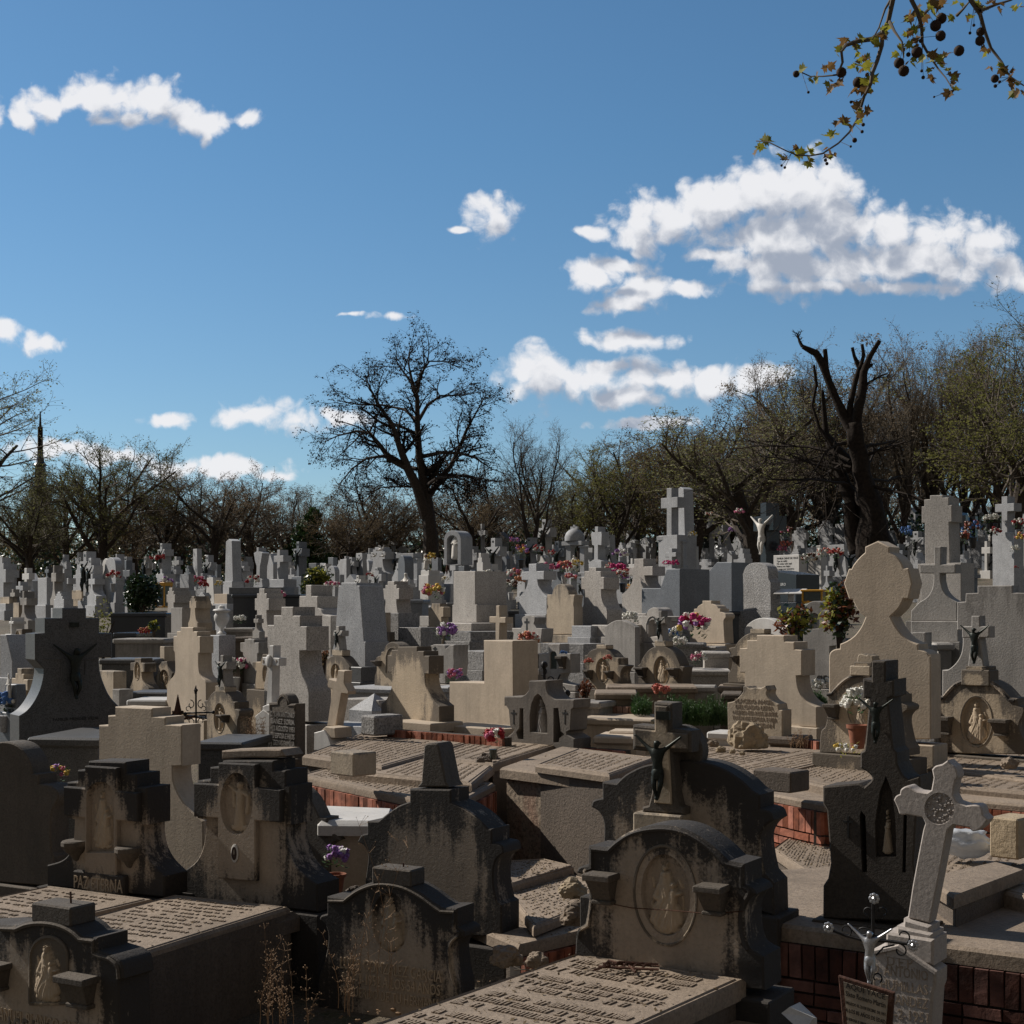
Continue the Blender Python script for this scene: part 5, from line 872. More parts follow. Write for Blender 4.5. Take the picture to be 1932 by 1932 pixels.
for (s, x0, y0, x1, y1, m, l, kw) in [
  ('taper',112,902,218,1232,'G','tapered granite slab with a dark figure',Hd(ch=.5)),('flare',15,950,108,1230,'G','granite cross with a dark figure',Hd(ch=.45)),('bellstep',270,830,500,1232,'G','large granite flared cross with white doves',Hd(lm='dove cross',t=.5)),('latin',516,745,584,890,'G','small granite latin cross',{}),
  ('stepcross',612,820,706,905,'G','granite stepped cross above the lintel',{}),('flare',542,892,650,1235,'G','granite cross with a dark figure',Hd(ch=.5)),('slab',740,1298,805,1438,'G','granite pedestal under the stone columns',{}),
  ('slantr',910,1160,1112,1450,'G','granite headstone with a sloping side and small dark figure',Hd(ch=.45,cx=-.25)),('stepcross',1397,820,1548,1110,'G','pale granite stepped cross headstone',Hd(t=.4)),('thincross',1556,555,1646,892,'G','tall slender granite cross on a tapered shaft',Hd(lm='tall slender cross')),
  ('latin',1658,725,1822,1242,'G','large granite cross with a big dark figure',Hd(ch=.72,t=.4,lm='big dark-figure cross')),('flare',1140,900,1285,1255,'G','granite flared cross with a rusty figure',Hd(ch=.5,chm='RU')),('slab',1324,1005,1412,1110,'G','low granite block with a praying figure plate',{}),
  ('crossblock',1630,1250,1852,1442,'G','granite block with a stub cross and two lines of letters',Hd(lm='two-line granite block')),('slab',1020,956,1092,1200,'GD','narrow dark granite slab',{}),('stepcross',300,1070,428,1350,'G','granite stepped cross with a dark figure',Hd(ch=.5)),
  ('slab',858,1015,940,1200,'G','pale granite slanted slab',{}),('slab',1112,1262,1240,1440,'G','granite box headstone',{}),('slab',1648,1462,1880,1575,'G','long pale granite slab edge',{}),('slab',885,1520,1010,1640,'G','pale granite cross-arm block',{}),('slab',1600,895,1665,1105,'G','pale granite slab with incised cross',{}),
  ('gable',1758,650,1850,900,'GD','granite shrine with a gabled roof',Hd(t=.5)),('thincross',1835,595,1885,700,'G','tiny granite cross',{}),('slab',1885,880,1925,1130,'G','narrow granite slab',{}),('gable',1822,890,1900,1180,'GD','dark gabled granite headstone',{}),('slab',265,1250,340,1440,'G','pale granite box',{}),('slab',300,1600,395,1830,'CW','cream narrow slab between the tall granite stones',Hd(D=26)),('slab',875,1640,985,1760,'S','weathered stepped block',Hd(D=29))]:
    X(s, C3, x0, y0, x1, y1, m, l, **kw)
r_ = [z for z in REG if z['lm'] == 'two-line granite block'][0]; words(r_['o'], r_['pn'], C3, 1660, 1315, 1820, 1385, ['FAMILIA', 'VIDAL VIDAL'], 'DK', .01)
def portal(fr, beam, cols, y1, label, D, mat='G', top=None, arch=None, depth=.5):
    x0, ya, x1, yb = beam; um, v1 = fr((x0+x1)/2, y1); pn = Plane(um, v1, D, 44); r = empty('granite_portal', pn.A, -pn.a, label, 'monument')
    cap(r, pn, fr, x0, ya, x1, yb, mat, depth, 'lintel')
    for (a, b) in cols:
        l = local_box(pn, fr, a, yb, b, y1); c = (l[0]+l[2])/2; w_ = (l[2]-l[0])
        MB().box(c-w_/2, .08, l[1]-.6, c+w_/2, .08+w_, l[3]-.06, .01).box(c-w_*.65, .04, l[3]-.07, c+w_*.65, .12+w_, l[3], .01).box(c-w_*.7, .02, l[1]-.7, c+w_*.7, .14+w_, l[1]+.1, .01).build('column', mat, r)
    return r, pn
portal(C3, (598,900,802,962), [(640,700),(782,832)], 1240, 'granite portal with two columns and a heavy lintel, left of the stone arch', 60)
r, pn = portal(C4, (805,872,1042,930), [(845,900),(1005,1060)], 1270, 'granite portal with a small dome and cross on its lintel', 62)
a_ = pn(*C4(905, 872)); MB().lathe([(.42,0),(.42,.18),(.36,.34),(.24,.46),(.1,.52),(.01,.54)], 16, (a_[0], .3, a_[1])).build('dome', 'G', r)
b_ = pn(*C4(905, 680)); c_ = pn(*C4(905, 715)); MB().box(b_[0]-.05, .25, a_[1]+.5, b_[0]+.05, .35, b_[1]).box(b_[0]-.2, .25, c_[1]-.05, b_[0]+.2, .35, c_[1]+.05).build('cross', 'G', r)
# open arch shrine
um, v1 = C3(1262, 1040); pn = Plane(um, v1, 62, 42); r = empty('granite_arch', pn.A, -pn.a, 'pale granite round arch sheltering a white statue', 'monument')
q0 = [pn(*C3(*z)) for z in archpx(1162,635,1362,1040,16)]; q1 = [pn(*C3(*z)) for z in archpx(1196,690,1324,1040,14)]
mb = MB(); prism(mb, q0, .7, 0, [(q1, .5)], .01); mb.build('arch', 'G', r)
o = link('arch_statue', with_mat(STATUE, 'WS'), r); z_ = pn(*C3(1275, 1000)); o.location = (z_[0], .15, z_[1]); o.scale = (1.3,1.3,1.3)
def statue(fr, x, y0, y1, label, D, mat='WS', me=None, a=40, w=1.0, nm='statue'):
    u, v = fr(x, y1); h = (fr(x, y1)[1]-fr(x, y0)[1])/F*D; root = link(nm, with_mat(me or STATUE, mat)); root.location = P3(u, v, D); root.scale = (h*w, h*w, h); root.rotation_euler = (0, 0, -R(a)); tag(root, label, 'statue'); return root
st = statue(C3, 955, 895, 1105, 'white praying angel statue with wings on a granite pedestal', 56); 
wg = MB()
for s in (-1, 1): prism(wg, curve_pts([(s*.03,.5),(s*.2,.35,1),(s*.3,.6,1),(s*.28,.95,1),(s*.1,.8,1)]), .04, .1, (), .005)
wg.build('wings', 'WS', st)
X('slab', C3, 890, 1105, 986, 1162, 'W', 'white pedestal under the angel statue', 'pedestal', D=56, t=.5, name='statue_pedestal')
PIETA = skin_mesh('pieta', _pv, _pe, [.2,.16,.14,.06,.09,.08,.14,.12,.14,.12,.06,.05,.06,.07,.05,.09,.05], 0, 1)
statue(C3, 730, 1110, 1340, 'white stone pieta, seated mother holding the dead son, beside the columns', 46, me=PIETA, w=1.15)
X('slab', C3, 690, 1340, 800, 1440, 'G', 'granite pedestal block under the pieta', 'pedestal', D=46, name='statue_pedestal')
statue(C4, 955, 1030, 1230, 'white standing Virgin statue between the portal columns', 60)
statue(C6, 1530, 870, 960, 'small white Virgin statue in front of the large right-hand cross', 50)
dv = [(C3, 420, 815, 885, 'white dove sculpture on top of the large flared cross', 55), (C3, 345, 905, 955, 'white dove sculpture on the left arm of the large flared cross', 54.6), (C3, 450, 900, 955, 'white dove sculpture on the right arm of the large flared cross', 54.8)]
for fr, x, y0, y1, l, D in dv:
    u, v = fr(x, y1); h = (y1-y0)*.16047/F*D; mb = MB(); mb.ball((0,0,h*.35), h*.3, 8, 6, (1.5,.8,.8)); mb.ball((h*.5,0,h*.55), h*.15)
    prism(mb, [(0,h*.4),(-h*.5,h*1.1),(-h*.1,h),(h*.1,h*.5)], .05, -.02, (), 0); prism(mb, [(0,h*.4),(h*.5,h*1.15),(h*.45,h*.8),(h*.2,h*.4)], .05, .03, (), 0); prism(mb, [(-h*.3,h*.25),(-h*.9,h*.1),(-h*.8,h*.4)], .05, -.02, (), 0)
    o = mb.build('dove', 'WS'); o.location = P3(u, v, D)-Vector((0,.1,0)); o.rotation_euler = (0,0,R(-30)); tag(o, l, 'sculpture')
for (s, x0, y0, x1, y1, m, l, kw) in [
  ('latin',343,835,506,1242,'G','granite cross with a dark figure',Hd(ch=.7,t=.4)),('latin',525,620,672,1120,'G','tallest central granite cross with a dark figure',Hd(ch=.68,t=.45,lm='tallest central crucifix')),('latin',670,875,832,1322,'GD','granite cross with a dark figure',Hd(ch=.66,t=.4,lm='crucifix left of the portal')),('slab',545,1130,638,1250,'G','pale granite block headstone',{}),('slab',640,1192,702,1300,'G','small pale granite block',{}),
  ('latin',1045,765,1128,880,'G','small granite cross above the portal',{}),('slab',1150,1092,1282,1180,'G','granite base with letters under the draped cross',{}),('curve',1302,800,1415,1215,'G','granite headstone sweeping into a curved side with dark figure',Hd(ch=.4,t=.4,lm='curved-side headstone')),
  ('flame',1542,745,1670,1002,'G','flame-shaped granite headstone with a heart',Hd(t=.4,lm='flame-shaped headstone')),('slab',228,1030,318,1230,'G','pale granite box headstone',{}),('slab',256,975,338,1032,'G','small granite top block',{}),('step',1462,895,1540,1180,'G','granite stepped headstone',{}),('slab',1585,1010,1650,1180,'G','granite block',{}),
  ('flare',1546,1240,1722,1475,'G','granite flared headstone with a dark figure',Hd(ch=.62)),('slab',785,1030,850,1220,'W','white stone slab',{}),('slab',1110,955,1170,1092,'G','granite block',{}),('gable',1690,910,1800,1010,'G','pale granite gabled stone',{}),('slab',310,1470,400,1590,'G','pale granite ledge',{}),('slab',985,1295,1070,1640,'GD','grey granite slab with a dark figure',Hd(ch=.4)),('slab',690,1325,805,1400,'G','granite ledge block',{}),('slab',660,920,712,1100,'G','narrow granite slab',{}),('stepcross',1730,830,1860,960,'G','dark granite stepped cross group',{}),('slab',775,832,825,880,'G','tiny granite block',{})]:
    X(s, C4, x0, y0, x1, y1, m, l, **kw)
T(C4, [(1148,1110),(1188,1090),(1190,930),(1165,920),(1150,790),(1160,772),(1198,775),(1198,705),(1235,705),(1235,770),(1275,765),(1280,800),(1275,925),(1235,920),(1235,1090),(1280,1110)], 'G', 'granite cross draped with a carved shroud, right of the portal', 'cross', D=58, t=.36, lm='shrouded cross')
r_ = [z for z in REG if z['label'].startswith('granite base with letters')][0]; words(r_['o'], r_['pn'], C4, 1180, 1120, 1245, 1172, ['FAMILIA', 'DE RUIZ'], 'DK', .01)
X('latin', C5, 235, 252, 432, 808, 'G', 'very tall plain granite cross standing on a portal', 'cross', D=48, t=.3, lm='very tall portal cross')
X('obelisk', C5, 410, 238, 520, 812, 'G', 'tall granite obelisk right behind the very tall cross', 'obelisk', D=49, t=.4)
portal(C5, (184,808,460,868), [(222,266),(424,478)], 1200, 'granite portal with a heavy lintel carrying the very tall cross', 48)
X('latin', C5, 284, 962, 412, 1200, 'G', 'small granite cross between the portal columns and magenta flowers', 'cross', D=46, t=.2)
for (s, x0, y0, x1, y1, m, l, kw) in [
  ('latin',700,615,866,1085,'G','granite cross with a large dark figure',Hd(ch=.74,t=.4,lm='large crucifix right of the portal')),('latin',772,458,918,780,'G','tall granite stepped cross',Hd(t=.35)),('curve',905,670,1010,1000,'G','granite headstone sweeping into a curved side with small dark figure',Hd(ch=.4,t=.5)),('latin',1053,565,1145,858,'G','granite latin cross with pink flowers on top',Hd(t=.3)),
  ('flare',1112,768,1210,1060,'G','granite flared cross headstone',{}),('slab',1220,850,1352,1170,'G','granite plaque with a dark crucified figure',Hd(ch=.5)),('latin',1285,715,1372,860,'G','pale granite latin cross',{}),('latin',1670,455,1822,830,'G','granite cross with a dark figure',Hd(ch=.66,t=.34)),
  ('stepcross',1752,715,1902,1040,'G','broad pale granite stepped headstone',{}),('slantl',1232,1035,1405,1200,'G','granite headstone with a sloping left top',{}),('slab',1585,800,1685,950,'G','granite block with white figure',{}),('crossblock',652,1090,855,1265,'G','granite block with stub cross and letters',{}),('slab',1088,1090,1228,1260,'G','granite slab with thin metal cross',{}),
  ('slab',545,940,640,1250,'G','pale granite slab',{}),('slab',678,960,760,1120,'G','granite block',{}),('slab',985,1035,1105,1110,'G','granite ledge block',{}),('slab',575,1275,655,1580,'G','pale granite slab with faded letters',{}),('slab',1560,935,1640,1040,'G','granite block with a dark plaque',{}),('slab',1660,928,1815,1030,'G','granite block behind a vase',{}),('slantl',1660,670,1760,930,'G','granite tapered headstone',{}),('slab',870,950,930,1060,'G','small grey granite block',{}),('slab',552,850,600,940,'G','tiny granite block',{}),('slab',10,840,140,900,'G','granite block behind crosses',{})]:
    X(s, C5, x0, y0, x1, y1, m, l, **kw)
r, pn, e = X('slab', C5, 1558, 1037, 1862, 1262, 'W', 'white stone plaque headstone with eight lines of dark lettering', D=40, t=.3, lm='white inscription stone')
words(r, pn, C5, 1600, 1055, 1850, 1250, ['FAMILIA SAINZ DE CRUZ', 'Oye tu sufrir', 'No estas solo aqui', 'Nunca nos dejes', 'y ruega por nosotros', 'R.I.P.'], 'DK', .008, align='LEFT')
r, pn, e = X('latin', C5, 1322, 425, 1562, 1210, 'GK', 'big black granite cross carrying a white marble crucified figure', 'cross', D=42, t=.5, ch=0, lm='black cross with white figure')
a_ = pn(*C5(1440, 590)); b_ = pn(*C5(1440, 1040)); christ(r, a_[0], b_[1], a_[1]-b_[1], 'WS', -.03)
for (s, x0, y0, x1, y1, m, l, kw) in [
  ('gable',525,560,655,845,'G','pale gabled granite headstone',Hd(t=.4)),('step',450,750,548,1000,'G','granite stepped headstone with blue flowers',{}),('flare',545,838,768,1255,'G','granite flared cross with a dark figure',Hd(ch=.5,t=.3)),('slab',345,830,410,1060,'GD','dark tapered granite slab',{}),('latin',1590,428,1815,852,'G','large plain granite latin cross near the right edge',Hd(t=.4,D=50,lm='large right-hand latin cross')),
  ('thincross',1352,575,1450,750,'G','small granite crucifix',Hd(ch=.6)),('latin',1482,552,1602,822,'G','granite cross with pale figure',Hd(ch=.5,chm='WS')),('steppyr',1275,755,1475,1005,'G','wide pale granite stepped block',{}),('slab',1330,905,1475,1180,'G','granite slab with a slim dark cross',{}),('slab',1482,960,1582,1125,'G','granite slab with a small crucifix',Hd(ch=.55)),
  ('flare',1585,850,1862,1338,'G','wide granite flared cross with a dark figure',Hd(ch=.42,t=.35,lm='right-hand flared crucifix')),('slantr',1434,1128,1690,1470,'GD','blue-grey granite slab with crucifix, sloping right side',Hd(ch=.6,cx=-.18,lm='blue-grey crucifix slab')),('slab',1180,1278,1292,1480,'S','small stone lantern shrine with arched opening',{}),('obelisk',1655,1362,1728,1475,'S','stubby stone post',{}),
  ('step',1868,600,1960,850,'G','granite stepped headstone cut by the right edge',{}),('slab',1250,702,1352,790,'G','granite block',{}),('slab',1145,1115,1240,1300,'G','granite vase block',{}),('slab',1575,668,1665,830,'GD','granite block',{}),('slab',1155,735,1225,890,'GD','grey granite block',{}),('slab',1700,850,1780,960,'GD','dark low block',{}),('slab',1500,830,1600,900,'G','granite ledge block',{}),('slab',1240,1150,1300,1290,'GD','dark granite corner block',{})]:
    X(s, C6, x0, y0, x1, y1, m, l, **kw)
um, v1 = C6(1140, 880); pn = Plane(um, v1, 44, 40); r = empty('canopy_shrine', pn.A, -pn.a, 'black granite canopy with a gabled roof on columns behind the tall pillar', 'monument')
l = local_box(pn, C6, 1010, 880, 1230, 460); mb = MB(); prism(mb, [(l[0]-.05,l[3]-.15),((l[0]+l[2])/2,l[3]+.7),(l[2]+.05,l[3]-.15),(l[2]-.15,l[3]-.15),((l[0]+l[2])/2,l[3]+.4),(l[0]+.15,l[3]-.15)], .9, 0); mb.build('roof', 'GK', r)
for x in (l[0]+.05, l[2]-.05):
    for y in (.1, .8): MB().box(x-.09, y-.09, l[1]-.5, x+.09, y+.09, l[3]-.15, .01).build('column', 'GK', r)
for (s, x0, y0, x1, y1, m, l, kw) in [
  ('arch',560,1400,755,1600,'S','rounded pale stone headstone',{}),('step',730,1205,832,1400,'G','granite stepped headstone with an oval medal',{}),('taper',828,1225,908,1345,'G','tapered pale granite slab',{}),('flare',888,1285,955,1480,'G','small granite cross',{}),('step',580,1245,680,1420,'G','granite stepped headstone',{}),('roundarch',625,1362,762,1500,'G','rounded granite headstone',{}),('taper',785,1345,910,1560,'G','granite slab with a cloth-draped cross',Hd(ch=.6)),('slab',765,1530,905,1600,'G','granite ledge with letters',{}),('step',1290,1270,1360,1400,'G','granite stepped stone',{}),('slab',665,1520,725,1610,'G','granite vase block with letters',{}),('gable',1240,1130,1310,1240,'G','pale gabled stone',{})]:
    X(s, EE, x0, y0, x1, y1, m, l, **kw)
for (s, x0, y0, x1, y1, m, l, kw) in [
  ('slab',370,188,458,452,'G','tall pale granite slab with a column cap',Hd(D=44,t=.6,lm='tall capped granite slab')),('slab',345,455,448,580,'G','pale granite base block',Hd(D=42)),('pedcross',490,65,560,540,'S','slender weathered cross on a flared foot',Hd(D=42,lm='slender weathered cross')),('steppyr',527,325,625,485,'G','granite stepped stone',Hd(D=38)),('flare',95,300,150,490,'S','small weathered cross',{}),('pedcross',180,320,275,725,'S','weathered stone with a small cross on top',Hd(D=36)),('slab',128,432,185,665,'CW','narrow cream slab',{}),
  ('thincross',86,575,130,740,'W','small white cross',Hd(D=30)),('step',870,242,930,392,'G','granite block with a dark figure',Hd(ch=.5)),('step',935,195,1020,385,'G','granite headstone with a dark figure',Hd(ch=.5)),('latin',1008,55,1090,335,'G','tall granite cross with a dark figure',Hd(ch=.6,t=.4,lm='left-hand crucifix')),('latin',780,95,870,392,'GK','black granite monument with dark figures',Hd(ch=.6,t=.5)),('stepcross',1140,188,1200,310,'G','granite stepped cross',{}),
  ('step',1622,285,1722,620,'GB','beige granite stepped cross headstone',Hd(D=33,t=.4,lm='beige stepped cross')),('flare',1648,70,1732,285,'G','granite cross with a dark figure',Hd(ch=.5,t=.3)),('latin',1685,-20,1752,175,'G','granite cross behind',{}),('latin',1545,-150,1612,150,'G','tall granite cross with dark figure and red flowers',Hd(ch=.6,t=.4,D=62,lm='tall far-left crucifix')),('slab',1762,152,1850,312,'G','pale granite block with incised cross',{}),
  ('slab',1675,480,1785,730,'S','weathered concrete slab',Hd(D=29)),('bellstep',1842,368,1935,700,'CW','narrow cream stepped headstone',Hd(D=28,t=.3)),('stepcross',112,1075,270,1440,'CW','weathered cream stepped headstone',Hd(D=23)),('slab',970,1100,1112,1470,'CW','plain cream slab headstone',Hd(D=22,t=.2)),('slab',1100,1280,1170,1470,'S','small grey block headstone',Hd(D=21.5)),
  ('slab',0,375,90,500,'CW','pale stone block',{}),('slab',700,310,800,395,'CW','low cream block',{}),('step',1175,330,1260,430,'G','granite stepped block',{}),('slab',1000,330,1060,400,'G','small granite plaque block',{}),('slab',0,440,55,510,'G','granite block',{}),('slab',180,985,340,1060,'SL','dark flat stone',{}),('slab',1565,860,1612,1010,'CW','narrow cream stone vase',Hd(D=25))]:
    X(s, B1, x0, y0, x1, y1, m, l, **kw)
r, pn, e = T(B1, [(35,1500),(50,1228),(165,1232),(178,1500)], 'GD', 'small dark granite tablet with a white praying figure and the name BERNARDO', D=19, a=44, t=.12, lm='BERNARDO tablet')
words(r, pn, B1, 55, 1425, 150, 1500, ['BERNARDO', 'GARCIA'], 'DK', .006); a_ = pn(*B1(110, 1410)); o = link('praying_figure', with_mat(STATUE, 'WS'), r); o.location = (a_[0], -.03, a_[1]); o.scale = (.3,.2,.18*4.4/2)
baroque(B1, [(1250,1300),(1275,1250,1),(1300,1180,1),(1305,1100),(1275,1098),(1275,1020),(1318,1015),(1318,975),(1380,975),(1382,1018),(1416,1025),(1416,1110),(1385,1115),(1400,1200,1),(1450,1270),(1460,1300)], 'CE', 'small stepped stone with an oval niche figure', (1345,1100,25,85), 'robed', D=24, auto=True)
baroque(B1, [(1505,1300),(1530,1200),(1515,1160),(1545,1120),(1545,1060),(1580,1010),(1635,1005),(1650,1060),(1690,1120),(1670,1200),(1690,1300)], 'CE', 'small scrolled stone with a seated Virgin carving', (1605,1160,38,70), 'madonna', D=24.3, auto=True)
baroque(B1, [(140,870),(150,720),(160,690),(215,690),(215,720),(222,870)], 'CE', 'small upright stone with an arched niche', (172,760,16,50), 'robed', D=29, auto=True)
baroque(B2, [(875,1280),(885,1240),(900,1100),(860,1060),(860,1010),(940,1010),(960,935),(1010,935),(1030,1280)], 'CE', 'stone with standing figure between urn pillars, behind the white portrait cross', (985,1130,20,80), 'standing', D=20.5)
# broken wall of far graves between the rows
LMK = ['A','B']
FARG = rnd(77); k = 0
for i in range(165):
    u = FARG.uniform(0, 1932); D = FARG.uniform(54, 84); x = (u-CU)/F*D; z = ground(x, D)+FARG.uniform(.2, .5); v = HV-z/D*F
    hh = FARG.uniform(.8, 1.9)*F/D; ww = FARG.uniform(.35, .6)*F/D*.72; s = FARG.choice(['latin','flare','step','latin','pedcross','stepcross','latin','taper','gable','arch','thincross','flare'])
    nm = {'pedcross':'footed granite cross','thincross':'slim granite cross','latin':'plain granite cross','flare':'flared granite cross','step':'stepped granite headstone','slab':'square granite headstone','stepcross':'stepped granite cross','taper':'tapered granite headstone','gable':'gabled granite headstone','arch':'round-topped granite headstone'}[s]
    X(s, UU, u-ww/2, v-hh, u+ww/2, v, FARG.choice(['G','G','G','GD','W']), 'small '+nm+' of the farthest rows', D=D, t=.2+.2*FARG.random(), ch=.6 if s in ('latin','flare') and FARG.random() < .6 else 0, group='small headstones of the farthest rows')
# ================================================================ grave slabs, brick walls
def strokes(mb, P, nu, rows, margin=.07, lh=.055, seed=1, blocks=None, h=.006):
    """raised worn lettering in rows on a slab; P(s,t) gives the point, s across, t from head to foot (metres mapped 0..1)"""
    rs = rnd(seed); L = (P(0, 1)-P(0, 0)).length; W = (P(1, 0)-P(0, 0)).length; t = .07; n = 0
    while t*L < L-.12:
        if n and n % rs.choice([3, 4]) == 0 and rs.random() < .6: t += lh*1.1/L
        s = margin+rs.uniform(0, .06); end = 1-margin-rs.uniform(0, .16); cw = lh*.52/W
        while s < end:
            if rs.random() < (.15 if lh > .065 else .34): s += cw*.8; continue
            k = rs.random(); hl = lh*rs.uniform(.86 if lh > .065 else .3, 1 if lh > .065 else .75)/L; sl = ([0, .62] if k < .5 else ([.1] if k < .75 else [0, .35, .7])) if lh > .065 else ([.1] if k < .6 else [0, .6])
            for q in sl:
                tl = rs.uniform(-.12, .12)*cw; a = P(s+q*cw, t); b = P(s+q*cw+tl, t+hl); c = (a+b)/2; d = (b-a)/2; m = Vector((0,0,1)).cross(d).normalized()*lh*.062; mb.obox(c+Vector((0,0,h*.5)), d, m, (0,0,h*.5))
            for q in (rs.sample([0, .45, .93], rs.choice([1, 1, 2])) if lh > .065 else ([.5] if rs.random() < .3 else [])):
                a = P(s, t+hl*q); b = P(s+.66*cw, t+hl*q); c = (a+b)/2; d = (b-a)/2; m = Vector((0,0,1)).cross(d).normalized()*lh*.05; mb.obox(c+Vector((0,0,h*.48)), d, m, (0,0,h*.48))
            s += cw*1.12
        t += lh*(1.42 if lh > .065 else 1.6)/L; n += 1
def bricks_wall(mb, mo, a, b, z1, z0, courses, nrm, seed=0, jit=.006, gap=.012):
    """a,b ends in plan; brick courses downward from z1: 's' soldier (.22), 'r' stretcher (.06)"""
    rs = rnd(seed); a, b = Vector((a[0], a[1], 0)), Vector((b[0], b[1], 0)); L = (b-a).length; d = (b-a)/L; n = Vector((nrm[0], nrm[1], 0)).normalized(); z = z1
    mo.obox((a+b)/2+n*-.05+Vector((0,0,(z0+z1)/2)), d*(L/2), n*.05, (0,0,(z1-z0)/2)); i = 0
    while z > z0+.03:
        k = courses[min(i, len(courses)-1)]; hgt, wid = (.20, .085) if k == 's' else (.065, .22); x = -rs.random()*wid; 
        while x < L:
            x0, x1 = max(0, x), min(L, x+wid-gap)
            if x1-x0 > .02 and rs.random() > .02:
                zz0 = max(z0, z-hgt); c = a+d*((x0+x1)/2)+n*(.012+rs.uniform(-jit, jit))+Vector((0,0,(z+zz0)/2))
                mb.obox(c, d*((x1-x0)/2)+n*rs.uniform(-.003,.003), n*.03, Vector((0,0,(z-zz0)/2-.002))+d*rs.uniform(-.003,.003))
            x += wid
        z -= hgt+gap; i += 1
def slab(quad, z, label, cap=.09, mat='SL', side='SD', bricks=None, text=True, over=.04, nm='grave_slab', cat='grave', bottom=None, seed=1, lh=.055, inner=True, courses='srrr', litter=0, bev=.02, bmat='BR'):
    """quad of photo pixels (back-left, back-right, front-right, front-left) lying on level z"""
    P = [PZ(u, v, z) for u, v in quad]; c = sum(P, Vector())/4; L = [p-c for p in P]
    root = empty(nm, c, 0, label, cat); g = (ground(c.x, c.y)-c.z if bottom is None else bottom-c.z)-.15
    def prism_xy(mb, pts, z0, z1, b=0):
        n = len(pts); 
        cc = sum((Vector(p) for p in pts), Vector())/n
        top = [p+(cc-p).normalized()*b*1.4 for p in pts] if b else pts
        vs = [(p.x, p.y, z0) for p in pts]+[(p.x, p.y, z1-b) for p in pts]+([(p.x, p.y, z1) for p in top] if b else [])
        fs = [tuple(range(n))[::-1]]+[(i, (i+1) % n, n+(i+1) % n, n+i) for i in range(n)]
        if b: fs += [(n+i, n+(i+1) % n, 2*n+(i+1) % n, 2*n+i) for i in range(n)]; fs.append(tuple(range(2*n, 3*n)))
        else: fs.append(tuple(range(n, 2*n)))
        mb.add(vs, fs)
    cc = MB(); LL = L[::-1] if area([(p.x, p.y) for p in L]) < 0 else L
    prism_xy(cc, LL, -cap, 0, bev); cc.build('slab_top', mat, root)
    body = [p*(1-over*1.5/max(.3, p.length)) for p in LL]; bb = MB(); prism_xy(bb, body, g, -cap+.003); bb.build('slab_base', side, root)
    if bricks:
        br, mo = MB(), MB()
        for i in bricks:
            a, b = L[i], L[(i+1) % 4]; k = 1-over*.8/max(.3, a.length); a2, b2 = a*k, b*(1-over*.8/max(.3, b.length))
            m_ = (a2+b2)/2; d = (b2-a2); n = Vector((d.y, -d.x, 0)); n = n if n.dot(m_) > 0 else -n
            bricks_wall(br, mo, a2, b2, -cap-.005, g+.1, courses, n, seed+i)
        br.build('brickwork', bmat, root, ang=30); mo.build('mortar', 'MO', root)
    if text:
        tm = MB(); f = lambda s, t: (L[0]*(1-s)+L[1]*s)*(1-t)+(L[3]*(1-s)+L[2]*s)*t+Vector((0,0,.001))
        strokes(tm, f, 1, 1, seed=seed, lh=lh); tm.build('worn_inscription', mat, root, False)
        if inner:
            bt = MB(); q = [f(.03,.03), f(.97,.03), f(.97,.97), f(.03,.97)]
            for i in range(4): bt.tube([q[i], q[(i+1) % 4]], .007, 4, False)
            bt.build('border_line', mat, root, False)
    if litter:
        rs = rnd(seed+50); lt = MB()
        for i in range(litter):
            s, t = rs.random(), rs.random(); p = (L[0]*(1-s)+L[1]*s)*(1-t)+(L[3]*(1-s)+L[2]*s)*t+Vector((0,0,.006)); an = rs.random()*6.28; r_ = rs.uniform(.006,.018)
            d = Vector((math.cos(an)*r_, math.sin(an)*r_, rs.uniform(0,.006))); e = Vector((-math.sin(an)*r_*.5, math.cos(an)*r_*.5, rs.uniform(0,.005))); lt.add([p-d, p+e, p+d, p-e], [(0,1,2,3)])
        o = lt.build('leaf_litter', 'LB', root, False); o['kind'] = 'stuff'
    return root, P, c
px = lambda fr, *pts: [fr(x, y) for x, y in pts]
# fg centre slab: back edge at the big Virgin headstone, running towards the camera-left
def slab_dir(bl, br, z, length, a=None):
    A_, B_ = PZ(*bl, z), PZ(*br, z); d = (B_-A_).normalized(); n = Vector((d.y, -d.x, 0)); n = n if n.y < 0 else -n
    C_, D_ = B_+n*length, A_+n*length
    return [((p.x/p.y)*F+CU, HV-p.z/p.y*F) for p in (A_, B_, C_, D_)]
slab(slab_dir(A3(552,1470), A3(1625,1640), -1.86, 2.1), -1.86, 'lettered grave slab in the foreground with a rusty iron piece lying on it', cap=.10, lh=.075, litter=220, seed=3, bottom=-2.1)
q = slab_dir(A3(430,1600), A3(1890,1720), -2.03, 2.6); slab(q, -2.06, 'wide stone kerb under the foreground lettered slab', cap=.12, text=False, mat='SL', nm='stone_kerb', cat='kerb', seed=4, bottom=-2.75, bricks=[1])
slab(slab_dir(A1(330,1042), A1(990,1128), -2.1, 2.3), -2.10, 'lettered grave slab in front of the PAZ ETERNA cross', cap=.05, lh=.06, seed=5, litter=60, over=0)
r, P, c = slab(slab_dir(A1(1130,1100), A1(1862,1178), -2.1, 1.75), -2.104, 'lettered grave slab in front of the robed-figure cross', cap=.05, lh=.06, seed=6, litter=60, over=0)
q = slab_dir(A1(1090,1085), A1(1935,1205), -2.14, 1.9); slab(q, -2.15, 'tall dark tomb box with rounded lip under the robed-figure cross slab', cap=.14, mat='SD', side='KD', text=False, nm='tomb_box', cat='tomb', bottom=-2.7, bev=.045, over=.05)
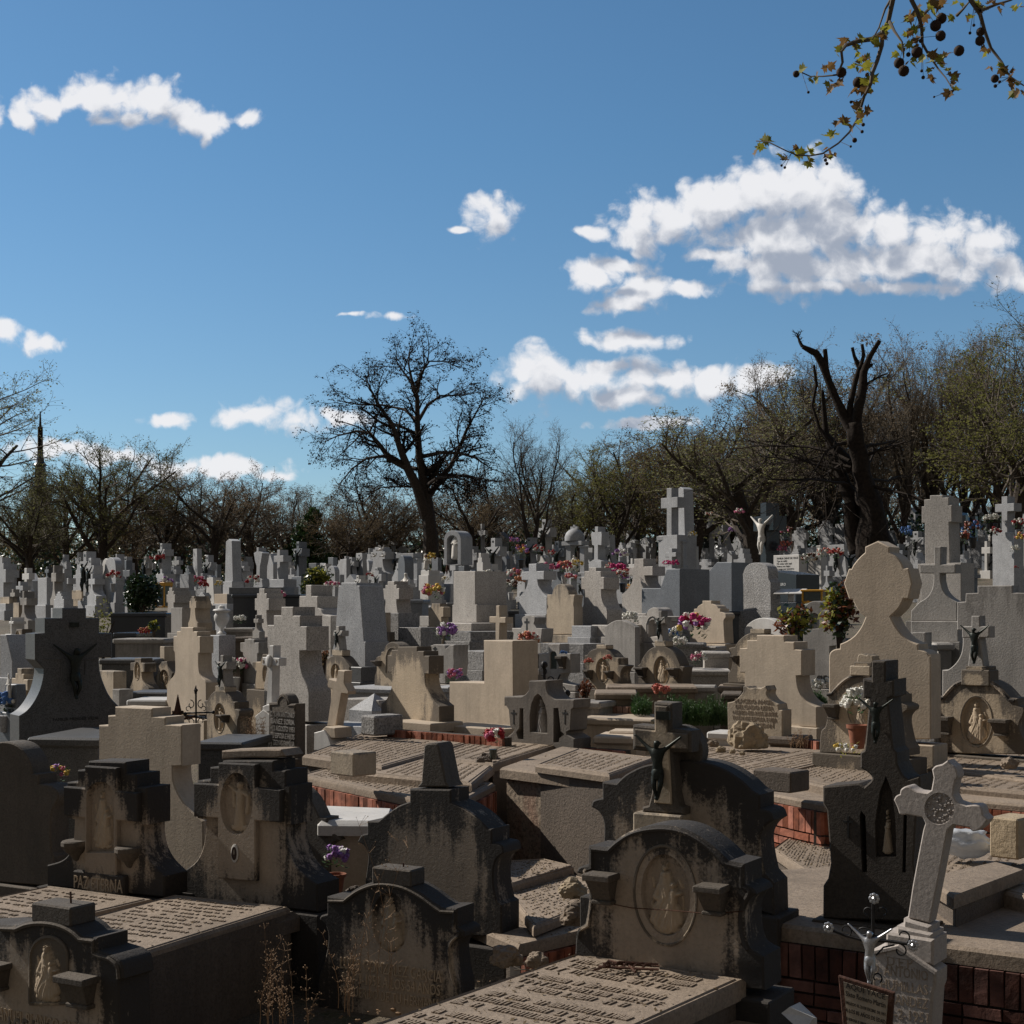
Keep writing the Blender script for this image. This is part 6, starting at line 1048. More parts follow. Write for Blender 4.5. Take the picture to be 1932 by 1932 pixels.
slab(px(A2, (1330,1300),(2250,1040),(2700,1180),(1640,1425)), -2.36, 'low slab ledge with brick sides right of the obelisk-stump headstone', cap=.09, text=False, bricks=[1,2], seed=9, mat='SL', nm='ledge_slab', litter=150)
slab(px(A3, (60,1045),(480,960),(860,1080),(260,1310)), -2.27, 'mossy lettered slab on the ledge left of the large oval Virgin headstone', cap=.07, seed=10, litter=260, lh=.06)
slab(px(A3, (60,885),(330,875),(520,915),(110,1040)), -2.2, 'small plain lettered slab in front of the rough rendered wall', cap=.08, seed=11, litter=60)
# white tomb
r, P, c = slab([(585,1518),(745,1524),(735,1550),(600,1549)], -1.72, 'smooth white tomb with a rounded lid behind the black obelisk-stump headstone', cap=.12, mat='W', side='C', text=False, nm='white_tomb', cat='tomb', bev=.04, bottom=-2.75)
# upper terrace left
slab([(560,1462),(700,1425),(935,1478),(848,1522)], -1.66, 'lettered slab with soldier-brick side left of the rough rendered tomb', bricks=[2,3], seed=12, cap=.07, litter=60, bottom=-2.5)
slab([(640,1455),(790,1412),(935,1442),(890,1478)], -1.58, 'raised lettered slab behind the soldier-brick side', seed=13, cap=.09, litter=30)
slab([(570,1425),(690,1380),(880,1402),(720,1447)], -1.55, 'brown lettered slab in front of the IBAÑEZ tombstone', seed=14, cap=.10, litter=40)
slab([(800,1430),(905,1392),(1060,1402),(930,1442)], -1.56, 'lettered slab under the vase of red and pink roses', seed=15, cap=.08, litter=60)
r, P, c = slab([(943,1448),(1060,1408),(1285,1434),(1142,1473)], -1.52, 'stone slab lid of the rough rendered brick tomb', cap=.10, seed=16, text=False, side='RC', litter=40, over=.05)
r['label'] = 'rough rendered tomb with patches of bare brick and a stone lid'; r.name = 'rendered_tomb'
slab([(1010,1443),(1090,1412),(1240,1430),(1150,1462)], -1.45, 'broken stone slab lying on the rough rendered tomb', cap=.07, seed=17, text=True, litter=20)
mb = MB(); 
# soldier brick wall under cream stones
def brick_face(u0, v0, u1, v1, D0, D1, z1, z0, label, courses='s', seed=1, mat='BR', depth=.3):
    a = P3(u0, v0, D0); b = P3(u1, v1, D1); r = empty('brick_wall', (a+b)/2*Vector((1,1,0)) if False else Vector(((a.x+b.x)/2, (a.y+b.y)/2, z0)), 0, label, 'brick wall'); c = r.location
    br, mo = MB(), MB(); d = b-a; n = Vector((d.y, -d.x, 0)); n = n if n.y < 0 else -n
    bricks_wall(br, mo, (a-c), (b-c), z1-c.z, z0-c.z, courses, n, seed); br.build('bricks', mat, r, ang=30); mo.build('mortar', 'MO', r); return r
brick_face(735, 1374, 955, 1412, 18.1, 16.9, -1.46, -1.75, 'course of upright red bricks under the cream bell-shaped headstone', seed=21)
for (x0, x1, y0, y1, D, l) in [(450,1060,1600,1668,18.3,'long pale stone ledge under the cream bell-shaped headstone'),(1140,1750,1655,1725,18.0,'long pale stone ledge under the L-shaped cream block')]:
    pa = Plane(*B3((x0+x1)/2, y1), D, 44); a = pa(*B3(x0, y0)); b = pa(*B3(x1, y1+30)); h = .10
    mb = MB().box(a[0], -.1, -.02, b[0], .45, h, .012); o = mb.build('stone_ledge', 'C'); o.location = pa.A; o.rotation_euler = (0,0,-pa.a); tag(o, l, 'ledge')
o = MB().box(-.14,-.2,0,.14,.25,.24,.02).build('stone_block', 'GR'); o.location = P3(718,1386,18); o.rotation_euler = (0,0,-R(46)); tag(o, 'rough granite block ending the upright brick course', 'block')
# big granite base left (rounded planter + wedge)
pa = Plane(*B2(1640, 1810), 19.2, 44); mb = MB(); prism(mb, [pa(*B2(x, y)) for x, y in [(1335,1620),(2080,1650),(2080,1830),(1335,1810)]], .8); r = empty('granite_base_wall', pa.A, -pa.a, 'long low granite base wall behind the leaning plain cross', 'base wall'); mb.build('wall_face', 'G', r)
MB().box(*(lambda l: (l[0], .02, l[1], l[2], .5, l[3]))(local_box(pa, B2, 1950, 1640, 2040, 1815)), .01).build('buttress', 'GB', r)
pa = Plane(*B2(1700, 1620), 20.5, 44); mb = MB(); prism(mb, curve_pts([pa(*B2(x, y)) for x, y in [(1490,1620),(1490,1460),(1605,1420),(1620,1375),(1850,1375),(2000,1375),(2100,1390),(2120,1450),(2120,1640)]]), .7); o = mb.build('granite_planter', 'GB'); o.location = pa.A; o.rotation_euler = (0,0,-pa.a); tag(o, 'stepped beige granite planter block behind the leaning plain cross', 'planter')
pa = Plane(*B3(360, 1620), 19.8, 44); l = local_box(pa, B3, 200, 1495, 420, 1625); mb = MB(); w_ = l[2]-l[0]; mb.add([(l[0],0,0),(l[2],0,0),(l[2],.5,0),(l[0],.5,0),(l[0],0,l[3]),(l[2],0,l[3]),(l[2],.5,l[3]),(l[0],.5,l[3]),((l[0]+l[2])/2,.25,l[3]+.22)],[(0,1,5,4),(1,2,6,5),(2,3,7,6),(3,0,4,7),(4,5,8),(5,6,8),(6,7,8),(7,4,8)]); o = mb.build('pyramid_block', 'G', smooth=False); o.location = pa.A; o.rotation_euler = (0,0,-pa.a); tag(o, 'pale granite block with a low pyramid top beside the cream bell-shaped headstone', 'block')
# flat tombs, middle
def flat(fr, x0, y0, x1, y1, mat, label, D=None, h=.3, dep=1.6, a=46, text=False, nm='flat_tomb', up=0):
    u0, v0 = fr(x0, y0); u1, v1 = fr(x1, y1); D = D or DV(v1); pa = Plane((u0+u1)/2, v1, D, a); X0 = pa(u0, v1)[0]; X1 = pa(u1, v1)[0]; H = pa((u0+u1)/2, v0)[1]
    r = empty(nm, pa.A, -pa.a, label, 'tomb'); gz = ground(pa.A.x, pa.A.y)-pa.A.z-.2
    MB().box(X0, 0, H-.09, X1, dep, H, .02).build('lid', mat, r); MB().box(X0+.04, .04, min(gz, -.02), X1-.04, dep-.04, H-.088).build('side', mat, r); return r
flat(B4, 828, 1570, 1560, 1690, 'C', 'large smooth cream lid tomb right of the pillared niche monument', D=18.5, dep=1.0, a=20)
flat(B4, 975, 1745, 1430, 1860, 'C', 'smaller cream tomb lid in front of the large cream lid tomb', D=16.8, dep=.7, a=15); flat(B4, 1125, 1690, 1430, 1748, 'C', 'cream rounded bolster stone on the smaller cream tomb', D=17.2, dep=.4, a=15)
flat(B3, 100, 1265, 620, 1350, 'G', 'blue-grey granite slab tomb with dark letters behind the leaning plain cross', D=22, dep=1.2, a=30); flat(B3, 995, 1255, 1180, 1400, 'G', 'blue-grey granite slab tomb between the two big cream stones', D=21.5, dep=1.2, a=30)
flat(B1, 260, 1755, 985, 1860, 'GF', 'polished dark granite tomb slab at the foot of the FAMILIA MENDEZ VIDAL cross', D=13.6, dep=1.2, a=8); flat(B2, 290, 1800, 770, 1900, 'GF', 'dark polished granite tomb slab with a number plate, right of the stepped cream cross', D=16.2, dep=1.1, a=8)
flat(B1, 1060, 530, 1630, 690, 'GK', 'long dark polished tomb behind the big dark cross', D=30, dep=1.2, a=4); flat(B1, 1105, 725, 1335, 770, 'GK', 'small dark polished tomb lid in the left rows', D=28, dep=1, a=4); flat(B1, 1100, 785, 1610, 905, 'S', 'long grey concrete tomb in the left rows', D=27, dep=1, a=4)
flat(B1, 965, 985, 1520, 1100, 'GF', 'dark granite tomb with a pale lid edge, left rows', D=24.5, dep=1, a=4); flat(B1, 1235, 1310, 1632, 1400, 'GF', 'thin dark granite slab tomb in front of small carved stones', D=22, dep=.8, a=4); flat(B1, 1235, 1385, 1632, 1425, 'W', 'pale stone slab tomb left of the curved cream headstone', D=21, dep=.8, a=4)
flat(B2, 575, 680, 870, 770, 'S', 'grey tomb with a moulded rim behind the stone urn', D=28, dep=1, a=10); flat(B2, 640, 770, 1000, 850, 'SD', 'dark concrete tomb below the moulded-rim tomb', D=26.5, dep=1, a=10); flat(B2, 640, 1005, 750, 1110, 'SD', 'dark stone box tomb beside the granite pillar', D=24, dep=.6, a=20)
flat(B5, 700, 512, 1105, 800, 'GK', 'black polished granite tomb box behind the scrolled cream headstone', D=29.8, dep=1.2, a=6); flat(B5, 1110, 505, 1180, 800, 'GB', 'beige granite corner post of the black tomb box', D=29.6, dep=.4, a=30)
flat(B5, 440, 920, 725, 1090, 'GB', 'brown-grey granite tomb box left of the hidden stained arch', D=24.5, dep=1.2, a=6); flat(B5, 300, 1095, 725, 1230, 'GB', 'lower brown granite tomb box left of the hidden stained arch', D=23.5, dep=1.2, a=6)
flat(B5, 130, 828, 465, 920, 'GR', 'rough granite tomb shelf carrying the bright bouquet', D=26, dep=.8, a=10); flat(B5, 430, 860, 580, 920, 'GB', 'small granite ledge under the scrolled cream headstone', D=26.2, dep=.5, a=30)
flat(B4, 1105, 1258, 2010, 1320, 'SL', 'long thin stone slab in front of the two arched Virgin headstones', D=20.6, dep=1.0, a=4); flat(B4, 990, 1320, 1420, 1368, 'SL', 'stone ledge above the faded brick side, middle', D=19.5, dep=1, a=4)
brick_face(930+1115*.1926, 1325, 930+1375*.1926, 1325, 19.6, 19.4, -1.27, -1.6, 'faded red soldier-brick wall beside the planted rosemary', 'srr', 22, 'BF')
brick_face(930+870*.1926, 1406, 930+1300*.1926, 1414, 17.0, 16.6, -1.58, -1.85, 'low red brick wall under the smaller cream tomb lid', 'rrr', 23)
brick_face(1240+1350*.1926, 1388, 1240+1590*.1926, 1390, 17.4, 16.9, -1.5, -1.8, 'red brick edge between the PLACIDO tombstone and the arched headstone', 's', 24)
brick_face(1560+850*.1926, 1404, 1560+1020*.1926, 1406, 16.4, 16.2, -1.52, -1.8, 'short red brick wall right of the disc-headed headstone', 's', 25)
flat(B6, 800, 1738, 1030, 1812, 'S', 'grey concrete ledge right of the disc-headed headstone', D=16.1, dep=.5, a=20); flat(B4, 780, 1400, 1050, 1505, 'S', 'grey granite box planter with a reddish shrub', D=19.2, dep=.5, a=30, nm='box_planter')
flat(B4, 285, 935, 450, 1180, 'SD', 'dark granite side tomb right of the L-shaped cream block', D=24, dep=.8, a=10); flat(B4, 285, 1095, 400, 1185, 'C', 'cream moulded tomb lid right of the L-shaped cream block', D=22.5, dep=.7, a=10)
flat(B3, 1150, 430, 1230, 640, 'GF', 'dark granite wall left of the big plain granite block', D=32, dep=1, a=10); flat(B3, 1530, 505, 1880, 640, 'GF', 'dark granite tomb with a shiny lid behind the cream latin cross', D=31, dep=1, a=6); flat(B3, 380, 400, 930, 530, 'GD', 'dark granite tomb row behind the rough granite block', D=33, dep=1, a=6)
flat(B2, 655, 350, 1330, 500, 'GK', 'long black tomb with a bright lid, centre left rows', D=36, dep=1, a=4); flat(B4, 1200, 440, 1330, 535, 'GF', 'stepped dark granite tomb left of the large granite cross', D=33, dep=1, a=6)
flat(B5, 590, 1255, 840, 1330, 'SL', 'stone step tomb right of the rosemary', D=21.5, dep=.8, a=10); flat(B5, 620, 1325, 830, 1420, 'SD', 'darker lower step right of the rosemary', D=20.5, dep=.8, a=10); flat(B5, 275, 1250, 575, 1345, 'S', 'grey planter edge behind the rosemary', D=21, dep=.5, a=10, nm='box_planter')
flat(B6, 1065, 830, 1255, 900, 'S', 'cracked concrete ledge right of the disc-headed headstone', D=19.5, dep=.6, a=10); flat(B5, 480, 1700, 730, 1810, 'W', 'pale broken concrete block left of the large rock', D=17.2, dep=.4, a=30, nm='concrete_block')
flat(B5, 1060, 1752, 1330, 1862, 'SD', 'dark stone base under the PLACIDO tombstone', D=17.0, dep=.6, a=34); flat(B5, 1300, 1640, 1610, 1715, 'C', 'cream ledge under the wavy-veined stepped headstone', D=18.2, dep=.5, a=34)
# upper terrace right
slab([(1150,1440),(1330,1402),(1640,1420),(1420,1470)], -1.58, 'wide lettered slab in front of the large rock', cap=.05, seed=31, litter=80)
slab([(1420,1455),(1600,1408),(1760,1428),(1640,1500)], -1.60, 'lettered slab behind the blackened pillar monument', cap=.08, seed=32, litter=60)
slab([(1425,1492),(1480,1465),(1700,1480),(1556,1517)], -1.68, 'stone ledge with red brick side left of the blackened pillar monument', cap=.07, text=False, bricks=[2,3], seed=33, bottom=-2.6, courses='srr')
slab([(1700,1440),(1780,1400),(2060,1425),(1960,1475)], -1.57, 'lettered slab in front of the right-hand oval Virgin headstone', cap=.06, seed=34, litter=60)
slab([(1760,1480),(1850,1448),(2060,1470),(1980,1500)], -1.60, 'lettered slab behind the leaning white marble cross', cap=.09, seed=35, litter=40)
slab([(1785,1505),(1850,1482),(2100,1500),(2060,1530)], -1.66, 'brick-edged slab at the right edge behind the white marble cross', cap=.06, seed=36, text=False, bricks=[3,2], bottom=-2.5, mat='SL')
slab([(1456,1600),(1500,1570),(1600,1590),(1600,1700)], -2.05, 'mossy lettered slab between the crucifix headstone and the pillar monument', cap=.08, seed=37, litter=160)
# lower right platform
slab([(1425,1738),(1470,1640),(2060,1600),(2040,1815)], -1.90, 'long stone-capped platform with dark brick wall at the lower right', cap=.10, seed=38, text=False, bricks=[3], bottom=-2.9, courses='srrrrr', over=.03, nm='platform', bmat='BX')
slab([(1720,1640),(1800,1590),(2080,1610),(2050,1720)], -1.80, 'shaded lettered slab on the platform behind the white marble cross', cap=.10, seed=39, litter=100)
slab([(1740,1655),(1880,1625),(1935,1640),(1800,1690)], -1.70, 'stone kerb piece lying beside the plastic bag', cap=.08, seed=40, text=False, nm='kerb_piece')
# blocks
for (fr, x0, y0, x1, y1, D, m, l, dep) in [(A2,430,196,580,338,13.4,'CW','square pale stone block on the soldier-brick slab',.28),(A4,190,318,435,440,12.9,'SD','square dark stone block left of the blackened pillar monument',.3),(A4,1710,620,1890,870,10.3,'RK','pinkish broken stone block at the right edge',.3)]:
    pa = Plane(*fr((x0+x1)/2, y1), D, 44); l_ = local_box(pa, fr, x0, y0, x1, y1); mb = MB().box(l_[0], 0, 0, l_[2], dep, l_[3], .012); o = mb.build('stone_block', m); o.location = pa.A; o.rotation_euler = (0,0,-pa.a); tag(o, l, 'block')
def rock(u, v, D, r, mat, label, sq=(1,.8,.8), seed=1, amp=.35):
    bm = bmesh.new(); bmesh.ops.create_icosphere(bm, subdivisions=4, radius=r)
    for q in bm.verts:
        n = mnoise.fractal(q.co/r*1.3+Vector((seed*3.1,0,0)), 1, 2, 5); k = 1+amp*n; q.co = Vector((q.co.x*k*sq[0], q.co.y*k*sq[1], q.co.z*k*sq[2]))
        q.co = Vector((round(q.co.x/(r*.22))*(r*.22)*.5+q.co.x*.5, round(q.co.y/(r*.22))*(r*.22)*.4+q.co.y*.6, max(-r*.55, q.co.z)))
    me = bpy.data.meshes.new('rock'); bm.to_mesh(me); bm.free(); me.materials.append(M[mat]); me.polygons.foreach_set('use_smooth', [True]*len(me.polygons)); me.set_sharp_from_angle(angle=R(25))
    o = link('rock', me); o.location = P3(u, v, D)+Vector((0,0,r*.5*sq[2])); tag(o, label, 'rock'); return o
rock(1412, 1408, 16.6, .20, 'RK', 'large rough tan rock leaning against the PLACIDO tombstone', (1.05,.8,.9), 2)
for (u, v, D, r, m, l, s) in [(912,1449,15.2,.10,'SD','flat dark rock under the vase of red and pink roses',3),(926,1444,15.5,.11,'SD','dark rock leaning behind the flat one under the rose vase',4),(1360,1418,16.4,.05,'RK','small tan rubble stone at the foot of the large rock',5),(1382,1421,16.2,.035,'RK','tiny tan rubble chip left of the large rock',6),(1346,1408,16.6,.06,'SL','grey upright pebble left of the large rock',7),(1400,1424,16,.03,'RK','tiny flat chip in front of the large rock',8),
   (1905,1448,14,.08,'SL','pale angular stone near the right edge',9),(858,1602,12.2,.05,'RK','broken brick lump at the foot of the rough rendered tomb',10),(1088,1740,9.9,.10,'SL','broken concrete lump left of the large oval Virgin headstone',11),(1080,1690,10,.09,'RK','smaller broken lump above the concrete lump',12),(955,1818,9.8,.10,'SL','rough broken stone under the ledge slab beside the LUISA headstone',13),(1012,1822,9.6,.07,'SL','broken plaster lump right of the rough broken stone',14),(668,1690,11.2,.06,'SD','dark stone shard beside the terracotta pot behind the black headstone',15)]:
    rock(u, v, D, r, m, l, seed=s)
for (x0, y0, x1, y1, D, l) in [(375,1850,560,1960,6.6,'white marble fragment lying at the bottom edge'),(800,1895,900,1960,6.2,'small white marble shard at the bottom edge')]:
    pa = Plane(*A4((x0+x1)/2, y1), D, 20); l_ = local_box(pa, A4, x0, y0, x1, y1); mb = MB(); mb.add([(l_[0],0,l_[3]*.75),(l_[0]+.03,.04,l_[3]),(l_[2],.1,l_[3]*.35),(l_[2]-.03,0,-.02),(l_[0],.06,l_[3]*.5),(l_[2],.2,-.05),(l_[0]+.05,.2,l_[3]*.8),(l_[2],.2,.0)],[(0,3,2,1),(1,2,7,6),(0,1,6,4),(0,4,5,3),(4,6,7,5),(2,3,5,7)]); o = mb.build('marble_fragment', 'W', smooth=False); o.location = pa.A; o.rotation_euler = (0,0,-pa.a); tag(o, l, 'fragment')
# rusty iron ornament on the fg slab, twig
c = PZ(*A3(870,1580), -1.84); mb = MB()
for k in range(5): mb.tube([(-.13+.05*k,-.03,.012),(-.11+.05*k,0,.03),(-.09+.05*k,.04,.012)], .006, 5)
mb.tube([(-.15,-.035,.012),(.16,-.03,.014)], .007, 5).tube([(-.14,.04,.012),(.15,.05,.012)], .006, 5).tube([(-.16,-.1,.01),(-.05,.02,.03),(.14,.09,.012)], .006, 5).tube([(.05,-.09,.01),(0,0,.02),(-.12,.08,.02)], .006, 5)
o = mb.build('rusty_ornament', 'RU'); o.location = c; o.rotation_euler = (0,0,R(-14)); tag(o, 'rusty twisted iron ornament lying on the foreground lettered slab', 'iron piece')
c = PZ(*A3(210,1600), -1.84); o = MB().tube([(-.06,0,.01),(0,0,.015),(.04,-.01,.008)], .003, 5).tube([(0,0,.015),(-.01,.01,.05)], .002, 4).tube([(-.02,0,.012),(-.06,.04,.02)], .002, 4).build('twig', 'BT'); o.location = c; tag(o, 'small dry twig on the left edge of the foreground slab', 'twig')
# plastic bag
bm = bmesh.new(); bmesh.ops.create_icosphere(bm, subdivisions=4, radius=.15)
for q in bm.verts:
    n = mnoise.fractal(q.co*9, .8, 2.2, 5)+.35*abs(mnoise.noise(q.co*24)); q.co = Vector((q.co.x*1.3, q.co.y*.8, max(-.09, q.co.z*.62)))*(1+.32*n)
me = bpy.data.meshes.new('plastic_bag'); bm.to_mesh(me); bm.free(); me.materials.append(M['PL']); me.polygons.foreach_set('use_smooth', [True]*len(me.polygons)); o = link('plastic_bag', me); o.location = PZ(1822, 1606, -1.72)+Vector((0,0,.06)); tag(o, 'crumpled translucent plastic bag behind the leaning white marble cross', 'plastic bag')
# open book, lantern boxes
pa = Plane(*B5(1290, 420), 29, 30); r = empty('stone_book', pa.A, -pa.a, 'open white stone book on a stand before the polished ERRERO wall', 'sculpture'); MB().box(-.3,0,.14,0,.3,.17,.01).box(0,0,.14,.3,.3,.17,.01).build('pages', 'W', r).rotation_euler = (R(18),0,0); MB().box(-.06,.1,0,.06,.2,.16,.01).build('stand', 'W', r)
for (fr, x0, y0, x1, y1, D, l) in [(B5,1415,302,1618,440,26.5,'yellow metal glass-sided lantern box beside the rose bushes'),(B1,1520,230,1610,480,39,'yellow metal lantern frame behind the dark camellia bush')]:
    pa = Plane(*fr((x0+x1)/2, y1), D, 30); l_ = local_box(pa, fr, x0, y0, x1, y1); r = empty('yellow_lantern', pa.A, -pa.a, l, 'lantern'); d = (l_[2]-l_[0])*.8; H = l_[3]; mb = MB()
    for x in (l_[0], l_[2]-.03):
        for y in (0, d): mb.box(x, y, 0, x+.03, y+.03, H)
    mb.box(l_[0]-.02, -.02, H*.85, l_[2]+.02, d+.05, H, .01).box(l_[0], 0, 0, l_[2], d, .04); mb.build('frame', 'YL', r); MB().box(l_[0]+.02, .02, .05, l_[2]-.02, d-.02, H*.85).build('glass', 'GL', r)
# rubble and weeds
def dry_weed(u, v, D, n, h, seed, label, mat='DR'):
    rs = rnd(seed); mb = MB(); hd = MB()
    for i in range(n):
        an = rs.uniform(0, 6.28); x, y, z = rs.uniform(-.12,.12), rs.uniform(-.1,.1), 0; pts = [(x, y, z)]; hh = h*rs.uniform(.4, 1); lean = rs.uniform(.0,.5)
        for k in range(6):
            z += hh/6; x += math.cos(an)*lean*hh/6*(k/4); y += math.sin(an)*lean*hh/6*(k/4); pts.append((x+rs.uniform(-.006,.006), y, z))
        mb.tube(pts, [.0022*(1-.1*k) for k in range(7)], 3, False)
        for k in range(2, 7):
            for q in range(4):
                p = Vector(pts[k]); d = Vector((rs.uniform(-1,1), rs.uniform(-1,1), rs.uniform(.2,1)))*.03*(h/.5); mb.tube([p, p+d], .0009, 3, False); hd.ball(p+d, rs.uniform(.002,.0045), 4, 3)
    r = empty('dry_weed', P3(u, v, D), 0, label, 'weed'); mb.build('stems', mat, r, False); hd.build('seed_heads', mat, r, False)['kind'] = 'stuff'
dry_weed(*A2(430,1860), 7.6, 7, .46, 1, 'tall dry weed stalks with seed heads at the bottom centre left'); dry_weed(*A2(160,1960), 7.3, 9, .42, 2, 'dry curled weeds at the bottom edge in front of the LUISA headstone'); dry_weed(*A1(1790,1960), 7.5, 7, .5, 3, 'dry weed clump with seed pods beside the dark tomb box')
dry_weed(*B2(890,1860), 17.4, 40, .42, 4, 'reddish dry weeds at the foot of the white marble pedestal'); dry_weed(*A2(740,1740), 8.4, 5, 1.0, 5, 'single long dry stalk rising in front of the LUISA headstone'); dry_weed(*B5(1400,1850), 16, 18, .2, 6, 'dry grass tuft beside the large rock')
# ================================================================ flowers
def bouquet(u, v, D, size, cols, label, vase=None, leaf='LG', n=26, seed=0, spread=(1,.7,.75), vh=.5, big=1.0):
    rs = rnd(seed+int(u)); s = size; r = empty('flower_bouquet', P3(u, v, D), 0, label, 'flowers'); zc = s*spread[2]*.6+(s*vh if vase else 0); parts = {}
    for i in range(n):
        a = rs.uniform(0, 6.28); e = rs.uniform(-.25, 1); rr = s*.44*rs.uniform(.45, 1)**.6; c = Vector((rr*math.cos(a)*math.sqrt(1-max(0,e)**2*.8)*spread[0], rr*math.sin(a)*math.sqrt(1-max(0,e)**2*.8)*spread[1], zc+rr*e*spread[2])); k = rs.choice(cols); mb = parts.setdefault(k, MB()); b = s*rs.uniform(.085, .13)*big
        mb.ball(c, b*.78, 6, 4)
        for q in range(6):
            an = q*math.pi/3+rs.random(); d = (Vector((math.cos(an), math.sin(an)*.8, rs.uniform(-.1,.7)))*b); n_ = Vector((-math.sin(an), math.cos(an), 0))*b*.45; mb.add([c, c+d*.7+n_, c+d*1.0+Vector((0,0,b*.25)), c+d*.7-n_], [(0,1,2,3)])
    for k, mb in parts.items(): mb.build('blossoms', k, r, False)
    lf = MB()
    for i in range(int(n*2.2)):
        a = rs.uniform(0, 6.28); rr = s*.5*rs.uniform(.3, 1.05); c = Vector((rr*math.cos(a)*spread[0]*.9, rr*math.sin(a)*spread[1]*.9, zc+rs.uniform(-.32,.25)*s)); d = Vector((math.cos(a), math.sin(a), rs.uniform(-.3,.8)))*s*.12; n_ = Vector((-math.sin(a), math.cos(a), rs.uniform(-.3,.3)))*s*.035; lf.add([c-d*.3, c+n_, c+d, c-n_], [(0,1,2,3)])
    lf.build('leaves', leaf, r, False)
    if vase == 'TC': MB().lathe([(s*.17,0),(s*.25,s*vh*.85),(s*.29,s*vh*.86),(s*.30,s*vh),(s*.26,s*vh),(s*.22,s*vh*.8)], 16).build('flower_pot', vase, r)
    elif vase: MB().lathe([(s*.10,0),(s*.13,s*.05),(s*.16,s*.3),(s*.19,s*vh),(s*.15,s*vh*1.02)], 12).build('vase', vase, r)
    return r
bouquet(*A2(1478,235), 15.2, .24, ['fr','fp','fr','fw'], 'red, pink and white artificial roses in a dark glass vase on dark rocks', 'GL', n=16, big=1.6, spread=(1.2,.8,.8), vh=.45)
bouquet(*A2(470,1100), 11.6, .27, ['fv','fv','fw'], 'lilac flowers in a terracotta pot behind the black obelisk-stump headstone', 'TC', n=26, vh=.6, spread=(.8,.8,.8))
bouquet(*A1(370,420), 12.6, .26, ['fv','fy','fp'], 'wilted violet and yellow flowers behind the left round-topped headstone', n=16, seed=4)
bouquet(*B6(300,1860), 14.0, .36, ['fw','fw'], 'wilted white flowers in a large terracotta pot right of the PLACIDO tombstone', 'TC', n=44, vh=.62, spread=(.9,.9,1.0)); bouquet(*B6(175,1935), 13.4, .22, ['fy','fw'], 'yellow-green plant spilling from a tipped white pot', n=16, leaf='LY', spread=(1.2,.8,.5))
o = MB().lathe([(.05,0),(.075,.01),(.085,.12),(.09,.15),(.07,.15),(.065,.02)], 14).build('tipped_pot', 'W'); o.location = PZ(*A4(740,275), -1.58); o.rotation_euler = (0, R(80), R(20)); tag(o, 'small white pot lying on its side left of the pillar monument', 'pot')
bouquet(*B5(35,1460), 18.6, .24, ['fs','fs'], 'salmon carnations in a stone box in front of the rosemary', 'C', n=22, big=1.5, vh=.35, spread=(1,.8,.8)); bouquet(*B6(1560-1460,1932), 12.8, .12, ['fw','fy'], 'tiny pale flowers beside the tipped pot', n=8) if False else None
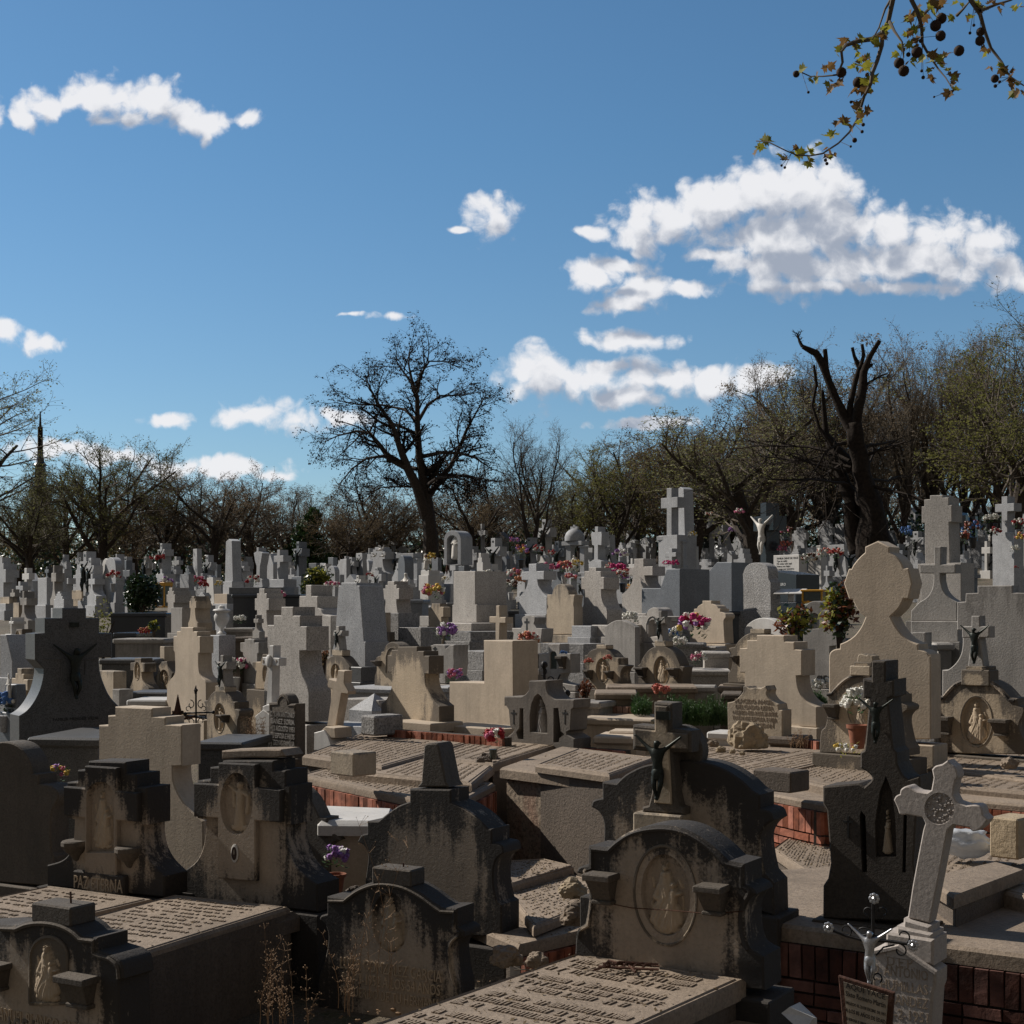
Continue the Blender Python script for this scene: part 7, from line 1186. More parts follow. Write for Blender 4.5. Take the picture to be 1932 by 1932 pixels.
SPEC = [(B2,700,1290,24,.42,['fw','fp','fm','fw'],'pink and white lilies in white pots beside the streaked concrete headstone','W'),(B1,40,1700,19,.42,['fb','fw','fb'],'blue and white flowers at the left edge','G'),(B3,1020,435,27.5,.46,['fp','fs','fw','fy'],'pink and salmon roses above the narrow weathered headstone',None),(B3,430,480,28,.32,['fw'],'white roses in a granite vase left of the stepped granite cross','G'),
 (B3,1160,830,24,.42,['fv','fw','fv'],'violet and white flowers on the grey double-arched monument',None),(B3,1235,1240,20,.28,['fv','fp'],'faded lilac flowers left of the L-shaped cream block',None),(B4,345,900,24,.40,['fs','fo','fw'],'salmon and cream bouquet with a book-shaped card',None),(B4,1355,660,25,.32,['fw'],'white flowers on the plain grey rounded stone',None),(B4,1270,330,29,.36,['fw','fs'],'white and pink flowers in a dark vase near the large granite cross','GK'),
 (B4,1225,215,31,.50,['fm','fm','fm'],'bright magenta flowers in front of the large granite cross',None),(B4,1250,250,30.8,.36,['fv','fw'],'lilac flowers below the bright magenta flowers',None),(B4,700,250,32,.40,['fs','fm','fs'],'red and salmon flowers in white vases, centre rows','W'),(B4,765,240,31.5,.30,['fs','fp'],'salmon flowers right of the red ones',None),(B4,555,245,32,.36,['fp','fp'],'pink gladioli in a grey vase above the pale round-topped headstone','G'),(B4,210,240,33,.42,['fs','fw','fp'],'round salmon and white bouquet with green leaves',None),(B4,255,285,32,.34,['fo','fo'],'orange marigolds left of the flared granite cross',None),
 (B4,175,410,31,.34,['LR','fw'],'dark wilted flowers in a pale vase','W'),(B5,360,825,25.8,.66,['fv','fr','fw','fy','fm'],'large bright bouquet of red, purple and white flowers on the granite shelf',None),(B5,165,815,26,.32,['fw','fb'],'pale mint flowers left of the large bright bouquet',None),(B5,410,1060,24,.30,['fp','fw'],'pink rosebuds with green leaves below the bright bouquet',None),(B5,225,900,24.5,.30,['fw'],'frosty white flowers beside the Virgin headstone crucifix',None),(B5,1610,1340,18.2,.28,['fw'],'small white garden flowers left of the arched headstone',None),
 (B5,95,95,30.4,.22,['fm'],'magenta flower spike in the left vase on the slanted block',None),(B5,172,95,30.3,.22,['fm'],'magenta flower spike in the right vase on the slanted block',None),(B4,940,1060,21.4,.16,['fs','fs'],'dried pink roses left of the oval carving on the arched headstone',None),(B4,1125,1020,21.4,.14,['fs'],'single dried pink rose right of the oval carving on the arched headstone',None),(B4,690,960,22,.12,['fb'],'blue artificial flower on the grey stepped monument',None),
 (B1,1110,330,38,.45,['fr','fs','fw'],'red and pink flowers in a vase beside the left-hand crucifix','G'),(B1,1510,105,55,.42,['fr'],'left red bouquet in front of the tall far-left crucifix','G'),(B1,1575,100,55,.42,['fr'],'right red bouquet in front of the tall far-left crucifix','G'),(B1,1640,300,40,.42,['fv','fw'],'lilac flowers beside the dark camellia bush',None),(B1,1415,775,27,.24,['fo','fr'],'orange-red flowers on a small slab, left rows',None),
 (C2,20,1300,50,.50,['fr','fp'],'red flowers low beside a small granite cross',None),(C2,70,1345,48,.40,['fr'],'deep red flowers in front of the small granite cross',None),(C2,250,1320,50,.36,['fw','fy'],'yellow-white flowers left of the slender obelisk base',None),(C2,655,1310,50,.55,['fr','fw'],'red and white flowers along the long dark tomb wall',None),(C2,985,1470,36,.36,['fp','fw'],'pale pink flowers on the black tomb, centre left',None),(C2,1590,1380,34,.42,['fw','fp'],'pink and white flowers right of the yellow-green bush',None),(C2,500,1750,26,.24,['fw'],'white flower on the blue-grey block base',None),
 (C3,1670,1270,44,.55,['fw','fy'],'yellow and white flowers at the foot of the big dark-figure cross',None),(C3,290,1270,46,.30,['fw','fr'],'small red and white flowers below the dove cross','G'),(C3,1185,1260,46,.30,['fw','fy'],'little cream flowers at the foot of the rusty crucifix',None),(C3,1000,1020,55,.5,['LR','fy'],'brown-green plant beside the angel statue',None),
 (C4,245,1010,55,.46,['fp','fv'],'pink gladiolus in a dark vase left of the central crucifixes','GK'),(C4,330,1200,48,.60,['fs','fv','fy'],'peach and lilac flowers at the left central crucifix','GK'),(C4,535,1110,50,.42,['fr','fw'],'red and white flowers below the tallest central crucifix','G'),(C4,690,1080,50,.36,['fr','fw'],'red flowers beside the crucifix left of the portal',None),(C4,905,1240,50,.50,['fw','fy'],'cream flowers left of the Virgin statue in the portal',None),(C4,990,1240,49,.55,['fw','fy'],'cream flowers right of the Virgin statue in the portal',None),(C4,940,1290,47,.45,['fw'],'low white flowers below the portal',None),
 (C4,1500,1220,42,.50,['fw','fv'],'pale lilac and white flowers below the curved-side headstone','GK'),(C4,1375,1240,44,.34,['fs','fw'],'small salmon flowers right of the wide-footed headstone',None),(C4,1630,1490,32,.26,['fy','fo'],'cream and orange flowers on the shoulder of the large granite cross',None),(C5,1160,600,50,.42,['fp','fw'],'pink flowers on the latin cross behind the white plaque',None),(C5,605,860,50,.36,['fw','fy'],'cream flowers on a far granite block',None),(C5,1705,950,44,.5,['fp','LR'],'dusky pink flowers in a dark vase above the inscription stone','GK'),(C5,1658,1035,42,.34,['fp'],'pink flowers left of the dark vase',None),
 (C5,800,605,52,.30,['fs','fw'],'pale flowers on the crucifix right of the portal',None),(C5,1068,800,50,.3,['fv'],'lilac flowers by the latin cross',None),(C6,550,935,46,.42,['fb'],'light blue flowers on a far stepped stone',None),(C6,1190,1010,40,.55,['LR','fs'],'rusty red flowers right of the tall stepped pillar',None),(C6,1255,960,41,.45,['fw','fb'],'white and blue flowers right of the tall stepped pillar',None),(C6,1330,1040,40,.60,['fs','LR','fb'],'dusty pink and blue flowers in a dark vase, right rows','GK'),
 (C6,1510,820,50,.40,['fw'],'white carnations in the left slim dark vase','GK'),(C6,1595,820,50,.42,['fw'],'white carnations in the right slim dark vase','GK'),(C6,1610,915,46,.44,['fr','fw'],'red and white carnations below the large right-hand cross',None),(C6,1860,910,45,.46,['fr','fw'],'red and white carnations at the right edge','GD'),(C6,1915,1000,43,.50,['fy','fp'],'yellow and pink flowers cut by the right edge',None),(C6,1820,1105,42,.32,['fw'],'white flowers on the right-hand flared crucifix',None),(C6,1840,1290,40,.14,['fr'],'small red flower on the base of the right-hand flared crucifix',None),
 (EE,685,1480,38,.5,['fw','LR'],'pale flowers in a far vase right of the inscription stone',None),(EE,775,1440,39,.45,['fs','fw'],'salmon and white flowers near the cloth-draped cross',None),(EE,845,1440,36.5,.42,['fr','fs'],'red-striped cloth flowers hung on the far granite slab',None),(EE,12,1315,48,.36,['fw','fy'],'cream flowers at the centre right rows',None),(EE,1250,1300,42,.4,['fb'],'blue hydrangea beside a far flared crucifix',None),(EE,555,1385,42,.40,['fs'],'pink flowers behind the inscription stone',None)]
for (fr, x, y, D, s, cols, l, vs) in SPEC: bouquet(*fr(x, y), D, s, cols, l, vs, n=20 if D > 30 else 34)

rs = rnd(99); lt = MB()
for i in range(2600):
    y = rs.uniform(6.2, 16); x = rs.uniform(-.36, .36)*y; z = ground(x, y)+.06; k = rs.random(); r_ = rs.uniform(.008, .03)
    if k < .35: lt.ball((x, y, z), r_*.8, 5, 3, (1, .8, .6))
    else:
        an = rs.random()*6.28; d = Vector((math.cos(an), math.sin(an), rs.uniform(-.2,.4)))*r_; e = Vector((-math.sin(an), math.cos(an), .2))*r_*.45; p = Vector((x, y, z)); lt.add([p-d, p+e, p+d, p-e], [(0,1,2,3)])
o = lt.build('leaf_litter', 'DR', None, False); stuff(o, 'dry leaves and pebbles scattered over the earth between the foreground graves', 'litter')
# ================================================================ trees
def grow(rs, p, d, L, r, lv, P, out, leafpts):
    """one branch as a bent tube, then its children; out[level] = list of (points, radii)"""
    n = P['seg'][lv]; pts = [p.copy()]; rad = [r]; q = p.copy(); dd = d.normalized(); tip = P['tip'][lv]
    for i in range(n):
        dd = (dd+Vector((rs.uniform(-1,1), rs.uniform(-1,1), rs.uniform(-1,1)))*P['bend'][lv]+Vector((0,0,P['up'][lv]))).normalized()
        q = q+dd*(L/n); pts.append(q.copy()); rad.append(r+(r*tip-r)*(i+1)/n)
    out[lv].append((pts, rad))
    if lv >= P['levels']:
        for k in range(P['leaf']): 
            t = rs.random()*n; i = min(n-1, int(t)); leafpts.append(pts[i].lerp(pts[i+1], t-i))
        return
    nc = P['kids'][lv]
    for k in range(nc):
        t = P['start'][lv]+(1-P['start'][lv])*(k+rs.random()*.8)/nc; i = min(n-1, int(t*n)); b = pts[i].lerp(pts[i+1], t*n-i); rr = rad[i]
        ax = (pts[i+1]-pts[i]).normalized(); az = rs.uniform(0, 6.283) if lv else k*2.4+rs.random(); perp = ax.orthogonal().normalized(); perp = (Matrix.Rotation(az, 3, ax) @ perp)
        an = R(rs.uniform(*P['ang'][lv])); cd = ax*math.cos(an)+perp*math.sin(an)
        grow(rs, b, cd, L*rs.uniform(*P['len'][lv])*(1.15-.45*t if lv else 1), max(.006, rr*P['rr'][lv]), lv+1, P, out, leafpts)
PB = dict(levels=4, seg=[6,6,5,4,3], tip=[.55,.35,.35,.4,.5], bend=[.10,.16,.2,.24,.28], up=[.02,.06,.04,.02,.0], kids=[8,8,7,6], start=[.38,.22,.15,.1], ang=[(28,62),(25,65),(25,65),(25,70)], len=[(.7,1.0),(.45,.65),(.4,.6),(.4,.65)], rr=[.55,.5,.5,.55], leaf=4)
VAR = {}
def tree_variant(key, seed, H, trunkL, r, P, leafmat, twigmat, lsize=.07, limbs=None, lean=(0,0)):
    rs = rnd(seed); out = [[] for _ in range(6)]; lp = []
    if limbs is None: grow(rs, Vector((0,0,-.4)), Vector((lean[0], lean[1], 1)), trunkL, r, 0, P, out, lp)
    else:
        for (pts, rads, kids) in limbs:
            pts = [Vector(p) for p in pts]; out[0].append((pts, rads))
            for k in range(kids):
                t = .3+.7*(k+rs.random()*.6)/kids; x = t*(len(pts)-1); i = min(len(pts)-2, int(x)); b = pts[i].lerp(pts[i+1], x-i); ax = (pts[i+1]-pts[i]).normalized()
                perp = Matrix.Rotation(rs.uniform(0,6.283), 3, ax) @ ax.orthogonal().normalized(); an = R(rs.uniform(25, 70)); rr = rads[i]
                grow(rs, b, ax*math.cos(an)+perp*math.sin(an), H*rs.uniform(.085,.165), max(.02, rr*.5), 2, P, out, lp)
    tr, br = MB(), MB()
    for lv, bl in enumerate(out):
        for pts, rads in bl: (tr if lv <= 1 else br).tube(pts, rads, [9,6,4,3,3,3][lv], False)
    lf = MB()
    for q in lp:
        q = q+Vector((rs.uniform(-.1,.1), rs.uniform(-.1,.1), rs.uniform(-.12,.06))); a = Vector((rs.uniform(-1,1), rs.uniform(-1,1), rs.uniform(-1.2,.4))).normalized()*lsize*rs.uniform(.6,1.5); b = a.orthogonal().normalized()*a.length*.45
        lf.add([q, q+a*.5+b, q+a, q+a*.5-b], [(0,1,2,3)])
    zs_ = sorted(v[2] for v in br.v); zmax = zs_[int(len(zs_)*.965)]
    VAR[key] = (tr.mesh('trunk', 'BK'), br.mesh('crown', twigmat), lf.mesh('foliage', leafmat, False), zmax)
def put_tree(key, u, vtop, D, label, rz=0, wide=1.0, leafmat=None, group='bare trees around the cemetery', zbase=None, cat='tree', twig=None, nm='tree'):
    tr, br, lf, zm = VAR[key]; x = (u-CU)/F*D; z = ground(x, D) if zbase is None else zbase; H = (HV-vtop-(26 if u > 1350 else 8))/F*D-z; s = H/zm
    r = empty(nm, (x, D, z), 0, label, cat, group); r.rotation_euler = (0, 0, rz); r.scale = (s*wide, s*wide, s)
    for n_, me, mt in (('trunk', tr, None), ('crown', br, twig), ('foliage', lf, leafmat)):
        o = link(n_, me, r)
        if mt: o.material_slots[0].link = 'OBJECT'; o.material_slots[0].material = M[mt]
    return r
for i in range(3): tree_variant('a%d' % i, 11+i*7, 10, [4.2,4.8,3.8][i], [.26,.3,.24][i], PB, ['LB','LO','LB'][i], 'BT', .055, lean=([.12,-.1,.2][i], 0))
PV = dict(PB); PV.update(kids=[9,8,7,5], ang=[(14,36),(18,42),(20,50),(25,60)], up=[.02,.12,.1,.06,.03], len=[(.8,1.1),(.42,.6),(.42,.62),(.4,.6)], start=[.3,.25,.2,.15])
for i in range(2): tree_variant('v%d' % i, 51+i*9, 14, 6.0, .24, PV, 'LB', 'BP', .05)
PG = dict(PB); PG.update(leaf=5, kids=[8,8,7,5])
tree_variant('g0', 91, 10, 4.6, .25, PG, 'LO', 'BT', .06); tree_variant('g1', 97, 10, 4.2, .25, PG, 'LO', 'BT', .06)
# the big bare tree in the centre: limbs traced from the photo at its own distance (u,v -> metres)
HD = 80.0; hz = ground((800-CU)/F*HD, HD); HX = (805-CU)/F*HD
def hp(u, v, y=0): return ((900+u*.4659*1/1.0)/1.0, v, y)
def HT(x, y, dy=0.0):                      # crop 900..1800 px frame
    u = (900+x*.46584)/1.6128; v = (900+y*.46584)/1.6128; return Vector(((u-CU)/F*HD-HX, dy, -(v-HV)/F*HD-hz))
limbs = [([HT(880,1740),HT(880,1560),HT(865,1400),HT(850,1280,.2),HT(830,1150,.2),HT(805,1000),HT(795,800),HT(795,600,-.3),HT(760,480,-.4),HT(740,380,-.3),HT(745,260,0)], [.62,.52,.46,.40,.34,.26,.20,.15,.10,.06,.03], 16),
 ([HT(850,1420),HT(800,1230,-.4),HT(740,1100,-.8),HT(690,960,-1),HT(640,800,-1.2),HT(560,680,-1.4),HT(500,560,-1.2),HT(470,480,-1)], [.42,.36,.30,.22,.16,.11,.07,.03], 12),
 ([HT(730,1090,-.8),HT(620,1030,-1),HT(560,940,-.6),HT(480,840,0),HT(390,820,.6),HT(260,850,.8),HT(170,890,1)], [.24,.2,.16,.13,.09,.05,.03], 11),
 ([HT(790,1090),HT(680,1060,.6),HT(560,980,1.5),HT(440,990,2),HT(340,1060,2.2),HT(250,1180,2)], [.16,.14,.12,.09,.06,.03], 8),
 ([HT(850,1300,.3),HT(930,1160,.8),HT(1010,1050,1.0),HT(1060,940,1.2),HT(1110,800,1.4),HT(1170,690,1.2),HT(1240,560,1.0)], [.26,.22,.18,.14,.10,.06,.03], 11),
 ([HT(830,1000,.2),HT(950,985,-.6),HT(1080,1000,-1.4),HT(1180,1040,-2),HT(1290,1120,-2)], [.16,.13,.10,.07,.03], 7),
 ([HT(840,1130),HT(960,1110,1.5),HT(1120,1110,2.4),HT(1290,1140,3)], [.15,.12,.08,.03], 7), ([HT(800,760),HT(860,640,.4),HT(940,570,.9),HT(1060,560,1.3),HT(1130,640,1.4)], [.14,.11,.08,.05,.03], 8),
 ([HT(795,560),HT(820,450,-.6),HT(880,370,-1),HT(990,380,-1.4),HT(1080,430,-1.5)], [.12,.09,.06,.04,.03], 7), ([HT(760,500),HT(690,400,.6),HT(630,300,.8)], [.1,.06,.03], 5), ([HT(795,760),HT(700,660,1.2),HT(560,620,1.8),HT(380,610,2),HT(240,580,2)], [.12,.1,.07,.05,.03], 8),
 ([HT(860,1220),HT(760,1190,2),HT(620,1180,3),HT(480,1190,3)], [.14,.1,.06,.03], 10), ([HT(860,1200),HT(940,1170,-2),HT(1060,1180,-3),HT(1180,1220,-3)], [.14,.1,.06,.03], 10)]
PH = dict(PB); PH.update(seg=[6,6,5,4,3], kids=[0,0,6,5], leaf=2, len=[(1,1),(1,1),(.4,.6),(.45,.7)], up=[0,0,.02,-.01,-.05])
tree_variant('hero', 5, 13.5, 5, .5, PH, 'BD', 'BD', .09, limbs=[(a, [q*.78 for q in b], int(c*1.5)) for a, b, c in limbs])
tr, br, lf, zm = VAR['hero']; r = empty('bare_tree', (HX, HD, hz), 0, 'tallest bare spreading tree with twin dark trunks and hanging pods, centre', 'tree')
r.scale = (1, 1, .95)
for n_, me in (('trunk', tr), ('crown', br), ('foliage', lf)): link(n_, me, r)
# pollarded dead trunk at the right
PD = 37.0; px_ = (1640-CU)/F*PD; pz = ground(px_, PD)-.3
def DT_(x, y, dy=0.0):
    u, v = EE(x, y); return Vector(((u-CU)/F*PD-px_, dy, -(v-HV)/F*PD-pz))
r = empty('pollarded_tree', (px_, PD, pz), 0, 'thick dark pollarded tree trunk with cut-off limbs, right of centre', 'tree')
def rough_tube(mb, pts, rads, n=16, amp=.16, seed=0):
    o0 = len(mb.v); sub = []; sr = []
    for i in range(len(pts)-1):
        for k in range(5): sub.append(pts[i].lerp(pts[i+1], k/5)); sr.append(rads[i]+(rads[i+1]-rads[i])*k/5)
    sub.append(pts[-1]); sr.append(rads[-1]); mb.tube(sub, sr, n, True)
    for i in range(o0, len(mb.v)):
        v = Vector(mb.v[i]); k = (i-o0)//n; c = sub[min(k, len(sub)-1)]; ang = (i-o0) % n
        f = 1+amp*mnoise.noise(Vector((ang*.9, v.z*.8, seed)))+amp*.8*mnoise.noise(v*3.0); mb.v[i] = tuple(c+(v-c)*f)
mb = MB(); rough_tube(mb, [DT_(1070,1420),DT_(1060,1250),DT_(1045,1120),DT_(1005,980),DT_(985,860),DT_(960,760),DT_(945,640)], [.46,.37,.29,.235,.215,.21,.18], 22, .26, 1); mb.build('trunk', 'BD', r, ang=180)
for k, (pts, rads) in enumerate([([DT_(945,700),DT_(900,610,.1),DT_(850,500,.1),DT_(805,390,.1),DT_(775,300,.1),DT_(735,235,.1),DT_(655,195,.1)], [.17,.15,.12,.11,.12,.10,.06]),([DT_(790,330,.1),DT_(790,260,.1),DT_(785,210,.1)], [.08,.07,.065]),
  ([DT_(950,680),DT_(970,560,-.1),DT_(995,430,-.1),DT_(1000,350,-.1),DT_(1030,270,-.1),DT_(1090,170,-.1)], [.17,.14,.12,.11,.085,.07]),([DT_(930,660),DT_(930,540,.1),DT_(960,400,.1),DT_(985,320,.1),DT_(955,250,.1),DT_(943,200,.1)], [.11,.09,.08,.08,.05,.045]),([DT_(985,320,0),DT_(1005,250),DT_(995,185)], [.055,.05,.045]),([DT_(995,345,-.1),DT_(1050,305,-.1)], [.05,.04]),
  ([DT_(960,900,.3),DT_(870,780,.6),DT_(820,690,.7),DT_(812,560,.7),DT_(795,430,.6)], [.2,.15,.10,.075,.05]),([DT_(860,770,.5),DT_(775,650,.6),DT_(735,520,.6),DT_(755,400,.5),DT_(735,290,.4)], [.08,.05,.035,.045,.04]),([DT_(1020,1180,.4),DT_(930,1000,.6),DT_(880,850,.7),DT_(840,720,.7)], [.26,.2,.16,.12]),([DT_(990,1390,.2),DT_(950,1250,.2),DT_(920,1100,.2)], [.28,.24,.18])]):
    mb = MB(); rough_tube(mb, pts, [q*.86 for q in rads], 12, .2, k+3); mb.build('limb', 'BD', r, ang=180)
mb = MB(); rs = rnd(8)
for (a, b) in [(DT_(655,195,.1), DT_(625,110,.1)),(DT_(1010,780),DT_(1250,660,1)),(DT_(1020,830),DT_(1180,760,-1)),(DT_(1040,970),DT_(1480,950,2)),(DT_(1000,900),DT_(1380,715,2.5)),(DT_(930,900),DT_(600,640,2)),(DT_(920,860),DT_(560,560,3)),(DT_(900,960),DT_(440,1120,-2)),(DT_(920,1000),DT_(520,1100,-3)),(DT_(900,920),DT_(560,930,-1)),(DT_(990,440),DT_(1100,370,-.5)),(DT_(900,760),DT_(640,760,-2)),(DT_(1030,1000),DT_(1290,1100,-2)),(DT_(880,880),DT_(640,1030,1))]:
    out = [[] for _ in range(6)]; lp = []; grow(rs, a, (b-a), (b-a).length, .045, 2, dict(PH, up=[0,0,0,-.01,-.02]), out, lp)
    for lv in out:
        for pts, rads in lv: mb.tube(pts, rads, 4, False)
mb.build('twigs', 'BD', r, False)
# rows of trees
rows = [('a1',-40,745,74,'bare tree leaning in from the left edge with a wide crown',.4,1.3,'LO'),('a2',60,905,78,'small leafy bare tree beside the far tower',1,1.2,'LO'),('g1',130,880,84,'olive-budded tree between the tower and the tall left tree',2,1.1,None),('a1',188,838,82,'tall bare tree with a straight dark trunk, left quarter',2.2,1.15,'LO'),('a2',262,905,90,'bare tree right of the tall left tree',3.1,1.1,None),('a0',318,892,84,'forked bare tree behind the far-left crucifix',4.4,1.0,'LB'),('a1',405,888,82,'rounded bare tree behind the slender obelisk',5.1,1.25,'LB'),('a2',478,895,92,'brown bare tree right of the obelisk',.8,1.1,'LB'),('a0',545,925,96,'low brown tree above the draped cross',1.9,1.2,'LB'),
  ('v1',572,918,120,'pale narrow poplar-like tree behind the evergreen',1,.8,None),('a1',640,950,88,'brown bare tree left of the tallest tree',2.9,1.3,'LB'),('a2',690,905,92,'dark bare tree just left of the twin trunks',3.9,1.3,'LB'),('a0',745,930,96,'low bare tree behind the twin trunks',.3,1.4,'LB'),('a1',905,900,90,'bare tree right of the twin trunks',5.5,1.2,'LB'),('v0',1002,800,78,'slim vase-shaped bare tree right of the tallest tree',.6,1.15,'LB'),('a2',960,905,100,'low brown tree behind the slim vase-shaped tree',2.5,1.2,'LB'),
  ('g0',1095,862,88,'olive-brown tree above the Virgin portal',1.4,1.1,None),('g1',1165,850,86,'olive tree between portal and very tall cross',3,1.1,None),('a0',1195,835,92,'bare tree behind the curved-side headstone',.9,1.2,'LB'),('v1',1130,868,100,'thin bare sapling behind the portal',.2,.9,'LB'),('a1',1300,785,84,'dark twin-limbed bare tree behind the very tall cross',2.4,1.2,'LB'),('a2',1245,845,96,'brown tree left of the very tall cross',4,1.2,'LB'),('a0',1365,800,94,'brown bare tree right of the very tall cross',5,1.2,'LB'),
  ('g0',1430,715,64,'wide olive-green tree with long arching branches left of the pollarded trunk',.5,1.5,'LO'),('v0',1500,660,88,'tall bare tree just left of the pollarded trunk',3.4,1.2,None),('g1',1560,672,92,'olive tree behind the pollarded limbs',.1,1.1,'LB'),('v1',1630,690,90,'tall pale-stemmed tree behind the pollarded trunk',2,1.1,None),('v0',1700,655,86,'tall pale-stemmed tree right of the pollarded trunk',1.1,1.1,None),('v1',1760,640,88,'tall pale-stemmed tree above the stepped pillar',4.2,1.1,None),('v0',1818,630,90,'tall pale-stemmed tree above the canopy shrine',5.3,1.1,None),
  ('v1',1880,610,86,'tall pale-stemmed tree near the right edge',.7,1.2,None),('g0',1900,640,70,'yellow-green tree at the right edge',2.8,1.2,'LO'),('v0',1958,575,80,'tall green-budded tree cut by the right edge',1.8,1.4,'LO'),('v0',1660,735,110,'distant bare tree behind the disc-headed stone',0,1.3,None),('a1',1590,760,104,'dark brown tree low behind the pollarded trunk',1,1.4,'LB'),('v1',1730,720,112,'farther pale-stemmed tree, right wood',5,1.2,None),('a0',1480,790,100,'brown tree behind the black cross',2,1.4,'LB'),('v0',1850,700,112,'farther pale-stemmed tree near the right edge',3,1.2,None),
  ('a1',30,935,98,'farther tree left of the tower',3.7,1.3,'LO'),('g1',230,945,100,'farther olive tree, left quarter',4.1,1.3,None),('g0',350,950,100,'farther brown-olive tree behind the obelisk',.4,1.3,'LB'),('a2',440,940,104,'farther brown tree right of the obelisk',2.2,1.4,'LB'),('a1',830,945,104,'farther brown tree behind the twin trunks',2.7,1.5,'LB'),('a0',1050,925,104,'farther brown tree left of the portal',4.6,1.4,'LB'),('a2',1400,860,106,'farther brown tree above the black cross',5.7,1.5,'LB')]
for k, (key, u, vt, D, l, rz, wd, lm_) in enumerate(rows): put_tree(key, u, vt, D, l, rz, wd, lm_)
def leaf_cloud(mb, rs, n, c, rx, ry, rz_, size, shape=.5):
    for i in range(n):
        while True:
            p = Vector((rs.uniform(-1,1), rs.uniform(-1,1), rs.uniform(-1,1)))
            if p.length < 1 and mnoise.noise(p*2.6+Vector(c)*.7) > -.22+.3*(p.length-.6): break
        p = Vector((c[0]+p.x*rx, c[1]+p.y*ry, c[2]+p.z*rz_)); a = Vector((rs.uniform(-1,1), rs.uniform(-1,1), rs.uniform(-.8,.8))).normalized()*size*rs.uniform(.6,1.3); b = a.cross(Vector((rs.uniform(-1,1), rs.uniform(-1,1), rs.uniform(-1,1)))).normalized()*a.length*shape
        mb.add([p-a, p+b, p+a, p-b], [(0,1,2,3)])
# evergreens behind
for (u, vt, vb, D, wpx, l, seed) in [(588,962,1100,92,110,'bright green conical evergreen behind the tall dark-figure cross',1),(650,1000,1100,96,90,'lower green evergreen right of the conical one',2),(540,1030,1110,92,60,'small green evergreen left of the conical one',3)]:
    x = (u-CU)/F*D; z = ground(x, D); H = (HV-vt)/F*D-z; rs = rnd(seed); r = empty('evergreen_tree', (x, D, z), 0, l, 'tree'); MB().tube([(0,0,-.3),(0,0,H*.7)], [.2,.06], 8).build('trunk', 'BK', r); mb = MB(); W_ = wpx/F*D*.5
    for k in range(7): leaf_cloud(mb, rs, 700, (rs.uniform(-.25,.25)*W_, 0, H*(.22+.11*k)), W_*(1.0-.12*k), W_*(1.0-.12*k), H*.16, .13)
    mb.build('crown', 'LG', r, False)
# distant wood filling in behind the tree rows
rs = rnd(3); mb = MB(); sk = [(-150,930),(0,965),(300,975),(600,985),(900,960),(1100,935),(1250,880),(1400,840),(1550,770),(1700,760),(1932,700),(2100,690)]
for i in range(420):
    u = rs.uniform(-150, 2080); D = rs.uniform(118, 165); x = (u-CU)/F*D; z0 = ground(x, D); H = (HV-lerp_table(sk, u))/F*D-z0; H *= rs.uniform(.45, 1.0)
    cz = z0+H*rs.uniform(.08, .85)
    for j in range(120):
        p = Vector((x+rs.gauss(0,1.5), D+rs.gauss(0,1.5), cz+rs.gauss(0,1.3))); 
        if p.z > z0+H*1.02: continue
        a = Vector((rs.uniform(-.6,.6), rs.uniform(-.6,.6), rs.uniform(.2,1))).normalized()*rs.uniform(.3,.9); b = a.orthogonal().normalized()*rs.uniform(.02,.07); mb.add([p-a*.5-b, p-a*.5+b, p+a*.5+b*.4, p+a*.5-b*.4], [(0,1,2,3)])
o = mb.build('distant_wood', 'LB', None, False); stuff(o, 'brown mass of bare woodland far behind the tree rows', 'woodland')
mb = MB()
for i in range(420):
    u = rs.uniform(-150, 2080); D = rs.uniform(96, 112); x = (u-CU)/F*D; z0 = ground(x, D); leaf_cloud(mb, rs, 70, (x, D, z0+rs.uniform(.3,3.4)), 1.8, 1.0, 1.1, .18)
o = mb.build('undergrowth', 'LD', None, False); stuff(o, 'dark low undergrowth along the foot of the trees', 'undergrowth')
# distant tower
TD = 210.0; tx = (76-CU)/F*TD; tz = ground(tx, TD)
def tw(v): return -(v-HV)/F*TD-tz
r = empty('distant_tower', (tx, TD, tz), 0, 'dark domed tower with a lattice antenna spire rising above the left trees', 'tower'); k_ = TD/F
MB().lathe([(46*k_,0),(46*k_,tw(1000)),(30*k_,tw(985)),(26*k_,tw(970)),(19*k_,tw(945)),(17*k_,tw(938)),(22*k_,tw(936)),(22*k_,tw(925)),(12*k_,tw(918)),(10*k_,tw(880)),(13*k_,tw(878)),(8*k_,tw(872)),(6*k_,tw(860))], 10).build('tower_body', 'GK', r); mb = MB()
for s in (-1, 1):
    for t in (-1, 1): mb.tube([(s*2.6*k_, t*2.6*k_, tw(862)), (s*2.2*k_, t*2.2*k_, tw(805))], .15, 4)
for i in range(18): zz = tw(862-i*3.2); mb.tube([(-2.6*k_,-2.6*k_,zz),(2.6*k_,-2.6*k_,zz+.24),(2.6*k_,2.6*k_,zz)], .09, 3)
mb.tube([(0,0,tw(806)),(0,0,tw(776))], [.2,.08], 5).build('antenna', 'BD', r)
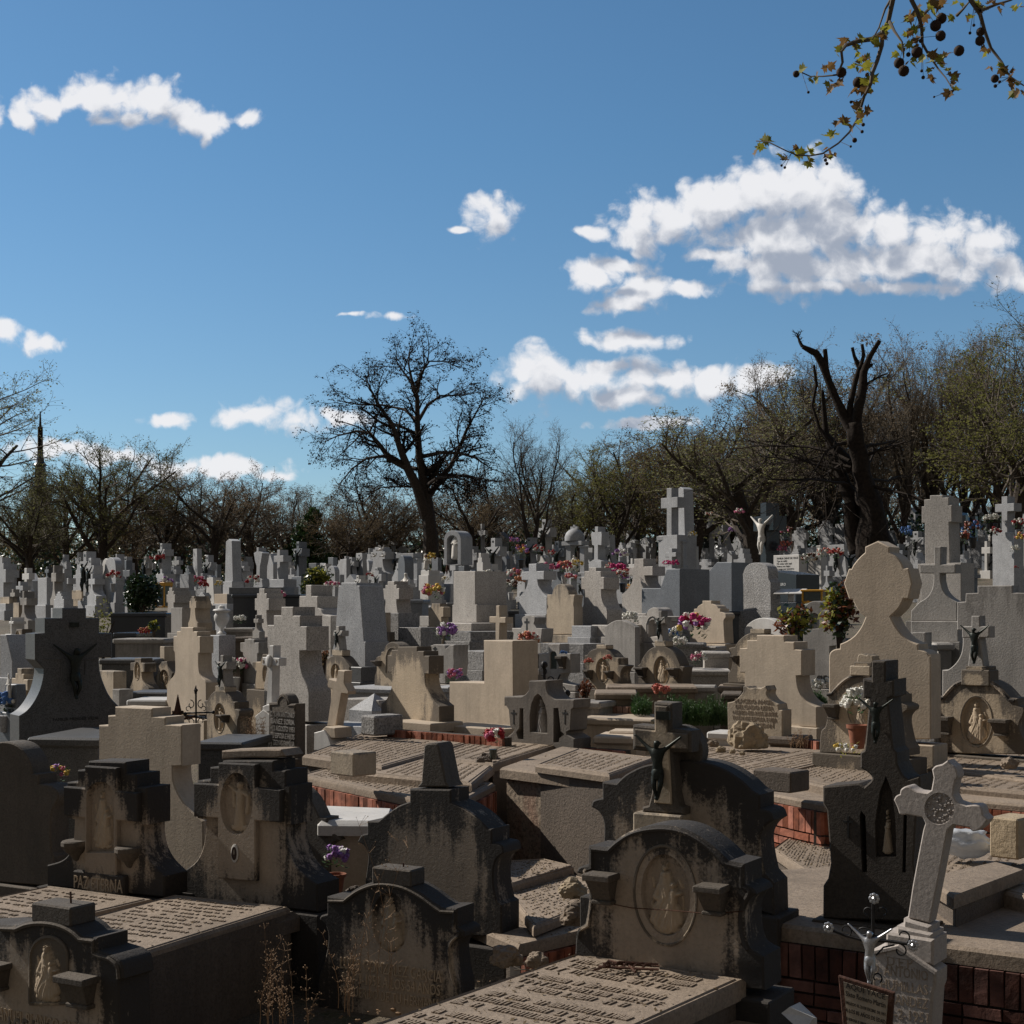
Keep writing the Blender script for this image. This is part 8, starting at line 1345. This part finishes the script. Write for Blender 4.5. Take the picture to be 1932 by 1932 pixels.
# ---------------------------------------------------------------- shrubs
def shrub(fr, x0, y0, x1, y1, D, mats, label, n=900, size=.05, stems=6, trunk=None, seed=1, shape=.5, nm='shrub', ground_y=None):
    (u0, v0), (u1, v1) = fr(x0, y0), fr(x1, y1); gy = fr(0, ground_y)[1] if ground_y else v1; rs = rnd(seed); W_ = (u1-u0)/F*D/2; H = (v1-v0)/F*D; zc = (gy-(v0+v1)/2)/F*D; r = empty(nm, P3((u0+u1)/2, gy, D), 0, label, 'shrub'); mb = MB()
    for k in range(stems):
        a = rs.uniform(0, 6.28); e = Vector((math.cos(a)*W_*.7, math.sin(a)*W_*.5, zc+rs.uniform(-.1,.3)*H)); m_ = Vector((e.x*.3, e.y*.3, zc-.25*H)); mb.tube([Vector((trunk or 0,0,-.1)), m_, e], [.025,.018,.006], 5, False)
    mb.build('stems', 'BK', r)
    for mi, mt in enumerate(mats):
        lf = MB()
        for k in range(5):
            c = (rs.uniform(-.45,.45)*W_, rs.uniform(-.3,.3)*W_, zc+rs.uniform(-.25,.25)*H); leaf_cloud(lf, rs, n//(5*len(mats)), c, W_*.62, W_*.5, H*.33, size, shape)
        lf.build('foliage', mt, r, False)
    return r
shrub(B1, 1190,135,1600,525, 36, ['LD','LD','LD'], 'dark glossy camellia bush with a few red buds, left rows', 5200, .05, seed=2)
shrub(C2, 1175,1060,1590,1420, 42, ['LY','LO','LD'], 'round yellow-green bush, centre left rows', 2400, .05, seed=3); shrub(B5, 1135,430,1545,775, 21.5, ['LR','LD','LY'], 'rose bush with red and green young leaves beside the yellow lantern', 420, .05, seed=4, ground_y=980); shrub(B5, 1600,225,1960,790, 22.5, ['LD','LR','LY'], 'larger glossy rose bush left of the disc-headed headstone', 900, .05, seed=5, ground_y=980)
shrub(B4, 800,1170,1000,1395, 18.8, ['LR'], 'sparse reddish shrub in the grey box planter', 160, .025, seed=6, ground_y=1430); shrub(B1, 850,390,1170,930, 26, ['LO'], 'nearly leafless rose bush right of the big dark cross', 160, .035, 12, seed=7); shrub(B2, 1500,820,1625,1050, 22, ['fo','LB'], 'dried orange leaves beside the speckled granite cross', 160, .03, seed=8, ground_y=1100); shrub(B1, 1445,600,1570,700, 28, ['LY','LD'], 'small clipped potted shrub, left rows', 500, .025, seed=9, ground_y=720)
def grassy(fr, x0, y0, x1, y1, D, label, n, seed, mat='LG', nm='rosemary_bush', dy=.35, th=.012):
    (u0, v0), (u1, v1) = fr(x0, y0), fr(x1, y1); rs = rnd(seed); mb = MB(); W_ = (u1-u0)/F*D; H = (v1-v0)/F*D
    for i in range(n):
        x = rs.uniform(-.5,.5)*W_; y = rs.uniform(-dy,dy); h = H*rs.uniform(.4,1.0)*(1-.5*abs(2*x/W_)**3)*(.75+.5*mnoise.noise(Vector((x*3.1, y*3, seed)))); d = Vector((rs.uniform(-.3,.3), rs.uniform(-.3,.3), 1)).normalized(); p = Vector((x, y, 0)); q = p+d*h; mb.tube([p, q], .003, 3, False)
        for k in range(14):
            b = p.lerp(q, .25+.75*rs.random()); e = Vector((rs.uniform(-1,1), rs.uniform(-1,1), rs.uniform(.3,1.4))).normalized()*.045; s_ = e.orthogonal().normalized()*.005; mb.add([b-s_, b+s_, b+e], [(0,1,2)])
    o = mb.build(nm, mat, None, False); o.location = P3((u0+u1)/2, v1, D); tag(o, label, 'plant'); return o
grassy(B5, 60,1250,470,1620, 18.4, 'dense green rosemary bush between the cream tomb lid and the PLACIDO tombstone, left part', 520, 1); grassy(B5, 420,1290,700,1620, 18.6, 'dense green rosemary bush touching the PLACIDO tombstone, right part', 380, 2); grassy(B4, 1360,1300,1530,1520, 19.2, 'green rosemary clump left of the salmon carnations', 220, 3); grassy(B5, 1455,1290,1640,1420, 18.9, 'low green plant behind the arched headstone', 160, 4)
# ---------------------------------------------------------------- plane tree overhanging from the top right
PP = frame(.294, 1364, 0); PDm = 6.6
def pq(x, y, d=0.0): u, v = PP(x, y); return P3(u, v, PDm+d)
top = [Vector((2.1,6.7,3.95)), Vector((2.9,6.8,3.9))]
root = empty('plane_tree', (4.6, 7.2, ground(4.6, 7.2)), 0, 'plane tree whose budding branches and seed balls hang in from the top right', 'tree'); RL = root.location
def rel(pts): return [p-RL for p in pts]
MB().tube([(0,0,-.3),(0,0,2.2),(-.1,0,4.4),(-.3,-.1,5.6)], [.34,.28,.24,.2], 16).build('trunk', 'BP', root)
br = MB(); lim = [Vector((4.4,7.15,3.4)), Vector((3.6,7.0,4.1)), Vector((2.9,6.8,4.15)), Vector((2.2,6.7,3.75)), Vector((1.95,6.6,3.2))]
br.tube(rel(lim), [.10,.07,.05,.035,.02], 8, False)
paths = [[(1130,-160),(1090,0),(1060,140),(1025,200),(1020,290),(990,390),(955,480),(948,540),(905,620),(885,690),(860,770),(810,850),(740,920),(640,985),(560,1000),(470,995),(400,965),(290,910),(215,905)],[(1110,-150),(1075,0),(1040,60),(1000,180),(960,250)],[(1025,210),(960,250),(860,265),(790,290),(760,330),(768,400),(735,480),(640,490),(560,490),(495,460)],[(1070,140),(1100,200),(1150,270),(1160,370)],
  [(1200,-160),(1210,0),(1250,80),(1275,170),(1280,280),(1320,350),(1380,440),(1430,500),(1480,580)],[(1560,-150),(1590,0),(1650,90),(1680,200),(1720,310),(1790,400),(1840,490),(1932,550),(2050,600)],[(1650,70),(1750,30),(1850,0),(1950,-60)],[(1280,100),(1340,40),(1370,-20),(1400,-100)],[(1500,100),(1540,60),(1590,0)]]
rs = rnd(12); nodes = []
for pi, pth in enumerate(paths):
    pts = [pq(x, y, .12*math.sin(i*.7+pi)) for i, (x, y) in enumerate(pth)]; n = len(pts); r0 = .012 if n > 8 else .008
    br.tube(rel(pts), [max(.0028, r0*(1-i/n)) for i in range(n)], 6, False)
    for i in range(1, n):
        for k in range(2): nodes.append(pts[i-1].lerp(pts[i], rs.random()))
for s in [pq(1130,-160), pq(1200,-160), pq(1560,-150), pq(1400,-100), pq(1950,-60)]:
    tgt = min(lim, key=lambda q: (q-s).length); br.tube(rel([s, s.lerp(tgt, .5)+Vector((0,0,.05)), tgt]), [.012,.016,.02], 6, False)
br.build('branches', 'BT', root)
balls = [(760,465,33),(868,530,36),(1130,405,34),(1160,455,35),(1245,335,36),(1365,165,36),(1402,118,34),(1397,230,33),(1515,325,34),(1653,205,28),(1650,262,31),(1745,505,26),(845,900,16),(900,800,12),(893,845,11),(1585,212,10),(1610,162,10),(1275,455,10),(1285,497,12),(925,480,14),(548,592,9),(822,655,10),(397,1075,9),(376,1062,8),(667,1050,11),(658,1028,11),(820,940,8),(1355,622,7),(1437,625,8),(1748,552,12),(1775,525,10),(470,475,22),(1190,350,15),(1270,262,14)]
for (x, y, rr) in balls:
    c = pq(x, y, rs.uniform(-.05,.05)); r_ = rr*.294/F*PDm; mb = MB(); mb.ball(c-RL, r_, 12, 8)
    if rr > 20:
        for k in range(70):
            d = Vector((rs.gauss(0,1), rs.gauss(0,1), rs.gauss(0,1))).normalized(); s_ = d.orthogonal().normalized()*r_*.07; mb.add([c-RL+d*r_*.95-s_, c-RL+d*r_*.95+s_, c-RL+d*r_*1.14], [(0,1,2)])
    st = min(nodes, key=lambda q: abs(q.x-c.x)*2+(0 if q.z > c.z else 1)+abs(q.z-c.z)); mb.tube([c-RL, st-RL], .0012, 3, False); mb.build('seed_ball', 'SB', root)
LEAF = [(0,0),(.18,-.05),(.5,.05),(.33,.22),(.62,.42),(.34,.48),(.3,.62),(.14,.6),(0,1.0),(-.14,.6),(-.3,.62),(-.34,.48),(-.62,.42),(-.33,.22),(-.5,.05),(-.18,-.05)]
def plane_leaf(mb, p, s, rs):
    ax = Vector((rs.uniform(-1,1), rs.uniform(-1,1), rs.uniform(-1,.7))).normalized(); ay = Vector((rs.uniform(-1,1), rs.uniform(-1,-.1), rs.uniform(-1,1))); ay = (ay-ax*ay.dot(ax)).normalized(); az = ax.cross(ay)
    vs = [p+az*(x*s*.9)+ax*(y*s)+ay*(.3*abs(x)*s+.1*y*y*s) for x, y in LEAF]; c = p+ax*(.35*s); o = len(LEAF); mb.add(vs+[c], [(i, (i+1) % o, o) for i in range(o)])
cl = [(790,270),(855,250),(855,300),(880,330),(750,350),(900,400),(850,400),(930,370),(820,450),(870,450),(665,435),(690,515),(720,540),(930,520),(890,580),(860,560),(935,560),(900,700),(870,720),(755,790),(800,800),(850,790),(690,880),(650,940),(700,970),(690,1000),(500,950),(540,1030),(490,1000),(550,980),(390,1000),(285,890),(235,940),(575,520),(490,440),(1050,220),(1030,200),(1170,230),(1190,260),(1140,320),(1210,380),(1190,110),(1210,90),(1300,110),(1290,190),(1260,180),(1390,380),(1345,455),(1345,510),(1410,420),(1460,470),(1490,510),(1430,580),(1470,560),(1310,380),(1320,20),(1400,20),(1350,60),(1490,115),(1550,105),(1530,10),(1640,20),(1700,25),(1890,50),(1760,40),(1700,310),(1700,435),(1780,440),(1850,480),(1830,520),(1860,560),(1920,570),(980,300),(1000,250),(1240,280),(1405,15),(1260,60),(1620,50)]
lg, lb = MB(), MB()
for (x, y) in cl:
    for k in range(rs.choice([2, 2, 3, 4])):
        p = pq(x+rs.uniform(-22,22), y+rs.uniform(-22,22), rs.uniform(-.06,.06)); plane_leaf(lg if rs.random() < .55 else lb, p-RL, rs.uniform(.025,.062), rs)
lg.build('green_leaves', 'LY', root, False); lb.build('brown_leaves', 'LRB' if 'LRB' in M else 'LB', root, False)
# ================================================================ labels of the many look-alike stones: which landmark they stand beside
lms = [e for e in REG if e['lm']]
def short(e): return e['lm']
used = {}
def cap_words(s, n=16): return ' '.join(s.split()[:n])
for e in REG:
    if not e['auto']: used[e['label']] = 1
BANNED = set()
for e in sorted([e for e in REG if e['auto']], key=lambda e: -e['v']):
    cands = sorted([l for l in lms if l is not e], key=lambda l: abs(l['u']-e['u'])*1.0+abs(l['v']-e['v'])*1.2+(0 if abs(l['D']-e['D']) < 25 else 60)); base = e['label']; done = None
    opts = []
    for l in cands[:7]:
        dx = e['u']-l['u']; dy = e['v']-l['v']; side = 'left of' if dx < -12 else 'right of' if dx > 12 else ('in front of' if dy > 0 else 'behind')
        far = '' if abs(dx) < 70 else ' well'; back = ' behind and' if (side in ('left of', 'right of') and e['D'] > l['D']+4) else (' before and' if side in ('left of', 'right of') and e['D'] < l['D']-4 else '')
        opts.append(f"{base},{far if not back else ''}{back} {side} the {l['lm']}".replace(',  ', ', '))
    hpx = e['v']-e['vt']
    for s in opts+[('tall ' if hpx > 60 else 'short ')+o for o in opts]+['narrow '+o for o in opts]+['paler '+o for o in opts]:
        if s not in used and len(s.split()) <= 16: done = s; break
    if done is None:
        done = cap_words(base, 9)+f', {"upper" if hpx > 40 else "lower"} one near the '+cands[0]['lm']; done = cap_words(done)
        while done in used: done = cap_words('another '+done)+'' if 'another' not in done else done+' edge'
    used[done] = 1; e['label'] = done; e['o']['label'] = done

for e in REG:
    if len(e['o']['label'].split()) > 16: e['o']['label'] = cap_words(e['o']['label'].replace(' with a dark figure', '').replace(' and small dark figure', ''))
